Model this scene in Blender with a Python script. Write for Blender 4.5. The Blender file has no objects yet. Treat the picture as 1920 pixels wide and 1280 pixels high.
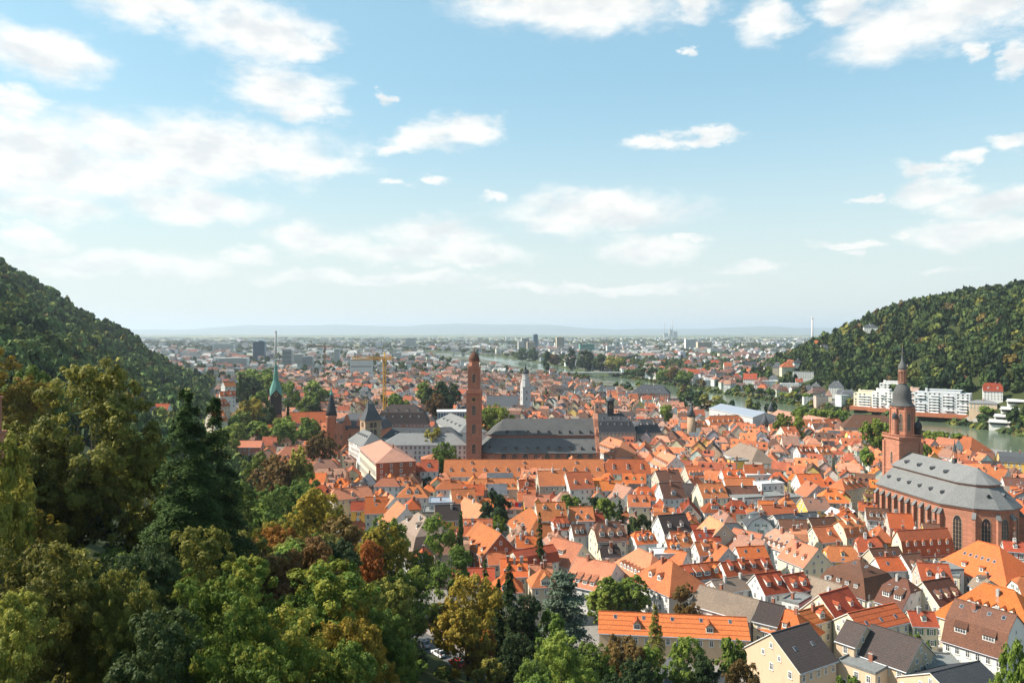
import bpy, math, random
import numpy as np
from math import radians, sin, cos, tan, pi, atan2, sqrt, hypot
random.seed(7)
RNG = np.random.default_rng(11)
scene = bpy.context.scene
COL = scene.collection
# ------------------------------------------------------------------ camera
F = 1434.0      # focal length in photo pixels (photo 1920 wide)
H = 90.0        # eye height over the old town
HY = 622.0      # eye level row
cam_d = bpy.data.cameras.new('camera')
cam_d.sensor_width = 36.0
cam_d.lens = 36.0 * F / 1920.0
cam_d.shift_y = -(640.0 - HY) / 1920.0
cam_d.clip_start = 0.5
cam_d.clip_end = 90000.0
cam = bpy.data.objects.new('camera', cam_d)
cam.location = (0, 0, H)
cam.rotation_euler = (radians(90), 0, 0)
COL.objects.link(cam)
scene.camera = cam
def P(px, py, z):
    Y = F * (H - z) / (py - HY)
    return ((px - 960.0) / F * Y, Y)
def PYz(px, py, Y):
    return ((px - 960.0) / F * Y, Y, H - (py - HY) / F * Y)
# ------------------------------------------------------------------ light
SUN_AZ, SUN_EL = radians(-89), radians(43)      # azimuth from +Y towards +X
sdir = (sin(SUN_AZ) * cos(SUN_EL), cos(SUN_AZ) * cos(SUN_EL), sin(SUN_EL))
sl = bpy.data.lights.new('sun', 'SUN')
sl.energy = 5.0
sl.angle = radians(0.53)
sl.color = (1.0, 0.94, 0.84)
so = bpy.data.objects.new('sun', sl)
import mathutils
so.rotation_euler = mathutils.Vector(sdir).to_track_quat('Z', 'Y').to_euler()
so.location = (-300, 100, 400)
COL.objects.link(so)
scene.view_settings.view_transform = 'Standard'
scene.view_settings.look = 'None'
scene.view_settings.exposure = 0.80
scene.view_settings.gamma = 1.0
scene.render.engine = 'CYCLES'
scene.cycles.max_bounces = 5
scene.cycles.diffuse_bounces = 2
scene.cycles.glossy_bounces = 2
scene.cycles.transmission_bounces = 2
scene.cycles.volume_bounces = 0
scene.cycles.transparent_max_bounces = 4
scene.cycles.use_denoising = True
scene.cycles.sample_clamp_indirect = 4.0
# ------------------------------------------------------------------ node helper
class NT:
    def __init__(s, tree):
        s.t = tree; s.n = tree.nodes; s.l = tree.links
    def node(s, typ, **kw):
        x = s.n.new(typ)
        for k, v in kw.items():
            setattr(x, k, v)
        return x
    def put(s, sock, val):
        if hasattr(val, 'is_linked') or isinstance(val, bpy.types.NodeSocket):
            s.l.new(val, sock)
        else:
            sock.default_value = val
    def math(s, op, a, b=None, c=None, clamp=False):
        x = s.node('ShaderNodeMath', operation=op); x.use_clamp = clamp
        s.put(x.inputs[0], a)
        if b is not None: s.put(x.inputs[1], b)
        if c is not None: s.put(x.inputs[2], c)
        return x.outputs[0]
    def vmath(s, op, a, b=None, out=0):
        x = s.node('ShaderNodeVectorMath', operation=op)
        s.put(x.inputs[0], a)
        if b is not None: s.put(x.inputs[1], b)
        return x.outputs[out]
    def noise(s, vec, scale, detail=2, rough=0.5, dist=0.0):
        x = s.node('ShaderNodeTexNoise')
        s.put(x.inputs['Vector'], vec)
        x.inputs['Scale'].default_value = scale; x.inputs['Detail'].default_value = detail
        x.inputs['Roughness'].default_value = rough; x.inputs['Distortion'].default_value = dist
        return x
    def mix(s, fac, a, b, blend='MIX'):
        x = s.node('ShaderNodeMix', data_type='RGBA'); x.blend_type = blend
        s.put(x.inputs[0], fac); s.put(x.inputs[6], a); s.put(x.inputs[7], b)
        return x.outputs[2]
    def ramp(s, fac, stops):
        x = s.node('ShaderNodeValToRGB')
        s.put(x.inputs[0], fac)
        e = x.color_ramp.elements
        while len(e) < len(stops): e.new(0.5)
        for i, (p, c) in enumerate(stops):
            e[i].position = p; e[i].color = (c[0], c[1], c[2], 1) if len(c) == 3 else c
        return x.outputs[0]
    def maprange(s, v, a, b, c=0.0, d=1.0, smooth=True):
        x = s.node('ShaderNodeMapRange'); x.interpolation_type = 'SMOOTHSTEP' if smooth else 'LINEAR'
        s.put(x.inputs[0], v)
        for i, q in enumerate((a, b, c, d)): s.put(x.inputs[i + 1], q)
        return x.outputs[0]
# ------------------------------------------------------------------ sky
world = bpy.data.worlds.new('World')
scene.world = world
world.use_nodes = True
W_ = NT(world.node_tree)
W_.n.clear()
wo = W_.node('ShaderNodeOutputWorld')
bg = W_.node('ShaderNodeBackground')
bg.inputs[1].default_value = 0.097
sky = W_.node('ShaderNodeTexSky', sky_type='NISHITA')
sky.sun_disc = False
sky.sun_elevation = SUN_EL
sky.sun_rotation = SUN_AZ
sky.altitude = 200
sky.air_density = 1.1
sky.dust_density = 1.6
sky.ozone_density = 1.2
tc = W_.node('ShaderNodeTexCoord')
sep = W_.node('ShaderNodeSeparateXYZ')
W_.l.new(tc.outputs['Generated'], sep.inputs[0])
az = W_.math('ARCTAN2', sep.outputs[0], sep.outputs[1])
el = W_.math('ARCSINE', sep.outputs[2])
cmb = W_.node('ShaderNodeCombineXYZ')
W_.l.new(az, cmb.inputs[0]); W_.l.new(W_.math('MULTIPLY', el, 2.1), cmb.inputs[1])
cmb.inputs[2].default_value = 3.3
warp = W_.noise(cmb.outputs[0], 16.0, 7, 0.60)
warp2 = W_.noise(cmb.outputs[0], 5.0, 3, 0.5)
cc = W_.node('ShaderNodeCombineXYZ')
W_.l.new(az, cc.inputs[0]); W_.l.new(el, cc.inputs[1])
wv = W_.noise(cmb.outputs[0], 13.0, 7, 0.62)
wsub = W_.vmath('SUBTRACT', wv.outputs['Color'], (0.5, 0.5, 0.5))
wmul = W_.vmath('MULTIPLY', wsub, (0.12, 0.062, 0.0))
ccw = W_.vmath('ADD', cc.outputs[0], wmul)
CL = [(470,58,150,58),(310,15,150,42),(560,88,62,24),(60,100,150,46),(20,190,75,30),(525,165,112,48),(575,205,66,22),
 (390,275,330,62),(50,290,210,88),(610,310,92,24),(180,325,270,42),(240,250,130,38),(370,390,135,30),(90,395,105,28),(80,450,62,20),
 (600,452,95,32),(470,486,52,16),(240,497,280,26),(820,440,118,32),(790,476,220,24),(905,492,60,9),(795,258,66,38),(880,238,66,28),(760,280,50,14),
 (745,347,38,12),(820,341,24,12),(722,183,18,13),(920,372,26,11),(1070,15,225,48),(920,0,60,20),(1430,32,62,38),(1290,5,70,26),(1590,20,70,30),
 (1700,50,160,52),(1850,12,130,40),(1910,105,30,40),(1825,100,30,20),(1287,101,12,12),(1240,264,55,15),(1310,257,62,14),(1120,400,185,42),(1030,412,90,26),
 (1215,470,92,28),(1420,498,85,12),(1610,370,30,9),(1585,460,66,11),(1590,481,22,8),(1750,316,56,17),(1748,358,88,28),(1870,380,95,28),
 (1810,437,120,28),(1895,430,60,30),(1697,441,24,11),(1810,288,34,12),(1900,268,46,18),(1795,507,46,7),(1300,450,50,9),(700,520,260,14),(1100,540,260,9)]
cur = None
for (cx, cy, rx, ry) in CL:
    x = (cx - 960) / F; z = (HY - cy) / F
    a = atan2(x, 1.0); e = math.atan(z / sqrt(1 + x * x)); k = 1.0 / sqrt(1 + x * x)
    m = W_.node('ShaderNodeMapping', vector_type='TEXTURE')
    W_.l.new(ccw, m.inputs[0])
    m.inputs['Location'].default_value = (a, e, 0)
    m.inputs['Scale'].default_value = (rx / F * k * k, ry / F * k, 1)
    ln = W_.vmath('LENGTH', m.outputs[0], out=1)
    cur = ln if cur is None else W_.math('MINIMUM', cur, ln)
body = W_.math('SUBTRACT', 1.0, cur)
n1 = W_.math('MULTIPLY', W_.math('SUBTRACT', warp.outputs[0], 0.5), 1.3)
n2 = W_.math('MULTIPLY', W_.math('SUBTRACT', warp2.outputs[0], 0.5), 0.6)
dens = W_.math('ADD', W_.math('ADD', W_.math('MAXIMUM', body, -0.8), n1), n2)
mask = W_.math('MULTIPLY', W_.maprange(dens, -0.30, 0.68, 0.0, 0.96), W_.maprange(el, 0.02, 0.20, 0.72, 1.0))
# shading of the cloud body: brighter where the density falls off towards the sun
sh = W_.node('ShaderNodeVectorMath', operation='ADD')
W_.l.new(cmb.outputs[0], sh.inputs[0]); sh.inputs[1].default_value = (-0.012, 0.045, 0)
warp3 = W_.noise(sh.outputs[0], 16.0, 4, 0.55)
dl = W_.math('SUBTRACT', warp.outputs[0], warp3.outputs[0])
lit = W_.math('ADD', W_.math('ADD', W_.math('MULTIPLY', dl, 3.2), 0.95), W_.math('MULTIPLY', dens, -0.55), clamp=True)
ccol = W_.mix(lit, (5.0, 5.2, 5.3, 1), (6.6, 6.5, 6.2, 1))
hz = W_.maprange(el, 0.0, 0.38, 1.0, 0.0)
hz2 = W_.math('POWER', hz, 1.6)
skyc = W_.mix(1.0, sky.outputs[0], (1.02, 1.30, 1.12, 1), 'MULTIPLY')
skyc = W_.mix(0.5, skyc, (2.35, 3.95, 5.2, 1))
skyc = W_.mix(W_.math('MULTIPLY', hz2, 0.86), skyc, (5.15, 5.38, 5.12, 1))
W_.l.new(W_.mix(mask, skyc, ccol), bg.inputs[0])
W_.l.new(bg.outputs[0], wo.inputs[0])
world.cycles.sampling_method = 'MANUAL'
world.cycles.sample_map_resolution = 512
# ------------------------------------------------------------------ materials
MATS = {}
def newmat(name):
    m = bpy.data.materials.new(name); m.use_nodes = True
    t = NT(m.node_tree)
    b = [x for x in m.node_tree.nodes if x.type == 'BSDF_PRINCIPLED'][0]
    MATS[name] = m
    return m, t, b
def c4(c): return (c[0], c[1], c[2], 1.0)
def vary(t, col, amt=0.25, hue=0.0, mid=1.0):
    oi = t.node('ShaderNodeObjectInfo')
    hs = t.node('ShaderNodeHueSaturation')
    t.put(hs.inputs['Value'], t.math('ADD', t.math('MULTIPLY', oi.outputs['Random'], amt), mid - amt / 2))
    if hue: t.put(hs.inputs['Hue'], t.math('ADD', t.math('MULTIPLY', t.math('FRACT', t.math('MULTIPLY', oi.outputs['Random'], 7.3)), hue), 0.5 - hue / 2))
    t.put(hs.inputs['Color'], col)
    return hs.outputs[0]
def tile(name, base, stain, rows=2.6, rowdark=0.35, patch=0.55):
    m, t, b = newmat(name)
    g = t.node('ShaderNodeNewGeometry'); pos = g.outputs['Position']
    sp = t.node('ShaderNodeSeparateXYZ'); t.l.new(pos, sp.inputs[0])
    fr = t.math('FRACT', t.math('MULTIPLY', sp.outputs[2], rows))
    big = t.noise(pos, 0.28, 4, 0.6)
    st = t.node('ShaderNodeMapping'); t.l.new(pos, st.inputs[0]); st.inputs['Scale'].default_value = (1.6, 1.6, 0.22)
    streak = t.noise(st.outputs[0], 1.0, 3, 0.6)
    fine = t.noise(pos, 4.5, 2, 0.6)
    f1 = t.maprange(t.math('ADD', t.math('MULTIPLY', big.outputs[0], 0.55), t.math('MULTIPLY', streak.outputs[0], 0.45)), 0.44, 0.68, 0.0, patch)
    c = t.mix(f1, c4(base), c4(stain))
    wide = t.noise(pos, 0.11, 3, 0.6)
    c = t.mix(t.maprange(wide.outputs[0], 0.5, 0.7, 0.0, 0.45), c, c4([q * 0.62 + 0.02 for q in base]))
    soot = t.noise(pos, 1.6, 4, 0.7)
    c = t.mix(t.maprange(soot.outputs[0], 0.56, 0.72, 0.0, 0.5), c, c4([0.35 * q + 0.03 for q in stain]))
    k = t.maprange(fine.outputs[0], 0.3, 0.7, 0.70, 1.22)
    c = t.mix(1.0, c, t.mix(0.0, (1, 1, 1, 1), (1, 1, 1, 1)), 'MULTIPLY')
    hs = t.node('ShaderNodeHueSaturation'); t.put(hs.inputs['Color'], c)
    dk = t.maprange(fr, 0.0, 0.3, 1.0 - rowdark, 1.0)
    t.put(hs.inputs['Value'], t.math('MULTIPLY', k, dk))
    t.put(b.inputs['Base Color'], vary(t, hs.outputs[0], 0.5, 0.014, 0.93))
    b.inputs['Roughness'].default_value = 0.85
    b.inputs['Specular IOR Level'].default_value = 0.12
    bp = t.node('ShaderNodeBump'); bp.inputs['Strength'].default_value = 0.5; bp.inputs['Distance'].default_value = 0.08
    t.put(bp.inputs['Height'], t.math('ADD', fr, t.math('MULTIPLY', fine.outputs[0], 0.6)))
    t.l.new(bp.outputs[0], b.inputs['Normal'])
    return m
def plaster(name, base, dirt=(0.25, 0.22, 0.18), amt=0.35, var=0.10, scale=0.5):
    m, t, b = newmat(name)
    g = t.node('ShaderNodeNewGeometry'); pos = g.outputs['Position']
    mp = t.node('ShaderNodeMapping'); t.l.new(pos, mp.inputs[0]); mp.inputs['Scale'].default_value = (1, 1, 0.35)
    n = t.noise(mp.outputs[0], scale, 5, 0.62)
    fine = t.noise(pos, 5.0, 2, 0.6)
    c = t.mix(t.maprange(n.outputs[0], 0.5, 0.78, 0.0, amt), c4(base), c4(dirt))
    c = t.mix(t.maprange(fine.outputs[0], 0.3, 0.75, 0.0, 0.10), c, c4(dirt))
    t.put(b.inputs['Base Color'], vary(t, c, var))
    b.inputs['Roughness'].default_value = 0.9
    b.inputs['Specular IOR Level'].default_value = 0.15
    return m
def stone(name, base, dark, sx=0.9, sz=0.45, mort=0.02):
    m, t, b = newmat(name)
    g = t.node('ShaderNodeNewGeometry'); pos = g.outputs['Position']
    sp = t.node('ShaderNodeSeparateXYZ'); t.l.new(pos, sp.inputs[0])
    cb = t.node('ShaderNodeCombineXYZ'); t.put(cb.inputs[0], t.math('ADD', sp.outputs[0], sp.outputs[1])); t.put(cb.inputs[1], sp.outputs[2])
    br = t.node('ShaderNodeTexBrick'); t.l.new(cb.outputs[0], br.inputs['Vector'])
    br.inputs['Scale'].default_value = 1.0; br.inputs['Brick Width'].default_value = sx; br.inputs['Row Height'].default_value = sz
    br.inputs['Mortar Size'].default_value = mort
    br.inputs['Color1'].default_value = c4(base); br.inputs['Color2'].default_value = c4([x * 0.72 for x in base]); br.inputs['Mortar'].default_value = c4([x * 0.6 + 0.02 for x in base])
    n = t.noise(pos, 0.35, 5, 0.65)
    c = t.mix(t.maprange(n.outputs[0], 0.42, 0.7, 0.0, 0.65), br.outputs[0], c4(dark))
    t.put(b.inputs['Base Color'], vary(t, c, 0.1))
    b.inputs['Roughness'].default_value = 0.92
    b.inputs['Specular IOR Level'].default_value = 0.1
    return m
def plain(name, base, rough=0.6, metal=0.0, spec=0.4, nz=0.15):
    m, t, b = newmat(name)
    tcn = t.node('ShaderNodeTexCoord')
    n = t.noise(tcn.outputs['Object'], 1.3, 4, 0.6)
    c = t.mix(t.maprange(n.outputs[0], 0.35, 0.75, 0.0, nz), c4(base), c4([x * 0.35 for x in base]))
    t.put(b.inputs['Base Color'], c)
    b.inputs['Roughness'].default_value = rough; b.inputs['Metallic'].default_value = metal
    b.inputs['Specular IOR Level'].default_value = spec
    return m
# roofs
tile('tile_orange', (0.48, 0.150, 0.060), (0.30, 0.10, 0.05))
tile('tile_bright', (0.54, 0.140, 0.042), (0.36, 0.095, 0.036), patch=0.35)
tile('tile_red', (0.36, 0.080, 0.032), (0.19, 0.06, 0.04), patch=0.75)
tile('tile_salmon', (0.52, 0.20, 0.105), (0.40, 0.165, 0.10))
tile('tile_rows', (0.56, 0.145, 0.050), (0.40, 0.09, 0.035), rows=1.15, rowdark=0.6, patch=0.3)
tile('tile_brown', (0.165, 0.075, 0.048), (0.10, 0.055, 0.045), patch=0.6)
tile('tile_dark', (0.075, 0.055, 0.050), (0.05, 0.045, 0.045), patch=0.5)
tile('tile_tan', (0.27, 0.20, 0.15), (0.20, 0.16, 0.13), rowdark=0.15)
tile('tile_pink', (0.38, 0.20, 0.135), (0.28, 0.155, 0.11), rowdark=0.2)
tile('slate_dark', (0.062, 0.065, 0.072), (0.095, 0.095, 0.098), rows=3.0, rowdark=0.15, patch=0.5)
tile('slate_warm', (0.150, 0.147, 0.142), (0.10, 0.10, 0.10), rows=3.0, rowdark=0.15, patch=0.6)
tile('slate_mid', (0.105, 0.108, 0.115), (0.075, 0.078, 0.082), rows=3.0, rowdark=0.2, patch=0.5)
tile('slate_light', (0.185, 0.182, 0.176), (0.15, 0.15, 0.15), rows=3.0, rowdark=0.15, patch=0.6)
tile('copper', (0.15, 0.33, 0.26), (0.07, 0.17, 0.14), rows=0.6, rowdark=0.1, patch=0.8)
ROOFWORD = {'tile_orange': 'orange', 'tile_bright': 'bright orange', 'tile_red': 'weathered red', 'tile_salmon': 'pale salmon', 'tile_rows': 'striped orange',
            'tile_brown': 'brown', 'tile_dark': 'dark brown', 'tile_tan': 'tan', 'tile_pink': 'pinkish', 'slate_dark': 'black slate', 'slate_mid': 'grey slate',
            'slate_light': 'pale grey', 'copper': 'green copper', 'flat_grey': 'flat grey', 'flat_white': 'flat pale', 'zinc': 'grey metal'}
# walls
plaster('white', (0.66, 0.64, 0.60)); plaster('cream', (0.66, 0.58, 0.42)); plaster('shaded_white', (0.50, 0.51, 0.52)); plaster('beige', (0.52, 0.43, 0.32))  # the apartment white carries a bluish shade in its colour
plaster('grey', (0.44, 0.43, 0.42)); plaster('yellow', (0.72, 0.42, 0.09)); plaster('pink', (0.58, 0.40, 0.32)); plaster('peach', (0.62, 0.45, 0.30))
stone('brick', (0.46, 0.16, 0.08), (0.24, 0.085, 0.055), 0.5, 0.2, 0.015)
stone('redstone', (0.50, 0.215, 0.135), (0.30, 0.145, 0.10)); stone('palestone', (0.50, 0.34, 0.22), (0.33, 0.22, 0.15))
WALLWORD = {'shaded_white': 'white', 'white': 'white', 'cream': 'cream', 'beige': 'beige', 'grey': 'grey', 'yellow': 'yellow', 'pink': 'pink', 'peach': 'peach', 'brick': 'red brick',
            'redstone': 'red sandstone', 'palestone': 'pale sandstone'}
plain('trim', (0.72, 0.69, 0.63), 0.6); plain('frame', (0.75, 0.74, 0.72), 0.5); plain('chimney_brick', (0.33, 0.13, 0.08), 0.9, nz=0.6)
plain('flat_grey', (0.20, 0.20, 0.19), 0.9, nz=0.5); plain('flat_white', (0.55, 0.54, 0.52), 0.8, nz=0.3); plain('zinc', (0.33, 0.35, 0.40), 0.45, 0.3, nz=0.3)
plain('bark', (0.075, 0.055, 0.04), 0.95, nz=0.6); plain('crane_yellow', (0.75, 0.40, 0.05), 0.5, nz=0.15); plain('concrete', (0.42, 0.40, 0.37), 0.9, nz=0.4)
plain('shutter_green', (0.06, 0.14, 0.09), 0.6); plain('shutter_red', (0.28, 0.07, 0.05), 0.6); plain('black', (0.02, 0.02, 0.022), 0.5); plain('gold', (0.6, 0.42, 0.12), 0.35, 0.7)
plain('verdigris', (0.10, 0.30, 0.24), 0.6, nz=0.5); plain('white_paint', (0.8, 0.8, 0.79), 0.35, nz=0.05); plain('red_paint', (0.55, 0.012, 0.012), 0.3, nz=0.05)
plain('silver_paint', (0.38, 0.36, 0.38), 0.3, 0.4, nz=0.05); plain('rubber', (0.02, 0.02, 0.02), 0.9); plain('wood', (0.24, 0.13, 0.07), 0.8, nz=0.5)
plain('blue_tarp', (0.06, 0.17, 0.42), 0.5, nz=0.3); plain('white_sheet', (0.8, 0.8, 0.8), 0.6, nz=0.1); plain('red_cloth', (0.7, 0.03, 0.03), 0.6)
plain('bluegrey', (0.07, 0.13, 0.20), 0.3, nz=0.2)
def mk_glass():
    m, t, b = newmat('glass')
    oi = t.node('ShaderNodeObjectInfo')
    t.put(b.inputs['Base Color'], t.mix(oi.outputs['Random'], (0.02, 0.024, 0.03, 1), (0.09, 0.085, 0.08, 1)))
    b.inputs['Roughness'].default_value = 0.12; b.inputs['Specular IOR Level'].default_value = 0.6
    return m
mk_glass()
# foliage: colour per leaf clump from a face attribute, species colour from the material
def leafmat(name, c0, c1, c2, transl=0.3):
    m, t, b = newmat(name)
    at = t.node('ShaderNodeAttribute'); at.attribute_name = 'tint'
    oi = t.node('ShaderNodeObjectInfo')
    f = t.math('ADD', t.math('MULTIPLY', at.outputs['Fac'], 0.75), t.math('MULTIPLY', oi.outputs['Random'], 0.25))
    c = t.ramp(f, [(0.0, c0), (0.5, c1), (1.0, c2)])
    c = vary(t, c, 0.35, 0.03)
    t.put(b.inputs['Base Color'], c); b.inputs['Roughness'].default_value = 0.6; b.inputs['Specular IOR Level'].default_value = 0.03 if 'conifer' in name else 0.14
    tr = t.node('ShaderNodeBsdfTranslucent'); hs = t.node('ShaderNodeHueSaturation'); t.put(hs.inputs['Color'], c); hs.inputs['Value'].default_value = 1.3
    t.l.new(hs.outputs[0], tr.inputs[0])
    mx = t.node('ShaderNodeMixShader'); mx.inputs[0].default_value = transl
    t.l.new(b.outputs[0], mx.inputs[1]); t.l.new(tr.outputs[0], mx.inputs[2])
    o = [x for x in m.node_tree.nodes if x.type == 'OUTPUT_MATERIAL'][0]
    t.l.new(mx.outputs[0], o.inputs[0])
    return m
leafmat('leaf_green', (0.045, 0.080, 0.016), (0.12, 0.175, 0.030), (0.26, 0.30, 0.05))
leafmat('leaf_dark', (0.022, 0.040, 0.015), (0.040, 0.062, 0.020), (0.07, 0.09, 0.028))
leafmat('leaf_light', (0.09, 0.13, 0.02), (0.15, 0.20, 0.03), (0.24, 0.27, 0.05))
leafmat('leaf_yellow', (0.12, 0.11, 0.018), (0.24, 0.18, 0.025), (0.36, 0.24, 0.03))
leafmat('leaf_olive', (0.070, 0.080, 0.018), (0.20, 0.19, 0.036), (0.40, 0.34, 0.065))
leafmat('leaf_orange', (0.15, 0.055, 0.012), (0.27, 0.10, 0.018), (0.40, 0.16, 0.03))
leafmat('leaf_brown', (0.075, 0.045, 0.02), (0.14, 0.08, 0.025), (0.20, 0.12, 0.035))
leafmat('leaf_conifer', (0.014, 0.027, 0.010), (0.032, 0.054, 0.016), (0.085, 0.11, 0.032), 0.1)  # palest tone paints yellow-green highlights onto the boughs
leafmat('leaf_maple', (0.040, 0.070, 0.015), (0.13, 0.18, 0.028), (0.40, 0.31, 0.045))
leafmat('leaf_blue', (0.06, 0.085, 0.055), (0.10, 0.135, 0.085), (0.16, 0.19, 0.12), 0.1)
LEAFWORD = {'leaf_maple': 'green and gold', 'leaf_green': 'green', 'leaf_dark': 'dark green', 'leaf_light': 'light green', 'leaf_yellow': 'yellowing', 'leaf_olive': 'olive green', 'leaf_orange': 'orange autumn',
            'leaf_brown': 'brown-leaved', 'leaf_conifer': 'dark evergreen', 'leaf_blue': 'blue-green'}
def colattr(name, rough=0.85, noise_amt=0.25, scale=0.3, transl=0.0):
    m, t, b = newmat(name)
    at = t.node('ShaderNodeAttribute'); at.attribute_name = 'col'
    g = t.node('ShaderNodeNewGeometry')
    n = t.noise(g.outputs['Position'], scale, 3, 0.6)
    hs = t.node('ShaderNodeHueSaturation'); t.put(hs.inputs['Color'], at.outputs['Color'])
    t.put(hs.inputs['Value'], t.maprange(n.outputs[0], 0.3, 0.7, 1 - noise_amt, 1 + noise_amt))
    t.put(b.inputs['Base Color'], hs.outputs[0]); b.inputs['Roughness'].default_value = rough; b.inputs['Specular IOR Level'].default_value = 0.05
    return m
colattr('forest_leaves', 0.85, 0.3, 0.25); colattr('town_mix', 0.85, 0.15, 0.4)
# ------------------------------------------------------------------ mesh helpers
class MB:
    def __init__(s): s.v = []; s.f = []; s.m = []
    def poly(s, pts, m=0):
        i = len(s.v); s.v.extend(pts); s.f.append(tuple(range(i, i + len(pts)))); s.m.append(m)
    def add(s, vs, fs, m=0):
        i = len(s.v); s.v.extend(vs)
        for f in fs: s.f.append(tuple(a + i for a in f)); s.m.append(m)
    def box(s, cx, cy, z0, sx, sy, h, m=0, a=0.0, taper=1.0):
        ca, sa = cos(a), sin(a); vs = []
        for z, k in ((z0, 1.0), (z0 + h, taper)):
            for x, y in ((-1, -1), (1, -1), (1, 1), (-1, 1)):
                x *= sx / 2 * k; y *= sy / 2 * k
                vs.append((cx + x * ca - y * sa, cy + x * sa + y * ca, z))
        s.add(vs, [(3, 2, 1, 0), (4, 5, 6, 7), (0, 1, 5, 4), (1, 2, 6, 5), (2, 3, 7, 6), (3, 0, 4, 7)], m)
    def loft(s, prof, n=8, cx=0, cy=0, m=0, a=0.0, cap=True, sy=1.0):
        rings = []
        for (r, z) in prof:
            rings.append([(cx + r * cos(a + 2 * pi * k / n), cy + sy * r * sin(a + 2 * pi * k / n), z) for k in range(n)])
        vs = [p for r in rings for p in r]; fs = []
        for i in range(len(prof) - 1):
            for k in range(n):
                k2 = (k + 1) % n
                fs.append((i * n + k, i * n + k2, (i + 1) * n + k2, (i + 1) * n + k))
        if cap:
            fs.append(tuple(reversed(range(n)))); fs.append(tuple(range((len(prof) - 1) * n, len(prof) * n)))
        s.add(vs, fs, m)
    def tube(s, p, q, r, m=0, n=5, r2=None):
        p = mathutils.Vector(p); q = mathutils.Vector(q); d = (q - p)
        if d.length < 1e-6: return
        u = d.orthogonal().normalized(); w = d.normalized().cross(u); r2 = r if r2 is None else r2
        vs = [tuple(p + (u * cos(2 * pi * k / n) + w * sin(2 * pi * k / n)) * r) for k in range(n)] + \
             [tuple(q + (u * cos(2 * pi * k / n) + w * sin(2 * pi * k / n)) * r2) for k in range(n)]
        s.add(vs, [(k, (k + 1) % n, n + (k + 1) % n, n + k) for k in range(n)] + [tuple(reversed(range(n))), tuple(range(n, 2 * n))], m)
    def shell(s, faces, t=0.25, m=0, mu=None):
        """faces: lists of 3D points (top surface); adds thickness straight down"""
        key = {}; V = []; Fs = []
        def vid(p):
            k = (round(p[0], 3), round(p[1], 3), round(p[2], 3))
            if k not in key: key[k] = len(V); V.append(tuple(p))
            return key[k]
        for f in faces: Fs.append([vid(p) for p in f])
        ed = {}
        for f in Fs:
            for i in range(len(f)):
                ed[(f[i], f[(i + 1) % len(f)])] = 1
        n = len(V); vs = V + [(p[0], p[1], p[2] - t) for p in V]
        s.add(vs, [tuple(f) for f in Fs], m)
        s.add(vs, [tuple(n + i for i in reversed(f)) for f in Fs] + [(b, a, n + a, n + b) for (a, b) in ed if (b, a) not in ed], m if mu is None else mu)
    def mesh(s, name, mats, smooth=False):
        me = bpy.data.meshes.new(name)
        me.from_pydata(s.v, [], s.f)
        for q in mats: me.materials.append(MATS[q])
        if len(mats) > 1: me.polygons.foreach_set('material_index', s.m)
        if smooth: me.polygons.foreach_set('use_smooth', [True] * len(me.polygons))
        me.update()
        return me
    def build(s, name, mats, parent=None, smooth=False, loc=(0, 0, 0), rz=0.0):
        return ob(name, s.mesh(name, mats, smooth), parent, loc, rz)
def ob(name, me, parent=None, loc=(0, 0, 0), rz=0.0, sc=None):
    o = bpy.data.objects.new(name, me)
    o.location = loc; o.rotation_euler = (0, 0, rz)
    if sc: o.scale = sc if isinstance(sc, tuple) else (sc, sc, sc)
    if parent: o.parent = parent
    COL.objects.link(o)
    return o
def thing(name, loc, rz=0.0, label=None, cat=None, group=None):
    o = ob(name, None, None, loc, rz)
    o.empty_display_size = 1.0
    return tag(o, label, cat, group)
def tag(o, label=None, cat=None, group=None, kind=None):
    if label: o['label'] = label
    if cat: o['category'] = cat
    if group: o['group'] = group
    if kind: o['kind'] = kind
    return o
def npmesh(name, V, Q, mat, attr=None, col=None):
    me = bpy.data.meshes.new(name)
    n, k = Q.shape
    me.vertices.add(len(V)); me.vertices.foreach_set('co', V.astype(np.float32).ravel())
    me.loops.add(n * k); me.loops.foreach_set('vertex_index', Q.astype(np.int32).ravel())
    me.polygons.add(n); me.polygons.foreach_set('loop_start', np.arange(0, n * k, k, dtype=np.int32))
    if attr is not None:
        a = me.attributes.new('tint', 'FLOAT', 'FACE'); a.data.foreach_set('value', attr.astype(np.float32))
    if col is not None:
        a = me.attributes.new('col', 'FLOAT_COLOR', 'FACE')
        c = np.ones((n, 4), np.float32); c[:, :3] = col; a.data.foreach_set('color', c.ravel())
    me.update(calc_edges=True); me.materials.append(MATS[mat])
    return me
# ------------------------------------------------------------------ terrain
def seg_dist(px, py, poly):
    """signed distance to an open polyline, positive on its left side; vectorised"""
    px = np.asarray(px, float); py = np.asarray(py, float)
    best = np.full(px.shape, 1e18); sg = np.ones(px.shape)
    for (a, b) in zip(poly[:-1], poly[1:]):
        dx, dy = b[0] - a[0], b[1] - a[1]; L2 = dx * dx + dy * dy
        t = np.clip(((px - a[0]) * dx + (py - a[1]) * dy) / L2, 0, 1)
        qx, qy = px - (a[0] + t * dx), py - (a[1] + t * dy)
        d = qx * qx + qy * qy
        s = np.sign(dx * (py - a[1]) - dy * (px - a[0])); s = np.where(s == 0, 1, s)
        m = d < best - 1e-9
        best = np.where(m, d, best); sg = np.where(m, s, sg)
    return np.sqrt(best) * sg
FOOT_L = [(90, 20), (62, 110), (40, 170), (-20, 240), (-75, 330), (-140, 430), (-205, 560), (-290, 760), (-395, 1000), (-480, 1250), (-640, 1450), (-950, 1650), (-1600, 1900)]
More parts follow.
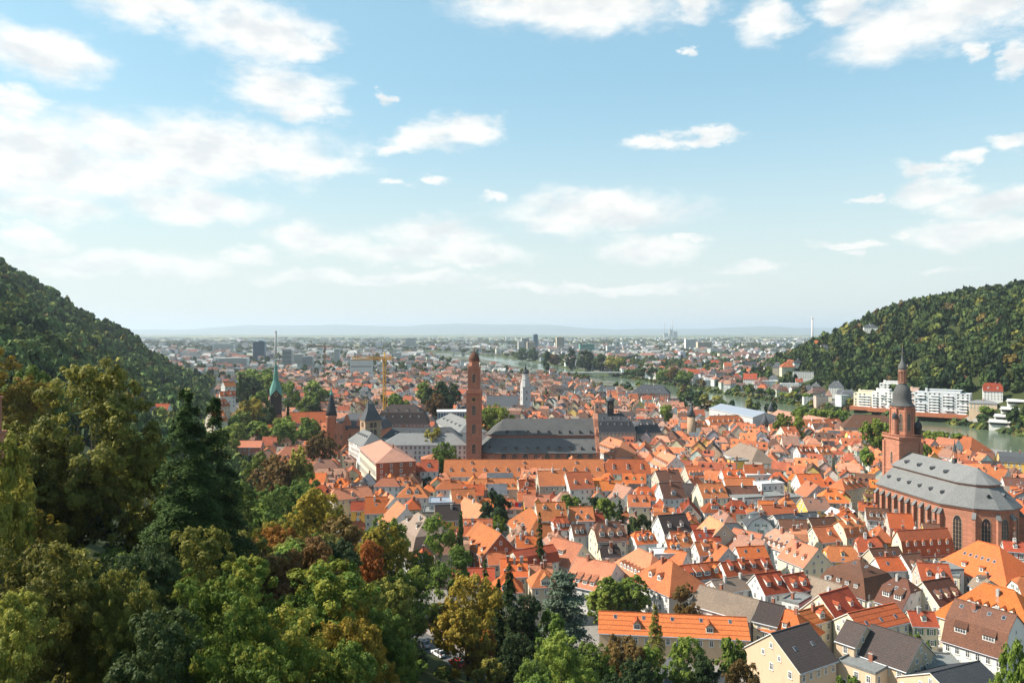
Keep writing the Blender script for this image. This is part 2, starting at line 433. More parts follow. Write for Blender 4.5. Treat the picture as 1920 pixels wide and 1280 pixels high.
FOOT_R = [(640, 150), (560, 430), (480, 640), (445, 850), (420, 1080), (410, 1300), (470, 1520), (640, 1750), (1000, 2050), (1700, 2400)]
BANK_N = [(560, 330), (455, 480), (385, 595), (335, 710), (297, 850), (262, 1020), (238, 1150), (200, 1380), (160, 1560), (95, 1800), (30, 2000), (-95, 2600), (-300, 3150), (-620, 3900), (-1100, 4700)]
BANK_F = [(650, 400), (540, 560), (463, 691), (460, 740), (456, 780), (437, 826), (405, 890), (366, 973), (340, 1107), (311, 1206), (262, 1440), (205, 1680), (140, 1920), (95, 2260), (-60, 2950), (-340, 3560), (-700, 4200), (-1150, 5000)]
def smooth(x, a, b):
    t = np.clip((x - a) / (b - a), 0, 1); return t * t * (3 - 2 * t)
def terrain(x, y):
    x = np.asarray(x, float); y = np.asarray(y, float)
    dl = seg_dist(x, y, FOOT_L)
    dr = -seg_dist(x, y, FOOT_R)
    near = 1 - smooth(y, 180, 480)
    d = np.maximum(dl, 0)
    hl_far = 0.28 * np.minimum(d, 55) + 0.70 * np.clip(d - 55, 0, 330) + 0.15 * np.clip(d - 385, 0, 400)
    hl_near = 0.38 * np.minimum(d, 45) + 0.56 * np.clip(d - 45, 0, 85) + 0.2 * np.clip(d - 130, 0, 200)
    z = hl_near * near + hl_far * (1 - near)
    d = np.maximum(dr, 0)
    hr = 0.50 * np.minimum(d, 235) + 0.21 * np.clip(d - 235, 0, 700)
    z = z + hr
    bump = 5.0 * np.sin(x * 0.021 + 1.3) * np.sin(y * 0.017) + 3.0 * np.sin(x * 0.05 + y * 0.043)
    z = z + bump * np.clip(z / 60.0, 0, 1)
    # river bed between the banks
    dn = -seg_dist(x, y, BANK_N); df = seg_dist(x, y, BANK_F)
    inside = np.minimum(dn, df)
    ok = (y > 250) & (y < 4900)
    z = np.where(ok & (inside > -14), np.minimum(z, -1.0 - 9.0 * smooth(inside, -14, 6)) + 1.0 * (1 - smooth(inside, -14, -8)), z)
    return z
def tz(x, y): return float(terrain(np.array([x]), np.array([y]))[0])
def in_river(x, y, m=0.0):
    return y > 250 and min(-float(seg_dist(x, y, BANK_N)), float(seg_dist(x, y, BANK_F))) > -m
# ground: one sheet to the horizon
def axis(lims):
    out = []
    for a, b, st in lims: out += list(np.arange(a, b, st))
    return out
xs = axis([(-70000, -10000, 10000), (-10000, -3000, 1000), (-3000, -1300, 100), (-1300, -500, 25), (-500, 700, 9), (700, 1500, 25), (1500, 3000, 100), (3000, 10000, 1000), (10000, 70001, 10000)])
ys = axis([(-3000, -200, 400), (-200, 60, 20), (60, 1500, 9), (1500, 2600, 20), (2600, 5200, 50), (5200, 12000, 400), (12000, 70001, 8000)])
gx, gy = np.meshgrid(np.array(xs), np.array(ys))
gz = terrain(gx, gy)
V = np.stack([gx.ravel(), gy.ravel(), gz.ravel()], 1)
nx, ny = len(xs), len(ys)
ii, jj = np.meshgrid(np.arange(nx - 1), np.arange(ny - 1))
i0 = (jj * nx + ii).ravel()
Q = np.stack([i0, i0 + 1, i0 + nx + 1, i0 + nx], 1)
m, t, b = newmat('ground')
g = t.node('ShaderNodeNewGeometry'); pos = g.outputs['Position']
sp = t.node('ShaderNodeSeparateXYZ'); t.l.new(pos, sp.inputs[0])
nb = t.noise(pos, 0.03, 4, 0.6); nf = t.noise(pos, 0.6, 3, 0.6)
vor = t.node('ShaderNodeTexVoronoi'); t.l.new(pos, vor.inputs['Vector']); vor.inputs['Scale'].default_value = 0.0016
vs_ = t.node('ShaderNodeSeparateColor'); t.l.new(vor.outputs['Color'], vs_.inputs[0])
town = t.mix(nb.outputs[0], (0.20, 0.185, 0.165, 1), (0.30, 0.27, 0.24, 1))
town = t.mix(t.maprange(nf.outputs[0], 0.45, 0.7, 0.0, 0.35), town, (0.11, 0.10, 0.09, 1))
grass = t.mix(nf.outputs[0], (0.022, 0.034, 0.010, 1), (0.060, 0.064, 0.022, 1))
field = t.ramp(vs_.outputs[0], [(0.0, (0.07, 0.10, 0.035)), (0.35, (0.11, 0.13, 0.05)), (0.6, (0.26, 0.22, 0.13)), (0.8, (0.06, 0.085, 0.035)), (1.0, (0.33, 0.29, 0.19))])
c = t.mix(t.maprange(sp.outputs[1], 3500.0, 7500.0), town, field)
suburb = t.mix(t.maprange(nb.outputs[0], 0.42, 0.56), (0.045, 0.062, 0.024, 1), (0.17, 0.155, 0.135, 1))
c = t.mix(t.math('MULTIPLY', t.maprange(sp.outputs[1], 750.0, 1300.0), t.math('SUBTRACT', 1.0, t.maprange(sp.outputs[1], 3500.0, 7500.0))), c, suburb)
c = t.mix(t.maprange(sp.outputs[2], 1.5, 6.0), c, grass)
c = t.mix(t.maprange(sp.outputs[2], -1.2, -0.4, 1.0, 0.0), c, (0.055, 0.068, 0.026, 1))
t.put(b.inputs['Base Color'], c); b.inputs['Roughness'].default_value = 0.95; b.inputs['Specular IOR Level'].default_value = 0.1
gob = ob('ground', npmesh('ground', V, Q, 'ground')); tag(gob, kind='structure')
# river water
m, t, b = newmat('water')
g = t.node('ShaderNodeNewGeometry')
mp = t.node('ShaderNodeMapping'); t.l.new(g.outputs['Position'], mp.inputs[0]); mp.inputs['Scale'].default_value = (1.0, 0.5, 1.0)
wn = t.noise(mp.outputs[0], 0.5, 4, 0.6); wn2 = t.noise(g.outputs['Position'], 0.02, 3, 0.5)
bp = t.node('ShaderNodeBump'); bp.inputs['Strength'].default_value = 0.25; bp.inputs['Distance'].default_value = 0.05
t.put(bp.inputs['Height'], wn.outputs[0]); t.l.new(bp.outputs[0], b.inputs['Normal'])
t.put(b.inputs['Base Color'], t.mix(wn2.outputs[0], (0.085, 0.115, 0.070, 1), (0.11, 0.135, 0.085, 1)))
b.inputs['Roughness'].default_value = 0.16; b.inputs['IOR'].default_value = 1.33
q = MB(); wl = -5.0
nb_ = [(x - 8, y) for x, y in BANK_N]; fb_ = [(x + 8, y) for x, y in BANK_F]
for k in range(len(nb_) - 1):
    q.poly([(nb_[k][0], nb_[k][1], wl), (fb_[k][0], fb_[k][1], wl), (fb_[k + 1][0], fb_[k + 1][1], wl), (nb_[k + 1][0], nb_[k + 1][1], wl)])
tag(q.build('river', ['water']), kind='structure')
# low blue mountains on the horizon, far beyond the plain
q = MB()
N = 90
m_, t, b = newmat('far_forest'); g = t.node('ShaderNodeNewGeometry'); n_ = t.noise(g.outputs['Position'], 0.0006, 4, 0.6)
t.put(b.inputs['Base Color'], t.mix(n_.outputs[0], (0.04, 0.06, 0.03, 1), (0.10, 0.12, 0.06, 1))); b.inputs['Roughness'].default_value = 1.0
rows = []
for k in range(N + 1):
    u = k / N; x = -38000 + 76000 * u
    h = 330 + 95 * sin(u * 17 + 0.5) + 60 * sin(u * 41) + 30 * sin(u * 97 + 1) + 14 * sin(u * 230)
    h *= 0.82 + 0.25 * cos((u - 0.5) * 4)
    rows.append([(x, 33000, -2), (x, 34500, h * 0.55), (x, 36500, h), (x, 40000, h * 0.6), (x, 43000, -2)])
for k in range(N):
    for j in range(4):
        q.poly([rows[k][j], rows[k + 1][j], rows[k + 1][j + 1], rows[k][j + 1]])
tag(q.build('far_hills', ['far_forest'], smooth=True), kind='structure')
# ------------------------------------------------------------------ house kit
def roof_faces(kind, L, W, ze, zr, ov=0.45, t=0.25):
    """top surface polygons; local ridge along X"""
    hx, hy = L / 2, W / 2
    sl = (zr - ze) / hy
    oy = hy + ov; zo = ze + t - ov * sl * 0.85; R = zr + t
    ox = hx + 0.3
    if kind == 'gable':
        return [[(-ox, -oy, zo), (ox, -oy, zo), (ox, 0, R), (-ox, 0, R)], [(ox, oy, zo), (-ox, oy, zo), (-ox, 0, R), (ox, 0, R)]]
    if kind in ('hip', 'pyramid'):
        ox = hx + ov; r = min(hy * 0.95, hx - 0.01)
        if kind == 'pyramid': r = hx - 0.05
        a, b_, c_, d_ = (-ox, -oy, zo), (ox, -oy, zo), (ox, oy, zo), (-ox, oy, zo); e, f = (-hx + r, 0, R), (hx - r, 0, R)
        return [[a, b_, f, e], [c_, d_, e, f], [b_, c_, f], [d_, a, e]]
    if kind == 'half':       # half-hipped
        z1 = ze + 0.58 * (zr - ze); y1 = hy * (zr - z1) / (zr - ze); r = y1 * 0.9; z1 += t
        e, f = (-ox + r, 0, R), (ox - r, 0, R)
        return [[(-ox, -oy, zo), (ox, -oy, zo), (ox, -y1, z1), f, e, (-ox, -y1, z1)], [(ox, oy, zo), (-ox, oy, zo), (-ox, y1, z1), e, f, (ox, y1, z1)],
                [(ox, -y1, z1), (ox, y1, z1), f], [(-ox, y1, z1), (-ox, -y1, z1), e]]
    if kind in ('mansard', 'mangable'):
        k = 0.30; zk = ze + 0.60 * (zr - ze) + t; hk = hy * (1 - k)
        if kind == 'mangable':
            return [[(-ox, -oy, zo), (ox, -oy, zo), (ox, -hk, zk), (-ox, -hk, zk)], [(-ox, -hk, zk), (ox, -hk, zk), (ox, 0, R), (-ox, 0, R)],
                    [(ox, oy, zo), (-ox, oy, zo), (-ox, hk, zk), (ox, hk, zk)], [(ox, hk, zk), (-ox, hk, zk), (-ox, 0, R), (ox, 0, R)]]
        ox = hx + ov; kx = hx - hy * k
        A = [(-ox, -oy, zo), (ox, -oy, zo), (ox, oy, zo), (-ox, oy, zo)]; B = [(-kx, -hk, zk), (kx, -hk, zk), (kx, hk, zk), (-kx, hk, zk)]
        rx = max(kx - hk, 0.05); e, f = (-rx, 0, R), (rx, 0, R)
        out = [[A[i], A[(i + 1) % 4], B[(i + 1) % 4], B[i]] for i in range(4)]
        return out + [[B[0], B[1], f, e], [B[2], B[3], e, f], [B[1], B[2], f], [B[3], B[0], e]]
    if kind == 'shed':
        return [[(-ox, -oy, zo), (ox, -oy, zo), (ox, oy, R), (-ox, oy, R)]]
    return [[(-hx - .1, -hy - .1, zr), (hx + .1, -hy - .1, zr), (hx + .1, hy + .1, zr), (-hx - .1, hy + .1, zr)]]
def wall_mesh(kind, L, W, ze, zr, z0):
    q = MB(); hx, hy = L / 2, W / 2
    if kind == 'flat': q.box(0, 0, z0, L, W, zr - 0.3 - z0); return q
    if kind == 'shed':
        e = ze - 0.02; r = zr - 0.3
        A = [(-hx, -hy), (hx, -hy), (hx, hy), (-hx, hy)]; tz_ = [e, e, r, r]
        vs = [(x, y, z0) for x, y in A] + [(x, y, z) for (x, y), z in zip(A, tz_)]
        q.add(vs, [(3, 2, 1, 0), (4, 5, 6, 7), (0, 1, 5, 4), (1, 2, 6, 5), (2, 3, 7, 6), (3, 0, 4, 7)]); return q
    e = ze - 0.02; r = zr - 0.03
    if kind in ('hip', 'pyramid', 'mansard'):
        q.box(0, 0, z0, L, W, e - z0); return q
    if kind == 'gable': prof = [(-hy, e), (0, r), (hy, e)]
    elif kind == 'half':
        z1 = ze + 0.58 * (zr - ze); y1 = hy * (zr - z1) / (zr - ze); prof = [(-hy, e), (-y1, z1 - 0.02), (y1, z1 - 0.02), (hy, e)]
    else:
        zk = ze + 0.6 * (zr - ze); hk = hy * 0.7; prof = [(-hy, e), (-hk - 0.02, zk - .03), (0, r), (hk + 0.02, zk - .03), (hy, e)]
    ring = [(-hy, z0)] + prof + [(hy, z0)]
    n = len(ring)
    vs = [(-hx, y, z) for y, z in ring] + [(hx, y, z) for y, z in ring]
    q.add(vs, [tuple(range(n)), tuple(reversed(range(n, 2 * n)))] + [(i, n + i, n + (i + 1) % n, (i + 1) % n) for i in range(n)])
    return q
MC = {}
def cached(key, fn):
    if key not in MC: MC[key] = fn()
    return MC[key]
def window_mesh(w, h, kind='plain', far=False):
    """facing -y, origin at the lower middle on the wall plane; mats frame, glass, trim"""
    q = MB()
    if far:
        q.box(0, -0.02, 0, w + 0.2, 0.05, h + 0.2, 0); q.box(0, -0.035, 0.1, w - 0.1, 0.06, h - 0.05, 1)
        return q.mesh('window', ['frame', 'glass'])
    q.box(0, -0.02, -0.12, w + 0.24, 0.10, h + 0.24, 2)
    q.box(0, -0.045, 0, w, 0.09, h, 0)
    q.box(0, -0.10, -0.16, w + 0.34, 0.22, 0.08, 2)
    nx = 2 if w < 1.5 else (3 if w < 2.2 else 4)
    pw = (w - 0.08) / nx
    for i in range(nx):
        x = -w / 2 + 0.04 + pw * (i + 0.5)
        q.box(x, -0.055, 0.07, pw - 0.10, 0.09, h * 0.62 - 0.10, 1)
        q.box(x, -0.055, h * 0.62 + 0.04, pw - 0.10, 0.09, h * 0.38 - 0.12, 1)
    mats = ['frame', 'glass', 'trim']
    if kind in ('green', 'red'):
        for s in (-1, 1): q.box(s * (w * 0.75 + 0.06), -0.05, 0, w * 0.48, 0.06, h, 3)
        mats.append('shutter_' + kind)
    if kind == 'rtrim': mats[2] = 'redstone'
    return q.mesh('window', mats)
def arch_window_mesh(w, h, frame='palestone', pointed=True, glass='glass', depth=0.12):
    q = MB(); n = 6
    def outline(w, h):
        pts = [(-w / 2, 0), (w / 2, 0)]; sp = h - w * (0.85 if pointed else 0.5)
        for i in range(n + 1):
            u = i / n
            if pointed: pts.append((w / 2 - w / 2 * (1 - cos(u * pi / 2)) * 1.0, sp + (h - sp) * sin(u * pi / 2)) if i < n else (0, h))
            else: pts.append((w / 2 * cos(u * pi / 2), sp + w / 2 * sin(u * pi / 2)))
        for i in range(n - 1, -1, -1):
            x, z = pts[2 + i]; pts.append((-x, z))
        return pts
    def slab(pts, y0, y1, m):
        k = len(pts); vs = [(x, y0, z) for x, z in pts] + [(x, y1, z) for x, z in pts]
        q.add(vs, [tuple(range(k)), tuple(reversed(range(k, 2 * k)))] + [(i, k + i, k + (i + 1) % k, (i + 1) % k) for i in range(k)], m)
    slab(outline(w, h), -depth * 0.6, 0.05, 0)
    g = [(x * (w - 0.35) / w, 0.15 + z * (h - 0.35) / h) for x, z in outline(w, h)]
    slab(g, -depth * 0.75, 0.04, 1)
    for x in ([0] if w < 1.8 else [-w / 6, w / 6]): q.box(x, -depth * 0.85, 0.1, 0.12, 0.08, h - w * 0.55, 0)
    for k in range(1, int(h / 1.6)): q.box(0, -depth * 0.82, k * 1.6, w - 0.3, 0.06, 0.07, 0)
    return q.mesh('arched_window', [frame, glass])
def dormer_mesh(kind, w, h, slope, roof, cheek):
    """faces -y, origin lower front middle, runs back into a roof of the given slope"""
    q = MB(); d = h / slope + 0.15
    def side(x): return [(x, 0, 0), (x, 0, h), (x, d, h), (x, d, d * slope - 0.1)]
    hw = w / 2
    q.add([(-hw, 0, -0.2), (hw, 0, -0.2), (hw, 0, h), (-hw, 0, h), (-hw, d, h), (hw, d, h), (hw, d, d * slope - 0.3), (-hw, d, d * slope - 0.3)],
          [(0, 1, 2, 3), (0, 3, 4, 7), (1, 6, 5, 2), (4, 3, 2, 5), (7, 6, 1, 0), (7, 4, 5, 6)], 0)
    if kind == 's':
        dd = d * 1.9; rise = dd * slope * 0.42
        dd = (h + 0.12) / (slope * 0.58) + 0.1; rise = dd * slope * 0.42
        q.shell([[(-hw - .18, -.25, h + .12 - .25 * slope * .42), (hw + .18, -.25, h + .12 - .25 * slope * .42), (hw + .18, dd, h + .12 + rise), (-hw - .18, dd, h + .12 + rise)]], 0.12, 1)
        q.add([(-hw, 0, h), (-hw, dd, h + rise), (-hw, d, h - .3), (hw, 0, h), (hw, dd, h + rise), (hw, d, h - .3)], [(0, 2, 1), (3, 4, 5)], 0)
    elif kind == 'f':
        q.shell([[(-hw - .2, -.3, h + .12), (hw + .2, -.3, h + .12), (hw + .2, d + .2, h + .2), (-hw - .2, d + .2, h + .2)]], 0.12, 1)
    else:
        gh = hw * (0.95 if kind == 'g' else 0.8); db = (h + gh + .12) / slope + .1
        A, B = (-hw - .15, -.22, h - .02), (hw + .15, -.22, h - .02); C, D = (hw + .15, d + .1, h - .02), (-hw - .15, d + .1, h - .02)
        if kind == 'g':
            r0, r1 = (0, -.22, h + gh + .12), (0, db, h + gh + .12)
            q.shell([[D, A, r0, r1], [B, C, r1, r0]], 0.12, 1)
            q.add([(-hw, 0, h), (hw, 0, h), (0, 0, h + gh - .02)], [(0, 1, 2)], 0)
        else:
            r0, r1 = (0, hw * .7, h + gh + .1), (0, db, h + gh + .1)
            q.shell([[D, A, r0, r1], [B, C, r1, r0], [A, B, r0]], 0.12, 1)
    return q.mesh('dormer', [cheek, roof])
R_c = [0]
def chimney_mesh(h, w=0.7, d=1.0, kind=0):
    q = MB(); q.box(0, 0, 0, w, d, h, 0); q.box(0, 0, h, w + .16, d + .16, .15, 1)
    for s in (-1, 1): q.box(0, s * d * .25, h + .15, .24, .24, .3, 0)
    if R_c[0] % 3 == 0:
        q.tube((.1, 0, h), (.1, 0, h + 2.6), .035, 1, 4)
        for k in range(4): q.box(.1, 0, h + 1.5 + k * .28, .05, 1.1 - k * .15, .04, 1)
    R_c[0] += 1
    return q.mesh('chimney', [['chimney_brick', 'white', 'concrete'][kind], 'concrete'])
def skylight_mesh(w=0.9, h=1.2):
    q = MB(); q.box(0, 0, -0.02, w, h, .12, 0); q.box(0, 0, .03, w - .2, h - .2, .11, 1)
    return q.mesh('skylight', ['zinc', 'glass'])
CAMP = (0.0, 0.0)
FOOTP = []      # (cx, cy, rot, hx, hy)
HOUSES = []     # records for the labels
def obb_hit(a, b, gap=0.0):
    dx, dy = b[0] - a[0], b[1] - a[1]
    if dx * dx + dy * dy > (hypot(a[3], a[4]) + hypot(b[3], b[4]) + gap) ** 2: return False
    for (r, o) in ((a[2], 0), (a[2], 1), (b[2], 0), (b[2], 1)):
        ax = (cos(r), sin(r)) if o == 0 else (-sin(r), cos(r))
        def rad(q): return q[3] * abs(cos(q[2]) * ax[0] + sin(q[2]) * ax[1]) + q[4] * abs(-sin(q[2]) * ax[0] + cos(q[2]) * ax[1])
        if abs(dx * ax[0] + dy * ax[1]) > rad(a) + rad(b) + gap: return False
    return True
def roof_z(kind, W, ze, zr, y):
    hy = W / 2; ay = abs(y)
    if kind in ('mansard', 'mangable'):
        hk = hy * .7; zk = ze + .6 * (zr - ze)
        return (ze + (hy - ay) / (hy - hk) * (zk - ze), (zk - ze) / (hy - hk)) if ay > hk else (zk + (hk - ay) / hk * (zr - zk), (zr - zk) / hk)
    return ze + (hy - ay) * (zr - ze) / hy, (zr - ze) / hy
def house(x, y, rot, L, W, ze, zr, roof='tile_orange', wall='white', kind='gable', dorm='', chim=1, sky=0, win='plain', z0=None, detail=2, name='house',
          label=None, cat='house', group=None, cheek=None, floors=3, wx=2.7, back=False, gablewin=True):
    """detail 2: all parts; 1: shared far windows as parts of the wall mesh"""
    if z0 is None: z0 = min(tz(x, y), 40) - 1.5
    R_ = random.Random(int(x * 131 + y * 17))
    root = thing(name, (x, y, z0), rot)
    e, r = ze - z0, zr - z0
    qw = wall_mesh(kind, L, W, e, r, 0)
    ca, sa = cos(rot), sin(rot); hx, hy = L / 2, W / 2
    FOOTP.append((x, y, rot, hx, hy))
    wins = []
    sides = [((0, -hy), 0.0, L, False), ((0, hy), pi, L, False), ((-hx, 0), -pi / 2, W, True), ((hx, 0), pi / 2, W, True)]
    for (mx, my), a, ln, gable in sides:
        nx_, ny_ = sin(a), -cos(a)
        wxn = nx_ * ca - ny_ * sa; wyn = nx_ * sa + ny_ * ca
        cxw = x + mx * ca - my * sa; cyw = y + mx * sa + my * ca
        if (-cxw * wxn - cyw * wyn) < 2.0: continue
        if gable and not gablewin: continue
        n = max(1, int(ln / wx))
        if gable and R_.random() < 0.25: n = max(1, n // 2)
        nf = int((e - 1.0) / 3.0)
        for fl in range(max(0, nf - floors), nf):
            zz = e - 0.75 - 1.6 - (nf - 1 - fl) * 3.0
            if zz < 0.6: continue
            for k in range(n):
                if R_.random() < .10: continue
                u = (k + 0.5) / n * ln - ln / 2 + R_.uniform(-.12, .12)
                wins.append((mx + cos(a) * u, my + sin(a) * u, zz, a, 1.05, 1.6))
        if gable and kind in ('gable', 'half', 'mangable') and W > 7:
            hr_ = r - e
            for (fr_, wd) in ((0.10, 0.42), (0.48, 0.0)):
                zz = e + hr_ * fr_
                if zz + 1.5 > r - 0.8 and fr_ > 0.2: continue
                for s in ((-1, 1) if wd else (0,)):
                    u = s * W * wd / 2 * 0.7
                    wins.append((mx + cos(a) * u, my + sin(a) * u, zz, a, 0.8, 1.15))
    if detail >= 2:
        wl_ = qw.build('wall', [wall], root)
        for (wx_, wy_, wz_, a, w_, h_) in wins:
            ob('window', cached(('w', w_, win), lambda: window_mesh(w_, h_, win)), root, (wx_, wy_, wz_), a)
    else:
        for (wx_, wy_, wz_, a, w_, h_) in wins:
            nx_, ny_ = sin(a), -cos(a)
            qw.box(wx_ + nx_ * .02, wy_ + ny_ * .02, wz_, w_ + .25, .08, h_ + .25, 1, a); qw.box(wx_ + nx_ * .05, wy_ + ny_ * .05, wz_ + .12, w_ - .1, .08, h_, 2, a)
        qw.build('wall', [wall, 'trim', 'glass'], root)
    q = MB(); q.shell(roof_faces(kind, L, W, e, r), 0.25, 0, 1)
    if kind == 'flat':
        for s in (-1, 1): q.box(0, s * (hy), r, L + .2, .25, .45, 1); q.box(s * hx, 0, r, .25, W - .25, .45, 1)
    elif kind not in ('shed',):
        # ridge cap
        f = roof_faces(kind, L, W, e, r)
        xs_ = [p[0] for g_ in f for p in g_ if p[2] > r + .24]
        if xs_ and max(xs_) - min(xs_) > 1: q.box((max(xs_) + min(xs_)) / 2, 0, r + .16, max(xs_) - min(xs_), .34, .2, 0)
    if detail >= 2 and kind not in ('flat', 'shed', 'pyramid'):
        zg = e - .2; hg = hy + .52; lg = L / 2 + (.3 if kind in ('gable', 'half', 'mangable') else .4)
        for s in (-1, 1):
            q.tube((-lg, s * hg, zg), (lg, s * hg, zg), .09, 2, 5)
            q.tube((lg - .5, s * (hy + .08), zg), (lg - .5, s * (hy + .08), max(zg - 9, 0.3)), .06, 2, 4)
    rf = q.build('roof', [roof, 'trim' if kind == 'gable' else roof, 'zinc'], root)
    nd = 0
    # dormers: list "side kind count frac width"
    for spec in dorm.split():
        p = spec.split(','); s = -1 if p[0] == 'f' else 1
        kd, n, fr_ = p[1], int(p[2]), float(p[3]); w_ = float(p[4]) if len(p) > 4 else 1.3
        yy = s * hy * (1 - fr_); z_, slp = roof_z(kind, W, e, r, yy)
        Lx = L - (W * .7 if kind in ('hip', 'pyramid') else (W * .3 if kind == 'mansard' else 1.0))
        slp = round(slp * 4) / 4
        if kd == 'k':
            for k in range(n):
                xx = (k + .5) / n * Lx - Lx / 2
                o = ob('skylight', cached(('sky',), skylight_mesh), rf, (xx, yy, z_ + .25)); o.rotation_euler = (-s * math.atan(slp), 0, 0)
            continue
        h_ = 1.35 if w_ < 2 else 1.5
        me = cached(('d', kd, w_, slp, roof, cheek or wall), lambda: dormer_mesh(kd, w_, h_, slp, roof, cheek or wall))
        wm = cached(('dw', w_), lambda: window_mesh(w_ - .35, h_ - .3))
        for k in range(n):
            xx = (k + .5) / n * Lx - Lx / 2; nd += 1
            dd = ob('dormer', me, root, (xx, yy, z_ + .22), 0 if s < 0 else pi)
            if detail >= 1: ob('window', wm, dd, (0, -.01, .12))
    for k in range(chim):
        xx = (k + R_.uniform(.3, .7)) / chim * L * .8 - L * .4; yy = R_.choice((-1, 1)) * R_.uniform(.3, hy * .3)
        z_, _ = roof_z(kind, W, e, r, yy) if kind not in ('flat', 'shed') else (r - .3, 0)
        ob('chimney', cached(('c', R_.randint(0, 8)), lambda: chimney_mesh(R_.uniform(2.0, 2.9), kind=R_.choice((0, 0, 1, 2)))), rf, (xx, yy, z_ - .6), R_.choice((0, pi / 2)))
    if label: tag(root, label, cat, group)
    else:
        tag(root, None, cat, group)
        HOUSES.append(dict(o=root, x=x, y=y, roof=roof, wall=wall, kind=kind, nd=nd, z=zr, L=L, W=W))
    return root
def RH(x1, y1, x2, y2, e, zr, roof='tile_orange', wall='white', kind='gable', **kw):
    """place a house from where the two ends of its ridge are seen; e = eave row (>200) or half width in metres"""
    a = P(x1, y1, zr); b_ = P(x2, y2, zr)
    dx, dy = b_[0] - a[0], b_[1] - a[1]
    L = hypot(dx, dy); L = kw.pop('L', L)
    mx, my = (a[0] + b_[0]) / 2, (a[1] + b_[1]) / 2
    rot = atan2(dy, dx)
    # local -y should face the camera / the left
    nx_, ny_ = sin(rot), -cos(rot)
    if -mx * nx_ - my * ny_ < 0: rot += pi
    sl = kw.pop('sl', 0.95)
    if e > 200:
        k = (e - HY) / F; hw = (k * my - (H - zr)) / (sl + k); hw = max(3.5, min(hw, 11))
    else: hw = e
    if kind == 'hip': L += hw * 1.3
    elif kind == 'mansard': L += hw * 0.8
    ze = zr - hw * sl
    ze = kw.pop('ze', max(ze, 2.5))
    return house(mx, my, rot, max(L, 5), hw * 2, ze, zr, roof, wall, kind, **kw)
O, BR, RD, SA, RW, BN, DK, TN, PK, SD, SM, SLT = 'tile_orange', 'tile_bright', 'tile_red', 'tile_salmon', 'tile_rows', 'tile_brown', 'tile_dark', 'tile_tan', 'tile_pink', 'slate_dark', 'slate_mid', 'slate_light'
# ------------------------------------------------------------------ landmarks
def hit(px, py, y0=150.0, y1=6000.0):
    """where the sight line through a photo point meets the terrain"""
    Y = np.arange(y0, y1, 3.0); X = (px - 960.0) / F * Y; Z = H - (py - HY) / F * Y
    g = terrain(X, Y); i = np.argmax(g >= Z)
    if g[i] < Z[i]: i = len(Y) - 1
    return float(X[i]), float(Y[i]), float(g[i])
KEEP = []       # keep-free rectangles (cx, cy, rot, hx, hy)
LM = []         # landmarks used in the labels: (x, y, words)
def lm(x, y, w): LM.append((x, y, w))
def clock_face(parent, x, y, z, r, a):
    q = MB(); n = 20
    q.loft([(r, -0.06), (r, 0.06)], n, m=0); q.loft([(r * .86, 0.06), (r * .86, 0.10)], n, m=1)
    for k in range(12):
        t_ = k * pi / 6; q.box(r * .72 * sin(t_), r * .72 * cos(t_), .10, .08 * r, .2 * r, .03, 0, -t_)
    q.box(0, r * .22, .13, .07 * r, .5 * r, .03, 0); q.box(r * .17, 0, .13, .38 * r, .08 * r, .03, 0)
    o = q.build('clock_face', ['gold', 'black'], parent, loc=(x, y, z)); o.rotation_euler = (pi / 2, 0, a)
    return o
def cross(parent, x, y, z, h):
    q = MB(); q.loft([(.10, 0), (.06, h)], 6); q.box(0, 0, h * .62, h * .38, .1, .1); q.loft([(.05, h * .1), (h * .1, h * .16), (h * .12, h * .22), (h * .1, h * .28), (.05, h * .34)], 8)
    return q.build('cross', ['gold'], parent, loc=(x, y, z))
# ---- Jesuit-style church with the round apse
t1 = thing('church', (22, 480, 0), 0, 'long dark slate-roofed church with a rounded end beside the tall red bell tower', 'church')
def stad(r, z, x0=-29, x1=29, n=12):
    return [(x1, -r, z), (x0, -r, z)] + [(x0 - r * sin(pi * k / n), -r * cos(pi * k / n), z) for k in range(1, n)] + [(x0, r, z), (x1, r, z)]
def stad_loft(q, rings, m=0, cap=False):
    n = len(rings[0]); vs = [p for r in rings for p in r]
    fs = []
    for i in range(len(rings) - 1):
        for k in range(n - 1): fs.append((i * n + k + 1, i * n + k, (i + 1) * n + k, (i + 1) * n + k + 1))
    q.add(vs, fs, m)
q = MB(); stad_loft(q, [stad(15.6, 0), stad(15.6, 16.2)]); n_ = len(stad(1, 0))
q.add(stad(15.6, 16.2), [tuple(range(n_))]); q.poly([(29, -15.6, 0), (29, 15.6, 0), (29, 15.6, 16.2), (29, -15.6, 16.2)])
stad_loft(q, [stad(8.2, 24.5), stad(8.2, 26.2)]); q.build('wall', ['redstone'], t1)
q = MB(); stad_loft(q, [stad(16.2, 16.0), stad(16.3, 16.5), stad(12.5, 20.6), stad(8.3, 25.0)]); stad_loft(q, [stad(15.5, 15.95), stad(16.2, 16.0)])
q.build('lower_roof', ['slate_warm'], t1)
q = MB(); stad_loft(q, [stad(9.0, 26.0), stad(9.05, 26.4), stad(4.6, 31.0)])
a_ = stad(4.6, 31.0); i0_ = len(q.v); rg = [(29, 0, 35.6), (-27, 0, 35.6)]
for k in range(len(a_) - 1):
    p0, p1 = a_[k], a_[k + 1]
    if k == 0: q.poly([p1, rg[1], rg[0], p0])
    elif k == len(a_) - 2: q.poly([p1, rg[0], rg[1], p0])
    else: q.poly([p1, p0, rg[1]])
q.build('upper_roof', ['slate_warm'], t1)
q = MB(); prof = [(-16, 0), (16, 0), (16, 17), (13, 20), (10.5, 25), (9.5, 28), (6, 31), (4.5, 36), (0, 39.5), (-4.5, 36), (-6, 31), (-9.5, 28), (-10.5, 25), (-13, 20), (-16, 17)]
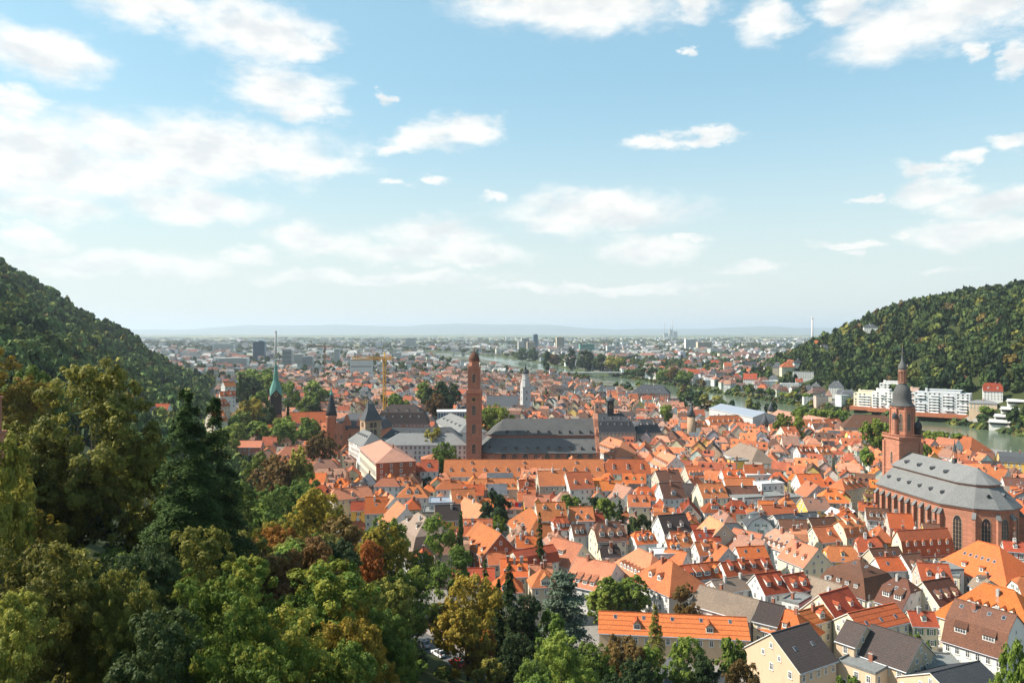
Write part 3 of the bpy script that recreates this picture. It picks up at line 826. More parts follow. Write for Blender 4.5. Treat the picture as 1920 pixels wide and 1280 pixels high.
k = len(prof); vs = [(29, y, z) for y, z in prof] + [(31.5, y, z) for y, z in prof]
q.add(vs, [tuple(reversed(range(k))), tuple(range(k, 2 * k))] + [(i, (i + 1) % k, k + (i + 1) % k, k + i) for i in range(k)])
for y in (-15, -10, 10, 15): q.box(30.2, y, 17 if abs(y) > 12 else 27, 1.6, 1.6, 4, 0, 0, .4)
q.build('gable_front', ['redstone'], t1)
q = MB(); q.loft([(.6, 0), (.5, 2.2), (.9, 2.6), (.6, 3.4), (.3, 4.2)], 8); q.build('statue', ['palestone'], t1, loc=(30.2, 0, 39.5))
om = MB(); om.loft([(.75, 0), (.75, 1.3)], 10, m=0); om.loft([(.95, 1.3), (.6, 1.75), (.1, 1.95)], 10, m=1); om.box(0, -.62, .35, .7, .3, .8, 2)
om = om.mesh('dormer', ['slate_light', 'slate_dark', 'glass'])
for k in range(9): ob('dormer', om, t1, (-26 + k * 6.6, -14.2, 18.4))
for k in range(9): ob('dormer', om, t1, (-25 + k * 6.4, -7.6, 27.4))
for k in range(3): ob('dormer', om, t1, (-29 - 13.6 * sin(.5 + k * .42), -13.6 * cos(.5 + k * .42), 18.6))
aw = arch_window_mesh(3.4, 5.2, 'palestone', False)
for k in range(9): ob('arched_window', aw, t1, (-27 + k * 6.6, -15.6, 10.9), 0)
q = MB()
for k in range(10): q.box(-30.3 + k * 6.6, -16.0, 0, 1.0, .8, 15.6)
q.build('pilasters', ['redstone'], t1)
KEEP.append((18, 480, 0, 50, 19)); lm(22, 470, 'the long slate-roofed church')
# ---- tall red bell tower
t1 = thing('bell_tower', (-23.2, 469, 0), 0, 'tall slender red sandstone bell tower with a small domed lantern and clock', 'tower'); t1.scale = (.89, .89, 1)
q = MB(); q.box(0, 0, 0, 9.8, 9.8, 36)
for s in (-1, 1):
    for r_ in (-1, 1): q.box(s * 4.55, r_ * 4.55, 0, 1.2, 1.2, 52.5)
q.box(0, 0, 36, 10.9, 10.9, .9); q.box(0, 0, 36.9, 9.3, 9.3, 15.6); q.box(0, 0, 52.4, 11.2, 11.2, 1.0); q.box(0, 0, 53.4, 10.2, 10.2, 1.4)
for z in (12, 24): q.box(0, 0, z, 10.4, 10.4, .6)
q.build('shaft', ['redstone'], t1)
q = MB(); q.box(0, 0, 54.8, 7.7, 7.7, 12.4)
for s in (-1, 1):
    for r_ in (-1, 1): q.box(s * 3.7, r_ * 3.7, 54.8, .9, .9, 12)
q.box(0, 0, 67.2, 8.8, 8.8, .9)
for a in range(4):
    w_ = 4.2; pts = [(-w_, -4.3, 68.0), (w_, -4.3, 68.0), (0, -4.3, 70.6), (-w_, -3.9, 68.0), (w_, -3.9, 68.0), (0, -3.9, 70.6)]
    ca, sa = cos(a * pi / 2), sin(a * pi / 2)
    q.add([(x * ca - y * sa, x * sa + y * ca, z) for x, y, z in pts], [(0, 1, 2), (5, 4, 3), (0, 3, 4, 1), (1, 4, 5, 2), (2, 5, 3, 0)])
q.build('belfry', ['redstone'], t1)
q = MB(); q.loft([(3.6, 68), (3.6, 71.5), (4.0, 71.7), (4.0, 72.1), (3.4, 72.3)], 8, a=pi / 8); q.build('lantern', ['redstone'], t1)
q = MB(); q.loft([(3.7, 72.1), (3.7, 73.2), (3.3, 74.8), (2.4, 76.2), (1.2, 77.2), (.5, 77.8), (.45, 79), (.15, 79.4)], 12); q.build('dome', ['tile_brown'], t1, True)
cross(t1, 0, 0, 79.2, 3.4)
wl = arch_window_mesh(2.7, 6.0, 'palestone', False); wu = arch_window_mesh(2.1, 5.2, 'palestone', False)
for z, me, d in ((28.0, wl, 4.9), (39.3, wl, 4.66), (59.2, wu, 3.86), (16.0, wl, 4.9)):
    for a in range(4): ob('arched_window', me, t1, (d * sin(a * pi / 2), -d * cos(a * pi / 2), z), a * pi / 2)
for a in (-pi / 2, 0, pi / 2): clock_face(t1, 4.75 * sin(a), -4.75 * cos(a), 49.0, 1.5, a)
KEEP.append((-23, 469, 0, 8, 8)); lm(-23, 469, 'the tall red bell tower')
# ---- hall church of red sandstone with a grey roof
CHX, CHY, CHR = 183.5, 324.0, atan2(-43, 7.0)      # axis points from the tower towards the choir
t1 = thing('church', (CHX, CHY, 0), CHR, 'big red sandstone church with a pale grey two-tier roof, buttresses and polygonal choir', 'church')
HL = 22.0
def plan(r, z, xa=-HL, xb=HL - 4):
    # body ring with a polygonal choir at +x
    k = r * 0.86
    return [(xa, -r, z), (xb, -r, z), (xb + k * .72, -r * .62, z), (xb + k * .98, -r * .18, z), (xb + k * .98, r * .18, z), (xb + k * .72, r * .62, z), (xb, r, z), (xa, r, z)]
def rloft(q, rings, m=0):
    n = len(rings[0])
    q.add([p for r in rings for p in r], [(i * n + k, i * n + k + 1, (i + 1) * n + k + 1, (i + 1) * n + k) for i in range(len(rings) - 1) for k in range(n - 1)], m)
q = MB(); rloft(q, [plan(16.3, -1), plan(16.3, 22.0)])
q.poly([(-HL, 16.3, 0), (-HL, -16.3, 0), (-HL, -16.3, 22), (-HL, -8.6, 29), (-HL, -8.6, 30.2), (-HL, 0, 35.1), (-HL, 8.6, 30.2), (-HL, 8.6, 29), (-HL, 16.3, 22)])
rloft(q, [plan(8.7, 28.4), plan(8.7, 30.2)]); rloft(q, [plan(16.6, 20.9), plan(16.9, 21.3), plan(16.9, 21.8), plan(16.4, 22.0)]); rloft(q, [plan(16.5, 4.2), plan(16.8, 4.4), plan(16.5, 4.9)])
q.build('wall', ['redstone'], t1)
q = MB(); rloft(q, [plan(16.4, 21.75), plan(17.3, 21.8), plan(17.4, 22.2), plan(8.8, 29.2)]); q.build('lower_roof', ['slate_light'], t1)
q = MB(); rloft(q, [plan(8.7, 29.9), plan(9.5, 29.95), plan(9.55, 30.3)])
B_ = plan(9.55, 30.3); e0, e1 = (-HL, 0, 35.6), (HL - 4, 0, 35.6)
q.poly([B_[0], B_[1], e1, e0]); q.poly([B_[6], B_[7], e0, e1])
for k in range(1, 6): q.poly([B_[k], B_[k + 1], e1])
q.build('upper_roof', ['slate_light'], t1)
bt = MB(); bt.box(0, -.9, 0, 1.25, 2.4, 9.0); bt.box(0, -.65, 9.0, 1.2, 1.9, 9.5); bt.add([(-.7, -1.75, 18.3), (.7, -1.75, 18.3), (.7, .35, 20.6), (-.7, .35, 20.6), (-.7, .35, 18.4), (.7, .35, 18.4), (-.7, -1.75, 18.0), (.7, -1.75, 18.0)], [(0, 1, 2, 3), (6, 7, 1, 0), (1, 7, 5, 2), (0, 3, 4, 6)], 1)
bt = bt.mesh('buttress', ['redstone', 'slate_light'])
gw = arch_window_mesh(2.5, 13.5, 'palestone', True)
for k in range(10):
    x = -HL + .5 + k * 4.15
    ob('buttress', bt, t1, (x, -16.3, 0), 0); ob('buttress', bt, t1, (x, 16.3, 0), pi)
    if k < 9: ob('gothic_window', gw, t1, (x + 2.07, -16.32, 5.5), 0); ob('gothic_window', gw, t1, (x + 2.07, 16.32, 5.5), pi)
pp = plan(16.3, 0)
gw2 = arch_window_mesh(3.4, 14.0, 'palestone', True)
for k in range(1, 6):
    p0, p1 = pp[k], pp[k + 1]; mx, my = (p0[0] + p1[0]) / 2, (p0[1] + p1[1]) / 2; a = atan2(p1[1] - p0[1], p1[0] - p0[0])
    ob('gothic_window', gw2, t1, (mx + .02 * sin(a), my - .02 * cos(a), 4.6), a)
    ob('buttress', bt, t1, (p0[0], p0[1], 0), a - .35 if k > 1 else a - .3)
dm = MB(); dm.box(0, .5, 0, 1.0, 1.6, .9, 0); dm.shell([[(-.7, -.45, .75), (0, -.45, 1.45), (0, 1.9, 1.45), (-.7, 1.9, .75)][::-1], [(.7, -.45, .75), (0, -.45, 1.45), (0, 1.9, 1.45), (.7, 1.9, .75)]], .1, 0); dm.box(0, -.31, .12, .7, .1, .65, 1)
dm = dm.mesh('dormer', ['slate_mid', 'black'])
for k in range(6): ob('dormer', dm, t1, (-18 + k * 6.6, -13.6, 25.1), 0)
for k in range(4): ob('dormer', dm, t1, (-16 + k * 8.0, -6.6, 31.9), 0)
for k in range(2): ob('dormer', dm, t1, (HL + 6.2, -4 + k * 7, 26.0), pi / 2 - .3 + k * .5)
q = MB(); q.box(0, 0, -.8, 1.3, 1.3, 2.6, 0); q.box(0, 0, 1.8, 1.7, 1.7, .25, 1)
for s in (-1, 1):
    for r_ in (-1, 1): q.box(s * .5, r_ * .5, 2.05, .2, .2, 2.2, 1)
q.box(0, 0, 4.25, 1.7, 1.7, .25, 1); q.loft([(.85, 4.5), (.3, 7.0), (.06, 9.6)], 8, m=0)
q.build('roof_turret', ['slate_mid', 'redstone'], t1, loc=(5.5, 0, 35.6))
KEEP.append((CHX, CHY, CHR, 38, 21)); lm(CHX, 310, 'the big sandstone church')
# tower of that church
tx, ty = CHX - cos(CHR) * (HL + 5.3), CHY - sin(CHR) * (HL + 5.3)
t1 = thing('church_tower', (tx, ty, 0), CHR, 'red sandstone church tower with bulbous dark onion spire and viewing gallery', 'tower'); t1.scale = (.84, .84, 1)
q = MB(); q.box(0, 0, 0, 13, 13, 42.2)
for s in (-1, 1):
    for r_ in (-1, 1): q.box(s * 6.2, r_ * 6.2, 0, 1.8, 1.8, 40)
for z in (14, 27): q.box(0, 0, z, 13.6, 13.6, .6)
q.box(0, 0, 41.6, 14.6, 14.6, .9)
q.build('shaft', ['redstone'], t1)
q = MB()
for a in range(4):
    ca, sa = cos(a * pi / 2), sin(a * pi / 2)
    def tr(x, y): return (x * ca - y * sa, x * sa + y * ca)
    cx_, cy_ = tr(0, -7.1); q.box(cx_, cy_, 43.3, 14.2, .25, .3, 0, a * pi / 2)
    for k in range(22):
        cx_, cy_ = tr(-6.9 + k * .657, -7.1); q.box(cx_, cy_, 42.5, .16, .16, .8, 0, a * pi / 2)
q.build('balustrade', ['redstone'], t1)
q = MB(); q.loft([(5.9, 42.5), (5.9, 55), (6.4, 55.3), (6.4, 56.2)], 8, a=pi / 8)
for k in range(8):
    a = k * pi / 4 + pi / 8; q.box(5.9 * cos(a), 5.9 * sin(a), 42.5, 1.0, 1.0, 12.7, 0, a)
q.build('octagon', ['redstone'], t1)
ow = arch_window_mesh(2.0, 8.0, 'palestone', True)
for k in range(8): a = k * pi / 4; ob('arched_window', ow, t1, (5.5 * sin(a), -5.5 * cos(a), 45.0), a)
q = MB(); q.loft([(6.6, 56.1), (5.9, 56.6), (4.9, 57.7), (4.5, 59.4), (4.5, 61.4), (4.2, 63.2), (3.3, 64.8), (2.3, 65.8), (1.9, 66.6)], 16); q.build('bulb_roof', ['slate_warm'], t1, True)
q = MB(); q.loft([(2.5, 66.5), (2.5, 66.9)], 8, a=pi / 8)
for k in range(8): a = k * pi / 4 + pi / 8; q.box(1.9 * cos(a), 1.9 * sin(a), 66.9, .45, .45, 5.0, 0, a)
q.loft([(1.2, 66.9), (1.2, 71.9)], 8); q.loft([(2.1, 71.8), (2.2, 72.3), (1.9, 72.6)], 8, a=pi / 8)
q.build('lantern', ['tile_pink'], t1)
q = MB(); q.loft([(1.9, 72.5), (2.1, 73.3), (2.0, 74.3), (1.4, 75.5), (.75, 76.6), (.45, 78.2), (.28, 80.4), (.1, 83.0)], 12); q.build('onion_spire', ['slate_warm'], t1, True)
cross(t1, 0, 0, 82.6, 2.0)
q = MB(); q.loft([(1.5, 42.5), (1.5, 46), (1.9, 46.1), (2.0, 47.2), (1.6, 48.4), (.7, 49.3), (.1, 50.4)], 10, m=0); q.build('stair_turret', ['slate_dark'], t1, True, loc=(5.2, 5.6, 0))
q = MB(); q.loft([(1.2, 42.5), (1.2, 50.5)], 8, m=0); q.loft([(1.5, 50.5), (1.5, 51), (1.3, 52.2), (.4, 53.2), (.1, 54)], 8, m=1); q.build('stair_turret', ['redstone', 'slate_dark'], t1, loc=(2.0, -5.9, 0))
for z in (7, 18, 30):
    for a in (0, pi / 2, -pi / 2): ob('arched_window', arch_window_mesh(1.7, 5.5, 'palestone', True) if 'tw' not in MC else MC['tw'], t1, (6.5 * sin(a), -6.5 * cos(a), z), a)
KEEP.append((tx, ty, CHR, 10, 10)); lm(tx, ty, 'the onion-domed church tower')
# ---- church with the green copper spire
x, y = -191.5, 620
t1 = thing('church_tower', (x, y, 0), .35, 'dark church tower with a tall pointed green copper spire', 'tower')
q = MB(); q.box(0, 0, 0, 8.6, 8.6, 38.5); q.box(0, 0, 24, 9.0, 9.0, .6); q.build('shaft', ['tile_dark'], t1)
q = MB(); q.box(0, 0, 0, 9.4, 9.4, 23.4); q.build('base', ['redstone'], t1)
q = MB(); r = 4.75; c_ = [(-r, -r), (r, -r), (r, r), (-r, r)]; mid = [(0, -r), (r, 0), (0, r), (-r, 0)]
for i in range(4):
    a0, a1, m0 = c_[i], c_[(i + 1) % 4], mid[i]; mn = mid[(i + 3) % 4]
    q.poly([(a0[0], a0[1], 38), (m0[0], m0[1], 43.5), (m0[0] * .45, m0[1] * .45, 51)]); q.poly([(m0[0], m0[1], 43.5), (a1[0], a1[1], 38), (m0[0] * .45, m0[1] * .45, 51)])
    q.poly([(a0[0], a0[1], 38), (m0[0] * .45, m0[1] * .45, 51), (a0[0] * .32, a0[1] * .32, 51)]); q.poly([(a1[0], a1[1], 38), (a1[0] * .32, a1[1] * .32, 51), (m0[0] * .45, m0[1] * .45, 51)])
    q.poly([(a0[0] * .32, a0[1] * .32, 51), (m0[0] * .45, m0[1] * .45, 51), (0, 0, 70)]); q.poly([(m0[0] * .45, m0[1] * .45, 51), (a1[0] * .32, a1[1] * .32, 51), (0, 0, 70)])
    q.poly([(a0[0] * .95, a0[1] * .95, 38), (a1[0] * .95, a1[1] * .95, 38), (m0[0] * .95, m0[1] * .95, 43.2)], 1)
q.build('spire', ['copper', 'tile_dark'], t1)
cross(t1, 0, 0, 69.6, 3)
for a in range(4): clock_face(t1, 4.55 * sin(a * pi / 2), -4.55 * cos(a * pi / 2), 39.5, 1.5, a * pi / 2)
KEEP.append((x, y, 0, 8, 8)); lm(x, y, 'the green copper spire')
house(-168, 640, .2, 34, 16, 15, 23, 'tile_red', 'redstone', 'gable', detail=2, chim=0, name='church_nave', label='red-roofed church nave among trees next to the green spire', cat='church')
# ---- red sandstone library with a round turret
t1 = thing('library', (-122, 548, 0), -.25, 'ornate red sandstone building with stepped gables and a round corner turret with conical roof', 'library')
q = MB(); q.box(14, 6, 0, 36, 16, 22); q.box(-1, -1, 0, 10, 12, 25); q.build('wall', ['redstone'], t1)
q = MB(); q.shell(roof_faces('mansard', 37, 17, 22, 31), .3); rf_ = q.build('roof', ['slate_mid'], t1, loc=(14, 6, 0))
for xx in (5, 16, 27):
    q = MB(); q.add([(-3.5, -2.2, 18), (3.5, -2.2, 18), (3.5, -2.2, 25), (1.9, -2.2, 27.5), (1.1, -2.2, 30), (0, -2.2, 31.5), (-1.1, -2.2, 30), (-1.9, -2.2, 27.5), (-3.5, -2.2, 25)] + [(-3.5, -1.4, 18), (3.5, -1.4, 18), (3.5, -1.4, 25), (1.9, -1.4, 27.5), (1.1, -1.4, 30), (0, -1.4, 31.5), (-1.1, -1.4, 30), (-1.9, -1.4, 27.5), (-3.5, -1.4, 25)],
        [tuple(range(9)), tuple(reversed(range(9, 18)))] + [(i, 9 + i, 9 + (i + 1) % 9, (i + 1) % 9) for i in range(9)])
    gb = q.build('gable', ['redstone'], t1, loc=(xx, 0, 0)); ob('arched_window', cached('aw3', lambda: arch_window_mesh(2.6, 3.6, 'palestone', False)), gb, (0, -2.2, 20))
for k in range(8): ob('arched_window', cached('aw4', lambda: arch_window_mesh(1.7, 3.6, 'palestone', False)), t1, (-1 + k * 4.3, -2.02 if k > 1 else -7.02, 14))
q = MB(); q.loft([(3.5, 0), (3.5, 29), (3.9, 29.4), (3.9, 31)], 14); q.build('turret', ['redstone'], t1, True, loc=(-5, -6, 0))
q = MB(); q.loft([(4.1, 30.9), (3.2, 34.5), (2.3, 39), (1.5, 43), (.9, 45)], 14, m=0); q.loft([(1.2, 45), (1.2, 46), (.8, 47.2), (.3, 48.5), (.08, 52)], 10, m=1)
q.build('turret_roof', ['slate_dark', 'verdigris'], t1, True, loc=(-5, -6, 0))
KEEP.append((-110, 552, 0, 27, 16)); lm(-120, 548, 'the red sandstone library')
# ---- square tower with openings
t1 = thing('square_tower', (-93.5, 506, 0), .5, 'stout pale sandstone tower with paired arched openings and a steep slate tent roof', 'tower')
q = MB(); q.box(0, 0, 0, 11, 11, 32); q.box(0, 0, 31.4, 11.7, 11.7, .6); q.build('wall', ['palestone'], t1)
q = MB(); q.add([(-6.1, -6.1, 32), (6.1, -6.1, 32), (6.1, 6.1, 32), (-6.1, 6.1, 32), (-3.1, -3.1, 38.4), (3.1, -3.1, 38.4), (3.1, 3.1, 38.4), (-3.1, 3.1, 38.4), (-1.9, -.5, 42.6), (1.9, -.5, 42.6), (1.9, .5, 42.6), (-1.9, .5, 42.6)],
    [(0, 1, 5, 4), (1, 2, 6, 5), (2, 3, 7, 6), (3, 0, 4, 7), (4, 5, 9, 8), (5, 6, 10, 9), (6, 7, 11, 10), (7, 4, 8, 11), (8, 9, 10, 11), (3, 2, 1, 0)])
for s in (-1, 1): q.box(s * 1.6, 0, 41.4, .8, .9, 4.0, 0, 0, .25)
q.build('roof', ['slate_mid'], t1)
for a in range(4):
    for s in (-1, 1):
        for z in (22.6, 27.3):
            ob('arched_window', cached('aw5', lambda: arch_window_mesh(2.3, 3.6, 'palestone', False, 'black')), t1, (5.5 * sin(a * pi / 2) + s * 1.25 * cos(a * pi / 2), -5.5 * cos(a * pi / 2) + s * 1.25 * sin(a * pi / 2), z), a * pi / 2)
KEEP.append((-93.5, 506, 0, 8, 8)); lm(-93, 506, 'the square sandstone tower')
# ---- big halls and university blocks
def big(x, y, rot, L, W, ze, zr, roof, wall, kind, label, name='hall', cat='building', lmk=None, **kw):
    r_ = house(x, y, rot, L, W, ze, zr, roof, wall, kind, label=label, name=name, cat=cat, **kw)
    if lmk: lm(x, y, lmk)
    return r_
big(-84, 590, 0.02, 39, 21, 20, 34, 'tile_dark', 'brick', 'mansard', 'large hall with a steep dark brown mansard roof and low red walls', lmk='the dark-roofed hall', dorm='f,h,4,.45,1.6 f,h,5,.18,1.2', chim=0, cheek='grey')
big(-54, 480, 0.01, 52, 20, 20.5, 26.5, 'slate_light', 'white', 'hip', 'wide three-storey building with weathered grey hipped roof', dorm='', chim=0, win='rtrim', lmk='the grey-roofed university wing')
big(-92, 486, -1.1, 34, 15, 20, 27, 'slate_light', 'white', 'hip', 'white wing with a pale grey roof and small dormers, left of the square sandstone tower', dorm='f,h,5,.5,1.0', chim=0, win='rtrim')
big(-60, 512, 0.0, 52, 14, 20, 26, 'slate_mid', 'white', 'hip', 'long low grey-roofed block directly behind the weathered grey hipped roof', dorm='f,h,5,.35,1.3', chim=0)
inst = big(-71, 432, radians(-70), 56, 21, 21, 26.5, 'tile_pink', 'brick', 'hip', 'tall institute building with salmon hipped roof and long cream window front', wx=2.4, chim=1, lmk='the salmon-roofed institute', sky=0)
q = MB(); q.box(0, -10.56, .2, 55.8, .12, 20.2, 0)
for k in range(20): q.box(-26.6 + k * 2.8, -10.64, 1, .35, .1, 19, 1)
q.build('cream_facade', ['cream', 'trim'], inst)
for k in range(20):
    for z in (5, 10, 15): ob('arched_window', cached('aw7', lambda: arch_window_mesh(1.3, 3.2, 'trim', False)), inst, (-25.2 + k * 2.65, -10.64, z), 0)
big(-44, 441, 0.15, 16, 12, 17, 19.5, 'tile_salmon', 'brick', 'hip', 'low brick annex with hipped roof attached right of the salmon-roofed institute', chim=0)
big(-39, 567, radians(-70.8), 72, 20, 20, 27, 'slate_light', 'white', 'hip', 'white building with tall slit windows and pale grey roof left of the bell tower', dorm='f,k,5,.5 f,h,5,.3,1.1', chim=0, wx=4.0, lmk='the white slit-windowed building')
RH(834, 862, 1130, 861, 893, 19, O, 'white', 'gable', dorm='f,g,14,.30,1.4 f,h,3,.72,1.2', chim=0, name='seminary', label='very long orange-roofed building with a row of dormers in front of the slate church', cat='building', wx=3.4)
RH(1134, 861, 1216, 861, 888, 19, RD, 'white', 'half', dorm='f,g,3,.3,1.4 f,h,3,.5,1.2', chim=0, name='seminary', label='streaky red roofed east end of the very long dormered building', cat='building', wx=3.4)
lm(20, 424, 'the long orange-roofed seminary')
RH(790, 862, 822, 862, 883, 19, 'tile_red', 'white', 'gable', dorm='f,g,1,.3,2.0', chim=0, name='seminary', label='short red-roofed wing with one gabled dormer left of the very long dormered building', cat='building')
t1 = big(74, 575, -.04, 36, 18, 16, 28.5, 'slate_dark', 'pink', 'mansard', 'old hall with black slate mansard roof and a clock lantern tower', lmk='the black-roofed hall with the lantern', dorm='f,h,5,.5,1.0 f,h,6,.2,1.0', chim=0, cheek='slate_dark', win='rtrim')
q = MB(); q.box(0, 0, 24, 4.6, 4.6, 14); q.box(0, 0, 38, 5.2, 5.2, .5); q.build('lantern_tower', ['slate_dark'], t1, loc=(0, 0, 1.5))
q = MB(); q.loft([(3.4, 38.5), (3.0, 40), (1.2, 41), (1.1, 42.3), (.5, 43.4), (.1, 46)], 8, a=pi / 8); q.build('lantern_roof', ['slate_mid'], t1, loc=(0, 0, 1.5))
clock_face(t1, 0, -2.35, 35.5, 1.2, 0)
big(102, 585, .3, 20, 12, 14, 23, 'slate_dark', 'pink', 'mansard', 'smaller black mansard block joined right of the hall with the lantern', dorm='f,h,3,.3,1.1', chim=2)
t1 = big(209, 695, radians(-78), 81, 24, 17, 21, 'zinc', 'grey', 'gable', 'large modern pale hall with a shallow grey metal roof and gridded gable', lmk='the modern grey-roofed hall', chim=0, wx=30, floors=0)
q = MB()
for k in range(13): q.box(0, -11.4 + k * 1.9, 0, .12, .12, 15)
for k in range(8): q.box(0, 0, 1 + k * 1.9, .1, 23, .1)
q.build('facade_grid', ['zinc'], t1, loc=(41.0, 0, 1))
for (px, py, Y, z0_, z1_, r_, lb) in ((1434, 775, 640, 11.5, 22.5, 4.2, 'round tower with a tall grey cone roof in front of the modern grey-roofed hall'), (1445, 753, 760, 12, 20.5, 3.0, 'round tower with a small pale cone roof behind the modern hall'), (1296, 756, 620, 22, 32, 3.2, 'slim round turret with a dark cone roof among orange roofs')):
    x, y, z = PYz(px, py, Y)
    t1 = thing('round_tower', (x, y, 0), 0, lb, 'tower')
    q = MB(); q.loft([(r_, 0), (r_, z0_)], 14); q.build('wall', ['palestone'], t1, True)
    q = MB(); q.loft([(r_ + .5, z0_ - .3), (r_ * .45, z0_ + (z - z0_) * .55), (.12, z)], 14); q.loft([(.3, z), (.1, z + 1.5)], 6); q.build('cone_roof', ['slate_mid'], t1, True)
    KEEP.append((x, y, 0, r_ + 1, r_ + 1))
RH(1456, 768, 1572, 788, 8, 15, 'tile_pink', 'palestone', 'hip', chim=0, name='stable_building', label='very long pinkish-roofed riverside building behind the grey-roofed hall', cat='building', floors=1); lm(264, 690, 'the long riverside roof')
RH(1594, 777, 1668, 779, 10, 22.5, 'tile_brown', 'palestone', 'hip', chim=0, name='armoury', label='blocky sandstone building with brown hipped roof left of the onion-domed tower', cat='building', wx=5, dorm='f,k,4,.4'); lm(290, 625, 'the brown-roofed armoury')
# ---- white church tower and its nave
t1 = thing('church_tower', (14.6, 830, 0), .3, 'slim pale church tower with stepped stages and a dark lantern top', 'tower')
q = MB(); q.box(0, 0, 0, 9, 9, 30); q.box(0, 0, 30, 9.8, 9.8, .8); q.loft([(5.2, 30.8), (4.2, 38), (4.6, 38.4), (4.4, 39)], 8, a=pi / 8); q.loft([(3.2, 39), (3.2, 44.5), (3.7, 45)], 8, a=pi / 8); q.build('shaft', ['grey'], t1)
q = MB(); q.loft([(3.8, 44.8), (3.2, 47), (1.4, 48.5), (1.2, 51), (.6, 52.5), (.1, 56)], 8, a=pi / 8); q.build('roof', ['slate_dark'], t1)
for a in range(4):
    for z in (16, 23): ob('arched_window', cached('aw6', lambda: arch_window_mesh(1.8, 3.8, 'grey', False)), t1, (4.5 * sin(a * pi / 2), -4.5 * cos(a * pi / 2), z), a * pi / 2)
KEEP.append((14.6, 830, 0, 6, 6)); lm(14.6, 830, 'the pale church tower')
big(-10, 815, .05, 34, 18, 12, 22, 'slate_mid', 'white', 'gable', 'church nave with a plain grey roof left of the pale tower', name='church_nave', cat='church', chim=0)
# colonnaded block right of the crane
x, y, _ = PYz(856, 760, 700)
t1 = thing('modern_building', (x, y, 0), .1, 'low modern block with a flat roof and white vertical columns behind the red bell tower', 'building')
q = MB(); q.box(0, 0, 0, 34, 16, 17); q.build('wall', ['bluegrey'], t1)
q = MB(); q.box(0, 0, 17, 36, 18, 1.2)
for k in range(15): q.box(-17 + k * 2.43, -8.6, 0, .5, .5, 17)
q.build('colonnade', ['white'], t1); KEEP.append((x, y, 0, 18, 10))
# ---- tower cranes
def crane(x, y, hgt, rot, jib, label, col='crane_yellow', s=1.0):
    t_ = thing('tower_crane', (x, y, 0), rot, label, 'crane')
    def lattice(q, p, q_, w, n):
        p = mathutils.Vector(p); q_ = mathutils.Vector(q_); d = (q_ - p); u = d.orthogonal().normalized() * w / 2; v_ = d.normalized().cross(u.normalized()) * w / 2
        cs = [u + v_, u - v_, -u - v_, -u + v_]
        for c in cs: q.tube(p + c, q_ + c, .26 * s, 0, 4)
        for i in range(n):
            a0, a1 = p + d * (i / n), p + d * ((i + 1) / n)
            for k in range(4): q.tube(a0 + cs[k], a1 + cs[(k + 1) % 4], .2 * s, 0, 3)
    q = MB(); lattice(q, (0, 0, 0), (0, 0, hgt), 2.0 * s, 22); q.build('mast', [col], t_)
    q = MB(); lattice(q, (0, 0, hgt + .8), (jib, 0, hgt + 2.0), 1.8 * s, 14); q.build('jib', [col], t_)
    q = MB(); lattice(q, (0, 0, hgt + .8), (-jib * .3, 0, hgt + .8), 1.5 * s, 6); q.tube((0, 0, hgt), (0, 0, hgt + 6), .5 * s, 0, 4); q.tube((0, 0, hgt + 6), (-jib * .28, 0, hgt + 1.2), .1, 0, 3); q.tube((0, 0, hgt + 6), (jib * .6, 0, hgt + 2), .1, 0, 3); q.build('counter_jib', [col], t_)
    q = MB(); q.box(-jib * .26, 0, hgt - 2.2, 2.6 * s, 1.6 * s, 2.6 * s); q.build('counterweight', ['concrete'], t_)
    q = MB(); q.box(1.4 * s, -1.4 * s, hgt - 1.6, 1.6 * s, 1.6 * s, 2.2 * s); q.build('cab', ['white_paint'], t_)
    return t_
crane(-106.7, 640, 67, radians(232), 34, 'yellow tower crane rising beside the dark mansard hall'); lm(-106.7, 640, 'the yellow crane'); KEEP.append((-106, 640, 0, 3, 3))
x, y, z = PYz(609, 650, 1500); crane(x, y, z, radians(200), 30, 'thin distant crane beyond the left rooftops', 'tile_pink', .9)
# ---- bridges
def bridge(x0, x1, y, z, w, piers, label, poles=0):
    t_ = thing('bridge', ((x0 + x1) / 2, y, 0), 0, label, 'bridge'); L = x1 - x0
    q = MB(); q.box(0, 0, z - 1.8, L, w, 1.8); q.build('deck', ['concrete'], t_)
    for s in (-1, 1):
        q = MB(); q.box(0, s * w / 2, z + .9, L, .2, .2)
        for k in range(int(L / 6)): q.box(-L / 2 + 3 + k * 6, s * w / 2, z, .15, .15, .95)
        q.build('railing', ['zinc'], t_)
    for p_ in piers:
        q = MB(); q.box(p_ - (x0 + x1) / 2, 0, -9, 5, w * .8, z + 7.2, 0, 0, .8); q.build('pier', ['concrete'], t_)
    for k in range(poles):
        q = MB(); xx = -L / 2 + (k + .5) * L / poles; q.tube((xx, -w / 2 + 1 if k % 2 else w / 2 - 1, z), (xx, -w / 2 + 1 if k % 2 else w / 2 - 1, z + 10), .28, 0, 5, .16); q.box(xx, -w / 2 + 2 if k % 2 else w / 2 - 2, z + 9.8, .5, 2.2, .3); q.build('lamp_post', ['zinc'], t_)
bridge(84, 275, 1623, 4.5, 18, (160, 208), 'road bridge with lamp posts over the river right of the red bell tower', 10); lm(180, 1623, 'the road bridge')
bridge(-330, 60, 3010, 6, 20, (-230, -150, -70), 'far low bridge over the wide pale reach of the river')
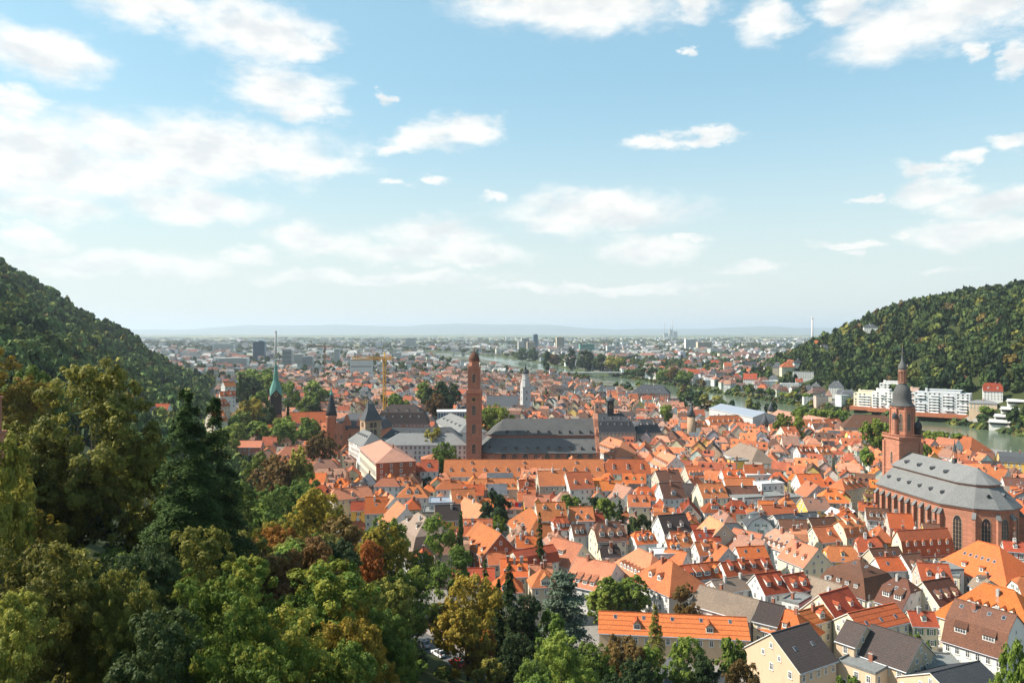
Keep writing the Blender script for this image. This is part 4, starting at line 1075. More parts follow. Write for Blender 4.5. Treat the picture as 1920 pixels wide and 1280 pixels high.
# ---- across the river
def apartment(x, y, rot, L, W, fl, z0, label, wall='shaded_white', name='apartment_building', balc=3, pent=True, brick=False, cat='apartments'):
    t_ = thing(name, (x, y, z0), rot, label, cat); h = fl * 3.0
    q = MB(); q.box(0, 0, 0, L, W, h); q.box(0, 0, h, L + .3, W + .3, .35)
    if pent: q.box(L * .05, 0, h + .35, L * .55, W * .7, 2.8); q.box(L * .05, 0, h + 3.15, L * .6, W * .75, .25); q.box(-L * .3, 0, h, 2.2, 2.4, 4.4)
    q.build('wall', [wall], t_)
    if brick: q = MB(); q.box(0, -3, -4.2, L + 6, W + 6, 4.1); q.build('podium', ['brick'], t_)
    n = max(2, int(L / 4.2)); wm = cached(('aw', 'apt'), lambda: window_mesh(2.0, 1.7, far=True)); 
    ra_ = random.Random(int(x))
    for f_ in range(fl):
        for k in range(n):
            if ra_.random() < .15: continue
            ob('window', wm, t_, ((k + .5) / n * L - L / 2, -W / 2, f_ * 3 + .9), 0)
        for s in (-1,):
            for k in range(max(1, int(W / 4.5))): ob('window', wm, t_, (s * L / 2, (k + .5) / max(1, int(W / 4.5)) * W - W / 2, f_ * 3 + .9), -pi / 2)
    for b_ in range(balc):
        xx = (b_ + .5) / balc * L - L / 2
        for f_ in range(fl):
            if ra_.random() < .3: continue
            ob('balcony', cached(('bal', round(L / balc * .6)), lambda: (lambda q: (q.box(0, -1.0, -.15, round(L / balc * .6), 2.0, .18), q.box(0, -1.95, .03, round(L / balc * .6), .08, 1.0), q.mesh('balcony', ['white_paint']))[-1])(MB())), t_, (xx, -W / 2, f_ * 3.0 + .1), 0)
    KEEP.append((x, y, rot, L / 2 + 3, W / 2 + 4)); return t_
x, y, z = PYz(1768, 775, 812); apartment(x, y, radians(-38), 52, 17, 7, 4.5, 'long white terraced apartment block on a brick podium across the river', balc=4, brick=True); lm(x, y, 'the white riverside apartments')
x, y, z = PYz(1624, 758, 900); apartment(x, y, radians(-40), 24, 14, 5, 3, 'cream riverside hotel block with grey top floor across the river', 'cream', balc=1, brick=True, name='hotel', cat='hotel')
x, y, z = PYz(1657, 760, 880); apartment(x, y, radians(-40), 22, 15, 6, 3, 'white riverside block with small balconies left of the onion-domed tower', 'white', balc=3, brick=True)
x, y, z = PYz(1672, 745, 930); apartment(x, y, radians(-30), 26, 14, 5, 12, 'white flat-roofed block higher behind the riverside hotel', 'white', balc=2)
x, y, z = PYz(1716, 752, 860); apartment(x, y, radians(-35), 12, 12, 7, 3, 'narrow pink-white apartment tower just right of the onion spire', 'pink', balc=1)
x, y, z = PYz(1843, 792, 778); house(x, y, radians(-30), 24, 15, 18, 20.5, 'slate_light', 'peach', 'hip', z0=-2, label='large peach-coloured riverside villa with a flat grey roof', name='villa', cat='villa'); lm(x, y, 'the peach riverside villa'); KEEP.append((x, y, 0, 14, 12))
for k, (px, py, w_) in enumerate([(1900, 800, 40), (1908, 787, 38), (1915, 773, 34), (1922, 758, 30)]):
    x, y, z = PYz(px, py, 735 + k * 7)
    t1 = thing('terraced_block', (x, y, max(z, 0)), radians(-32), ['lowest', 'second', 'third', 'topmost'][k] + ' white terrace storey of the stepped riverside building at the right edge', 'apartments', 'stepped white riverside building')
    q = MB(); q.box(0, 0, -7, w_, 13, 11.6, 0); q.box(0, -6.6, .6, w_ * .95, .2, 2.0, 1); q.box(0, -7.5, 2.9, w_ + 2, 3.4, .9, 0); q.build('storey', ['white', 'glass'], t1); KEEP.append((x, y, 0, w_ / 2, 9))
x, y, z = hit(1861, 756, 600, 1200); t1 = house(x, y, radians(-28), 17, 13, z + 12, z + 20, 'tile_red', 'white', 'half', z0=z - 2, dorm='f,g,2,.3,1.6', label='steep red-roofed white villa on the slope above the peach villa', name='villa', cat='villa'); lm(x, y, 'the red-roofed hillside villa')
VILLAS = [(1337, 714, 14, 22, 'slate_mid', 'pink', 'hip'), (1350, 719, 15, 20, 'slate_mid', 'white', 'gable'), (1364, 699, 14, 20, 'tile_orange', 'white', 'gable'), (1381, 722, 16, 22, 'tile_red', 'beige', 'hip'),
    (1408, 699, 22, 22, 'slate_dark', 'white', 'gable'), (1426, 699, 13, 18, 'slate_dark', 'cream', 'hip'), (1407, 728, 24, 28, 'tile_red', 'white', 'gable'), (1441, 703, 16, 24, 'slate_mid', 'beige', 'hip'),
    (1457, 703, 16, 24, 'slate_mid', 'beige', 'hip'), (1476, 703, 24, 24, 'tile_orange', 'cream', 'hip'), (1496, 691, 16, 18, 'slate_dark', 'white', 'pyramid'), (1506, 715, 36, 18, 'flat_grey', 'white', 'flat'),
    (1441, 732, 32, 18, 'flat_white', 'white', 'flat'), (1480, 737, 32, 18, 'flat_white', 'white', 'flat'), (1568, 742, 26, 28, 'slate_mid', 'white', 'hip'), (1592, 755, 30, 24, 'slate_mid', 'pink', 'mansard'),
    (1539, 760, 22, 18, 'flat_grey', 'pink', 'flat'), (1516, 756, 20, 10, 'flat_white', 'white', 'flat'), (1632, 622, 24, 14, 'slate_mid', 'white', 'hip'), (1534, 653, 12, 14, 'tile_bright', 'white', 'gable'),
    (1545, 660, 12, 12, 'slate_mid', 'white', 'gable'), (1300, 712, 22, 20, 'tile_red', 'pink', 'gable'), (1318, 706, 16, 16, 'tile_red', 'white', 'hip'), (1340, 688, 14, 13, 'tile_red', 'beige', 'gable'), (1808, 717, 8, 9, 'tile_orange', 'pink', 'gable'),
    (1757, 750, 0, 0, '', '', '') , (1290, 690, 16, 14, 'tile_red', 'white', 'hip'), (1760, 640, 10, 7, 'flat_white', 'pink', 'flat'), (1700, 692, 7, 6, 'tile_salmon', 'white', 'gable'), (1825, 770, 10, 14, 'tile_tan', 'yellow', 'hip')]
for (px, pyb, wpx, hpx, rf, wl_, kd) in VILLAS:
    if not wpx: continue
    x, y, z = hit(px, pyb, 700, 3000)
    L = wpx * y / F; h_ = hpx * y / F
    house(x, y, radians(-22) + (px % 7) * .05, max(L, 5), max(min(L * .75, 15), 4.5), z + h_ * (.62 if kd != 'flat' else .97), z + h_, rf, wl_, kd, z0=z - 3, chim=1, name='villa', cat='villa', group='villas on the far river bank', dorm='f,g,1,.25,1.5' if kd in ('hip', 'gable') and L > 9 else '', floors=3, wx=3.0)
vr_ = random.Random(21); nv = 0
while nv < 40:
    px = vr_.uniform(1225, 1600); pyb = float(np.interp(px, [1225, 1330, 1400, 1500, 1600], [719, 728, 737, 752, 766])) - vr_.uniform(0, 62) * (1 if px < 1500 else .5)
    nv += 1; x, y, z = hit(px, pyb, 700, 3000); wpx = vr_.uniform(11, 20); L = min(max(wpx * y / F, 8), 22); W = L * vr_.uniform(.6, .85)
    if any(obb_hit((x, y, radians(-20), L / 2, W / 2), o_, 2) for o_ in FOOTP + KEEP) or z < -1: continue
    h_ = vr_.uniform(11, 16)
    house(x, y, radians(-22) + vr_.uniform(-.3, .3), L, W, z + h_ * .62, z + h_, vr_.choice(['tile_red', 'tile_brown', 'slate_mid', 'slate_mid', 'tile_orange', 'slate_dark', 'tile_pink']), vr_.choice(['white', 'white', 'cream', 'beige', 'pink', 'white']), vr_.choice(['hip', 'gable', 'half', 'mansard', 'hip']), z0=z - 3, chim=1, name='villa', cat='villa', group='villas on the far river bank', dorm=vr_.choice(['', 'f,g,1,.25,1.6', 'f,g,2,.3,1.3']), floors=3, wx=3.0)
x, y, z = hit(1614, 611, 700, 2500)
t1 = thing('ruined_tower', (x, y, z - 2), 0, 'dark ruined tower stump on the skyline of the right hill', 'tower')
q = MB(); q.box(-2, 0, 0, 3.0, 5, 19); q.box(2.2, 0, 0, 2.6, 5, 17); q.box(0, 0, 14, 3, 5, 2); q.box(0, 0, 0, 6, 6, 7); q.build('wall', ['tile_dark'], t1)
# ---- far landmarks
def chimney_far(px, ytop, Y, r, label, mat='white_paint', z0=0):
    x, y, z = PYz(px, ytop, Y); t_ = thing('chimney_stack', (x, y, z0), 0, label, 'chimney')
    q = MB(); q.loft([(r, 0), (r * .72, z - z0)], 14); q.build('stack', [mat], t_, True); q = MB(); q.loft([(r * .8, z - z0 - 6), (r * .8, z - z0 - 2)], 14); q.build('band', ['concrete'], t_)
chimney_far(1523, 595, 2500, 3.9, 'tall pale factory chimney rising beyond the end of the right hill', 'flat_white')
chimney_far(517, 620, 2300, 4.0, 'tall slim beige chimney behind the green copper spire', 'concrete')
chimney_far(1532, 637, 2700, 2.2, 'short thin chimney just right of the tall pale one')
for px, yt, r in ((1246, 604, 5), (1257, 608, 4.5), (1261, 602, 5)): chimney_far(px, yt, 11000, r, ['leftmost', 'middle', 'rightmost and tallest'][(1246, 1257, 1261).index(px)] + ' hazy power station chimney on the far horizon', 'concrete')
x, y, z = PYz(1258, 612, 11000); t1 = thing('power_station', (x, y, 0), 0, 'hazy blocky power station on the horizon below its chimneys', 'power station')
q = MB(); q.box(0, 0, 0, 45, 50, 120); q.box(65, 0, 0, 45, 50, 100); q.box(-75, 0, 0, 60, 40, 70); q.build('wall', ['concrete'], t1)
for (px, pyt, Y, w_, d_, fl, wl_, lb, nm) in [(487, 640, 2450, 36, 30, 16, 'bluegrey', 'dark blue glass office tower in the far left city', 'office_tower'), (539, 655, 1850, 22, 16, 15, 'grey', 'pale grey slab tower right of the green copper spire', 'high_rise'),
        (632, 654, 2250, 16, 16, 14, 'white', 'narrow blue-white high-rise in the distance above the yellow crane jib', 'high_rise'), (678, 672, 1480, 42, 26, 12, 'white', 'big windowless pale cube building left of the yellow crane', 'department_store'),
        (438, 671, 1900, 72, 18, 6, 'white', 'long white building with window bands at the foot of the left hill', 'office_building'), (420, 644, 3300, 90, 16, 8, 'white', 'long row of pale flats right of the left hill end', 'apartment_block'),
        (561, 664, 1900, 26, 16, 12, 'white', 'white stepped apartment block left of the distant high-rise', 'apartment_block'), (577, 668, 1850, 26, 18, 11, 'grey', 'grey apartment block beside the white stepped one', 'apartment_block'),
        (1048, 632, 3600, 26, 22, 22, 'beige', 'brown high-rise standing alone beyond the bridge', 'high_rise'), (1055, 632, 3650, 12, 18, 22, 'grey', 'grey slab joined to the brown high-rise', 'high_rise'), (985, 634, 3400, 34, 20, 18, 'grey', 'grey high-rise beyond the river bend', 'high_rise'),
        (976, 640, 3300, 22, 20, 14, 'white', 'white high-rise left of the grey one at the river bend', 'high_rise'), (1004, 627, 3800, 22, 20, 24, 'bluegrey', 'dark blue tower at the river bend', 'high_rise'), (995, 641, 3250, 32, 20, 13, 'beige', 'dark brown block in front of the blue tower', 'apartment_block'),
        (1145, 648, 3000, 34, 20, 9, 'white', 'white double block in the flat city beyond the bridge', 'apartment_block'), (1100, 645, 3100, 60, 20, 8, 'copper', 'wide teal-roofed building in the far city', 'office_building'), (1295, 636, 3900, 60, 20, 11, 'white', 'pale hospital-like block far beyond the river', 'office_building'),
        (1320, 641, 3600, 70, 24, 10, 'beige', 'beige stepped block far right of the flat city', 'office_building'), (770, 634, 4200, 60, 20, 12, 'white', 'cluster of white flats on the far plain', 'apartment_block'), (745, 661, 2400, 26, 12, 4, 'white', 'small white cube pair among dark trees', 'office_building')]:
    x, y, z = PYz(px, pyt, Y); h = max(z, 6)
    t_ = thing(nm, (x, y, 0), .12, lb, nm.replace('_', ' '))
    q = MB(); q.box(0, 0, 0, w_, d_, h, 0); q.box(w_ * .1, 0, h, w_ * .35, d_ * .4, 2.6, 0)
    q.build('wall', [wl_], t_)
    for k in range(min(fl, 14)):
        zz = h - (k + .85) * (h / fl)
        if zz < 0: break
        if px != 678 or k in (0, 4, 8): qq = MB(); qq.box(0, -d_ / 2 - .02, zz, w_ * .92, .2, h / fl * .45); qq.build('window_band', ['glass'], t_)
    KEEP.append((x, y, 0, w_ / 2 + 2, d_ / 2 + 2))
# ---- left edge: sandstone gable top with a green statue
x, y, z = PYz(-2, 745, 70)
t1 = thing('castle_gable', (x - 1.6, y, z - 28), .3, 'top of a red sandstone castle gable at the left edge', 'gable')
q = MB(); q.box(.7, 0, 0, 1.9, 1.6, 24.6); q.box(.7, 0, 24.6, 2.2, 1.9, .25); q.box(.9, 0, 24.85, 1.1, 1.2, 3.0); q.box(.9, 0, 27.85, 1.3, 1.4, .2); q.box(1.0, 0, 28.05, .7, .8, .95)
q.build('masonry', ['redstone'], t1)
q = MB(); q.loft([(.34, 0), (.30, .5), (.36, .9), (.30, 1.3), (.12, 1.42), (.14, 1.5), (.17, 1.66), (.13, 1.82), (.03, 1.88)], 10, sy=.8); q.tube((.3, -.05, 1.2), (.55, -.25, .9), .08, 0, 6); q.tube((.55, -.25, .2), (.55, -.25, 2.3), .035, 0, 5); q.tube((-.3, 0, 1.2), (-.42, -.15, .8), .08, 0, 6)
o = q.build('statue', ['verdigris'], None, True, loc=(x - .65, y + .2, z + 1.0)); tag(o, 'green weathered statue with a staff standing on the castle gable', 'statue')
# ---- road, wall, rail fence and parked cars on the castle slope
rd = [(-75, 262), (-45, 215), (-30.5, 196), (-22.5, 186), (-14, 175.2), (-6, 165), (4, 152.5), (22, 131), (48, 100)]
def offs(pts, d):
    out = []
    for i, p in enumerate(pts):
        a = pts[max(0, i - 1)]; b = pts[min(len(pts) - 1, i + 1)]; dx, dy = b[0] - a[0], b[1] - a[1]; l = hypot(dx, dy); out.append((p[0] - dy / l * d, p[1] + dx / l * d))
    return out
def ribbon(name, d0, d1, dz, mat, sol=0.25):
    q = MB(); A = offs(rd, d0); B = offs(rd, d1); zc = [tz(*p) + 1.1 for p in rd]
    for i in range(len(rd) - 1):
        q.shell([[(A[i][0], A[i][1], zc[i] + dz), (A[i + 1][0], A[i + 1][1], zc[i + 1] + dz), (B[i + 1][0], B[i + 1][1], zc[i + 1] + dz), (B[i][0], B[i][1], zc[i] + dz)]], sol)
    return q.build(name, [mat])
plain('asphalt', (0.10, 0.095, 0.09), .9, nz=.3); plain('paving', (0.30, 0.24, 0.20), .9, nz=.3)
tag(ribbon('road', -3.6, 3.0, 0, 'asphalt', 2.2), kind='structure'); tag(ribbon('pavement', 3.0, 5.0, .14, 'paving', 2.4), kind='structure')
t1 = thing('fence', (0, 0, 0), 0, 'wooden post and rail fence along the road on the slope', 'fence')
A = offs(rd, 5.1); zc = [tz(*p) + 1.2 for p in rd]
q = MB()
for i in range(len(A) - 1):
    for z in (.45, .95): q.tube((A[i][0], A[i][1], zc[i] + z), (A[i + 1][0], A[i + 1][1], zc[i + 1] + z), .07, 0, 5)
q.build('rail', ['wood'], t1)
for i in range(len(A) - 1):
    n = max(1, int(hypot(A[i + 1][0] - A[i][0], A[i + 1][1] - A[i][1]) / 2.4))
    for k in range(n):
        u = k / n; ob('post', cached('post', lambda: (lambda q: (q.box(0, 0, -.6, .14, .14, 1.75), q.mesh('post', ['wood']))[-1])(MB())), t1, (A[i][0] + (A[i + 1][0] - A[i][0]) * u, A[i][1] + (A[i + 1][1] - A[i][1]) * u, zc[i] + (zc[i + 1] - zc[i]) * u))
def car(x, y, z, rot, paint, label, L=4.4, Hh=1.5, suv=False):
    t_ = thing('parked_car', (x, y, z), rot, label, 'car', 'cars parked along the road')
    w = 1.78; q = MB(); hb = .92 if suv else .80
    prof = [(-L / 2, .35), (-L / 2 + .05, .75), (-L / 2 + .25, hb), (L * .20, hb + .02), (L * .40, hb - .10), (L / 2 - .05, .62), (L / 2, .35), (L / 2 - .3, .2), (-L / 2 + .3, .2)]
    k = len(prof)
    def ring(s, inset): return [(px * (1 - inset * .02), s * (w / 2 - inset * .07), pz) for px, pz in prof]
    r0, r1, r2, r3 = ring(-1, 1), ring(-1, 0), ring(1, 0), ring(1, 1)
    r1 = [(a, -w / 2 + .06 + (.0 if b_ < .7 else .05), b_) for a, _, b_ in r1]; r2 = [(a, -b2, c) for a, b2, c in r1]
    q.add(r1 + r2, [tuple(range(k)), tuple(reversed(range(k, 2 * k)))] + [(i, k + i, k + (i + 1) % k, (i + 1) % k) for i in range(k)])
    q.build('body', [paint], t_)
    q = MB(); rl = [(-L * .44, hb), (L * .24, hb), (L * .08, Hh - .06), (-L * .02, Hh), (-L * .30, Hh - .02), (-L * .38, Hh - .14)]; k = len(rl)
    vs = [(a, -(w / 2 - .10 - (b_ - hb) * .25), b_) for a, b_ in rl] + [(a, (w / 2 - .10 - (b_ - hb) * .25), b_) for a, b_ in rl]
    q.add(vs, [tuple(range(k)), tuple(reversed(range(k, 2 * k)))] + [(i, k + i, k + (i + 1) % k, (i + 1) % k) for i in range(k)]); cb = q.build('cabin_glass', ['glass'], t_)
    q = MB(); q.shell([[(L * .08, -.70, Hh - .03), (L * .08, .70, Hh - .03), (-L * .02, .66, Hh + .03), (-L * .02, -.66, Hh + .03)][::-1], [(-L * .02, -.66, Hh + .03), (-L * .02, .66, Hh + .03), (-L * .31, .66, Hh + .02), (-L * .31, -.66, Hh + .02)][::-1]], .05)
    for s in (-1, 1):
        for (xa, za, xb, zb) in ((L * .24, hb, L * .08, Hh - .04), (-L * .10, hb, -L * .10, Hh - .02), (-L * .44, hb, -L * .36, Hh - .10)): q.tube((xa, s * .80, za), (xb, s * .68, zb), .045, 0, 4)
    q.build('roof', [paint], t_)
    if suv or Hh < 1.5: q = MB(); q.box(-L * .12, 0, Hh + .035, .9, .9, .02); q.build('sunroof', ['black'], t_)
    for sx in (-1, 1):
        for s in (-1, 1):
            q = MB(); q.loft([(.32, -.1), (.33, 0), (.32, .1)], 14, m=0); q.loft([(.19, -.115), (.19, .115)], 10, m=1)
            o_ = q.build('wheel', ['rubber', 'silver_paint'], t_, loc=(sx * L * .30, s * (w / 2 - .12), .32)); o_.rotation_euler = (pi / 2, 0, 0)
    for s in (-1, 1):
        q = MB(); q.box(L / 2 - .13, s * .62, .58, .12, .34, .14); q.build('headlight', ['white_paint'], t_)
        q = MB(); q.box(-L / 2 + .06, s * .66, .66, .12, .26, .2); q.build('tail_light', ['red_paint'], t_)
    q = MB(); q.box(-L / 2 + .02, 0, .42, .06, .52, .12); q.build('number_plate', ['white_paint'], t_)
ra = atan2(186 - 165, -22.5 + 6)
for (x, y, pnt, lb, suv) in ((-19.8, 181.8, 'silver_paint', 'silver-grey estate car with dark roof panel, parked behind the white car', True), (-15.5, 176.4, 'white_paint', 'white parked car between the grey car and the red car', False), (-11.0, 170.8, 'red_paint', 'bright red hatchback parked nearest on the slope road', False)):
    car(x - 1.3, y - 1.2, tz(x, y) + 1.1, ra, pnt, lb, 4.5 if suv else 4.25, 1.62 if suv else 1.47, suv)
# ---- market tent, tarpaulin and flags near the big church
x, y = P(1570, 965, 9); t1 = thing('tent', (x, y, 0), .2, 'crumpled white sheeting over scaffolding in front of the sandstone church', 'tent')
q = MB(); pts = [(-5, -4, 9), (-1, -4, 11), (3, -4, 9.6), (6, -4, 11.4), (8, -4, 9)]
for i in range(4): q.shell([[pts[i], pts[i + 1], (pts[i + 1][0], 3, pts[i + 1][2] + 1), (pts[i][0], 3, pts[i][2] + 1)]], .1)
q.build('sheet', ['white_sheet'], t1)
q = MB()
for xx in (-5, -1, 3, 6, 8): q.tube((xx, -4, 0), (xx, -4, 9), .08, 0, 4); q.tube((xx, 3, 0), (xx, 3, 9.4), .08, 0, 4)
for z in (3, 6): q.tube((-5, -4, z), (8, -4, z), .06, 0, 4)
q.build('scaffold', ['zinc'], t1)
x, y = P(1655, 978, 8); o = MB(); o.box(0, 0, 0, 15, .12, 4.2); o = o.build('tarpaulin', ['blue_tarp'], None, loc=(x, y, 5.5), rz=.12); tag(o, 'blue and white tarpaulin strung at the foot of the sandstone church', 'tarpaulin')
x, y = P(965, 946, 15.5); t1 = thing('flag', (x, y, 4), .5, 'small red and blue banner on a pole beside the dark rounded tree', 'flag')
q = MB(); q.tube((0, 0, 0), (0, 0, 13), .08, 0, 5); q.build('pole', ['zinc'], t1); q = MB(); q.add([(0, 0, 10.6), (2.0, .2, 10.3), (2.0, .2, 12.2), (0, 0, 12.6)], [(0, 1, 2, 3)], 0); q.add([(2.0, .2, 10.3), (3.2, 0, 10.0), (3.2, 0, 11.9), (2.0, .2, 12.2)], [(0, 1, 2, 3)], 1); q.build('cloth', ['red_cloth', 'blue_tarp'], t1)
# ------------------------------------------------------------------ houses placed one by one
# lower right
RH(1446, 1188, 1515, 1168, 8.5, 15, DK, 'peach', 'gable', sl=.75, dorm='f,k,2,.5', chim=0, floors=1, win='plain')
RH(1589, 1163, 1624, 1174, 5.5, 14.5, DK, 'peach', 'gable', sl=.7, chim=0)
RH(1635, 1171, 1727, 1200, 7.5, 14, DK, 'peach', 'gable', sl=.75, chim=0, floors=1)
RH(1792, 1123, 1905, 1153, 7.5, 17, BN, 'white', 'mangable', sl=1.25, dorm='f,k,4,.78 f,s,2,.15,3.0', chim=2, wx=2.2)
RH(1823, 1088, 1925, 1113, 10, 18, BR, 'cream', 'hip', dorm='f,g,6,.42,1.0', chim=1)
RH(1818, 1010, 1890, 1029, 10, 18, BR, 'beige', 'hip', dorm='f,k,6,.55 f,f,2,.2,1.4', chim=0)
RH(1682, 995, 1775, 990, 1020, 16.5, O, 'cream', 'mangable', sl=1.25, dorm='f,g,6,.20,1.1 f,h,5,.03,1.1', chim=1, ze=8)
RH(1630, 1029, 1684, 1025, 1046, 14.5, BN, 'beige', dorm='f,k,2,.5', chim=0)
RH(1641, 1046, 1706, 1043, 1066, 13, BR, 'white', dorm='f,k,2,.5', chim=1)
RH(1690, 1040, 1722, 1037, 1073, 14, BN, 'white', dorm='f,g,2,.25,1.3', chim=0)
RH(1666, 1077, 1716, 1091, 7, 16, BN, 'white', 'half', dorm='f,k,3,.6 f,s,2,.25,2.2')
RH(1730, 1091, 1780, 1083, 1132, 15.5, BN, 'cream', dorm='f,k,4,.5 f,g,3,.25,1.3')
RH(1590, 1150, 1676, 1131, 1176, 13, RW, 'cream', 'gable', sl=.7, dorm='f,k,3,.35', chim=1)
RH(1545, 1113, 1580, 1103, 6, 14.5, RD, 'cream', 'gable', L=13, dorm='f,g,2,.35,1.4')
RH(1581, 1041, 1638, 1058, 8.5, 17, BN, 'cream', 'mansard', sl=1.0, dorm='f,k,3,.8 f,f,4,.12,1.4', chim=1)
RH(1455, 992, 1487, 1002, 5.5, 17, PK, 'white', 'half', dorm='f,k,3,.5 f,g,5,.08,1.0', L=13)
RH(1493, 1014, 1525, 1026, 6, 16, SA, 'cream', 'gable', dorm='f,h,3,.3,1.2', L=13)
RH(1523, 989, 1571, 985, 1015, 15.5, O, 'cream', 'gable', dorm='f,g,1,.4', chim=0)
RH(1572, 977, 1612, 973, 1006, 18, O, 'cream', 'mangable', sl=1.2, dorm='f,s,2,.6,1.2 f,h,2,.12,1.3')
RH(1460, 974, 1511, 975, 990, 14, BN, 'white', chim=0)
RH(1516, 972, 1564, 969, 984, 14.5, BN, 'beige', dorm='f,k,1,.5')
RH(1450, 966, 1528, 960, 975, 13, SD, 'grey', sl=.6, dorm='f,k,3,.5')
RH(1428, 947, 1491, 946, 964, 14, O, 'cream', chim=2)
RH(1403, 954, 1430, 957, 974, 15, O, 'white', dorm='f,g,1,.4')
RH(1503, 933, 1546, 931, 955, 15.5, PK, 'yellow', dorm='f,k,2,.6')
RH(1514, 901, 1533, 909, 6, 16.5, SA, 'grey', L=12)
RH(1493, 889, 1537, 888, 913, 17, BR, 'white', dorm='f,k,2,.6')
RH(1545, 916, 1574, 917, 942, 17, BR, 'cream', 'hip', dorm='f,h,2,.2')
RH(1575, 898, 1605, 893, 915, 17.5, O, 'beige', 'hip', dorm='f,s,3,.4,1.6')
RH(1358, 912, 1418, 911, 929, 16, BN, 'white')
RH(1308, 907, 1354, 905, 933, 18, O, 'cream', dorm='f,g,3,.35,1.3')
RH(1353, 881, 1392, 880, 897, 16.5, BR, 'white', dorm='f,g,2,.35,2.0')
RH(1395, 871, 1431, 872, 893, 17, RD, 'pink')
RH(1357, 897, 1414, 896, 911, 16, O, 'white')
RH(1385, 829, 1424, 842, 8, 19, TN, 'white', 'hip')
# middle
RH(1112, 980, 1166, 977, 1014, 20, BN, 'cream', 'half', dorm='f,g,3,.25,1.9 f,k,2,.75', wx=2.4, sl=1.05)
RH(1186, 998, 1223, 995, 1018, 17, BR, 'white', 'half', dorm='f,g,3,.25,1.3 f,k,2,.7')
RH(1234, 967, 1284, 963, 998, 19, DK, 'white', 'gable', dorm='f,g,2,.3,1.3', sl=1.1)
RH(1182, 1022, 1239, 1047, 8, 16.5, SA, 'white', 'hip', dorm='f,g,6,.25,1.3', L=13)
RH(1240, 1045, 1266, 1055, 8, 17, O, 'white', 'hip', dorm='f,g,2,.3,1.6 b,h,1,.3,2.0', sl=.9, L=9)
RH(1275, 1061, 1326, 1055, 1086, 14.5, RD, 'white', dorm='f,s,3,.18,2.2')
RH(1322, 1055, 1349, 1053, 1083, 14, BR, 'white', dorm='f,g,1,.3')
RH(1352, 1055, 1441, 1047, 1076, 14.5, RD, 'white', dorm='f,s,4,.4,1.3', chim=1)
RH(1380, 1026, 1432, 1023, 1044, 15.5, BR, 'white', dorm='f,k,2,.6', chim=1)
RH(1336, 1014, 1360, 1025, 6.5, 15.5, O, 'grey', L=11, dorm='f,g,1,.4,1.5')
RH(1303, 1017, 1335, 1015, 1040, 15.5, O, 'white', dorm='f,s,1,.3,2.6')
RH(1268, 1003, 1292, 1001, 1024, 16.5, O, 'white', 'gable', dorm='f,g,1,.35,1.8')
RH(1250, 1012, 1272, 1011, 1028, 15, BR, 'white', dorm='f,g,2,.2')
RH(1255, 1030, 1280, 1035, 5, 13, O, 'white', L=8, dorm='')
RH(1333, 969, 1355, 981, 8, 17.5, SA, 'beige', L=13)
RH(1352, 956, 1367, 966, 6.5, 16.5, PK, 'grey', 'half', L=13, dorm='f,k,3,.5')
RH(1300, 995, 1344, 993, 1012, 15, RD, 'white', dorm='f,k,3,.5')
RH(1385, 992, 1420, 1000, 6, 15, SA, 'white', dorm='f,g,2,.3', L=12)
RH(1395, 1003, 1425, 1012, 6, 14, PK, 'white', L=12)
RH(1314, 1097, 1424, 1126, 6, 13.5, TN, 'white', 'gable', sl=.7, win='rtrim', floors=1)
RH(1426, 1127, 1470, 1137, 5.5, 13.5, DK, 'cream', 'gable', sl=.7, win='plain')
RH(1334, 1089, 1412, 1077, 1107, 12.5, TN, 'white', 'gable', sl=.65, win='rtrim', chim=2)
RH(1416, 1077, 1462, 1071, 1112, 15, RD, 'white', 'gable', dorm='f,s,2,.35,1.4', sl=1.0)
RH(1466, 1080, 1505, 1073, 1108, 14, RD, 'white', 'gable', dorm='f,g,2,.25,1.7')
RH(1530, 1083, 1560, 1092, 6, 13, TN, 'grey', L=12)
RH(1472, 1142, 1494, 1148, 5.5, 13, BR, 'cream', 'hip', dorm='f,f,1,.3', L=6)
RH(1497, 1147, 1554, 1132, 1165, 12, RW, 'cream', sl=.75, dorm='f,g,1,.2,2.0')
RH(1124, 1146, 1398, 1158, 1192, 11, RW, 'peach', 'gable', sl=.7, dorm='f,g,2,.2,2.0 f,k,5,.75', chim=0, name='long_house', floors=1)
# brick villa and neighbours
RH(896, 977, 939, 1001, 7, 19, O, 'brick', 'gable', sl=.9, dorm='f,f,4,.15,1.5', ze=12, chim=1)
RH(962, 1033, 1036, 1021, 1058, 15.5, RD, 'beige', 'mangable', sl=1.05, chim=0)
RH(1083, 1044, 1155, 1058, 9, 14.5, SA, 'white', 'gable', dorm='f,s,5,.12,1.5', ze=8, chim=2)
RH(1050, 1010, 1080, 1018, 7, 15, SA, 'cream', dorm='f,f,1,.4,2.6', L=14)
RH(986, 945, 1020, 971, 8, 17, O, 'cream', 'hip', dorm='f,f,4,.15,1.3', ze=9.5, L=18)
RH(1005, 943, 1058, 941, 975, 21, O, 'cream', 'gable', dorm='f,g,2,.6,1.5', sl=1.05)
RH(1067, 951, 1110, 950, 976, 18.5, O, 'white', 'gable', dorm='f,k,1,.6 f,g,2,.1,1.3')
RH(1112, 963, 1124, 962, 982, 15, RD, 'white')
RH(1036, 970, 1066, 968, 993, 17, RD, 'white', 'half', dorm='f,s,3,.2,1.2')
RH(1072, 984, 1095, 983, 1003, 16, BN, 'white', dorm='f,g,2,.2')
RH(1008, 883, 1055, 882, 910, 21, O, 'beige', 'gable', chim=1, wx=2.4)
RH(1061, 886, 1106, 884, 916, 21, O, 'white', 'gable', dorm='f,g,2,.3,1.2', wx=2.2)
RH(769, 952, 815, 981, 9, 20, TN, 'grey', 'mansard', sl=1.3, dorm='f,g,2,.55,1.5 f,h,5,.12,1.5', cheek='tile_tan', L=20, ze=7)
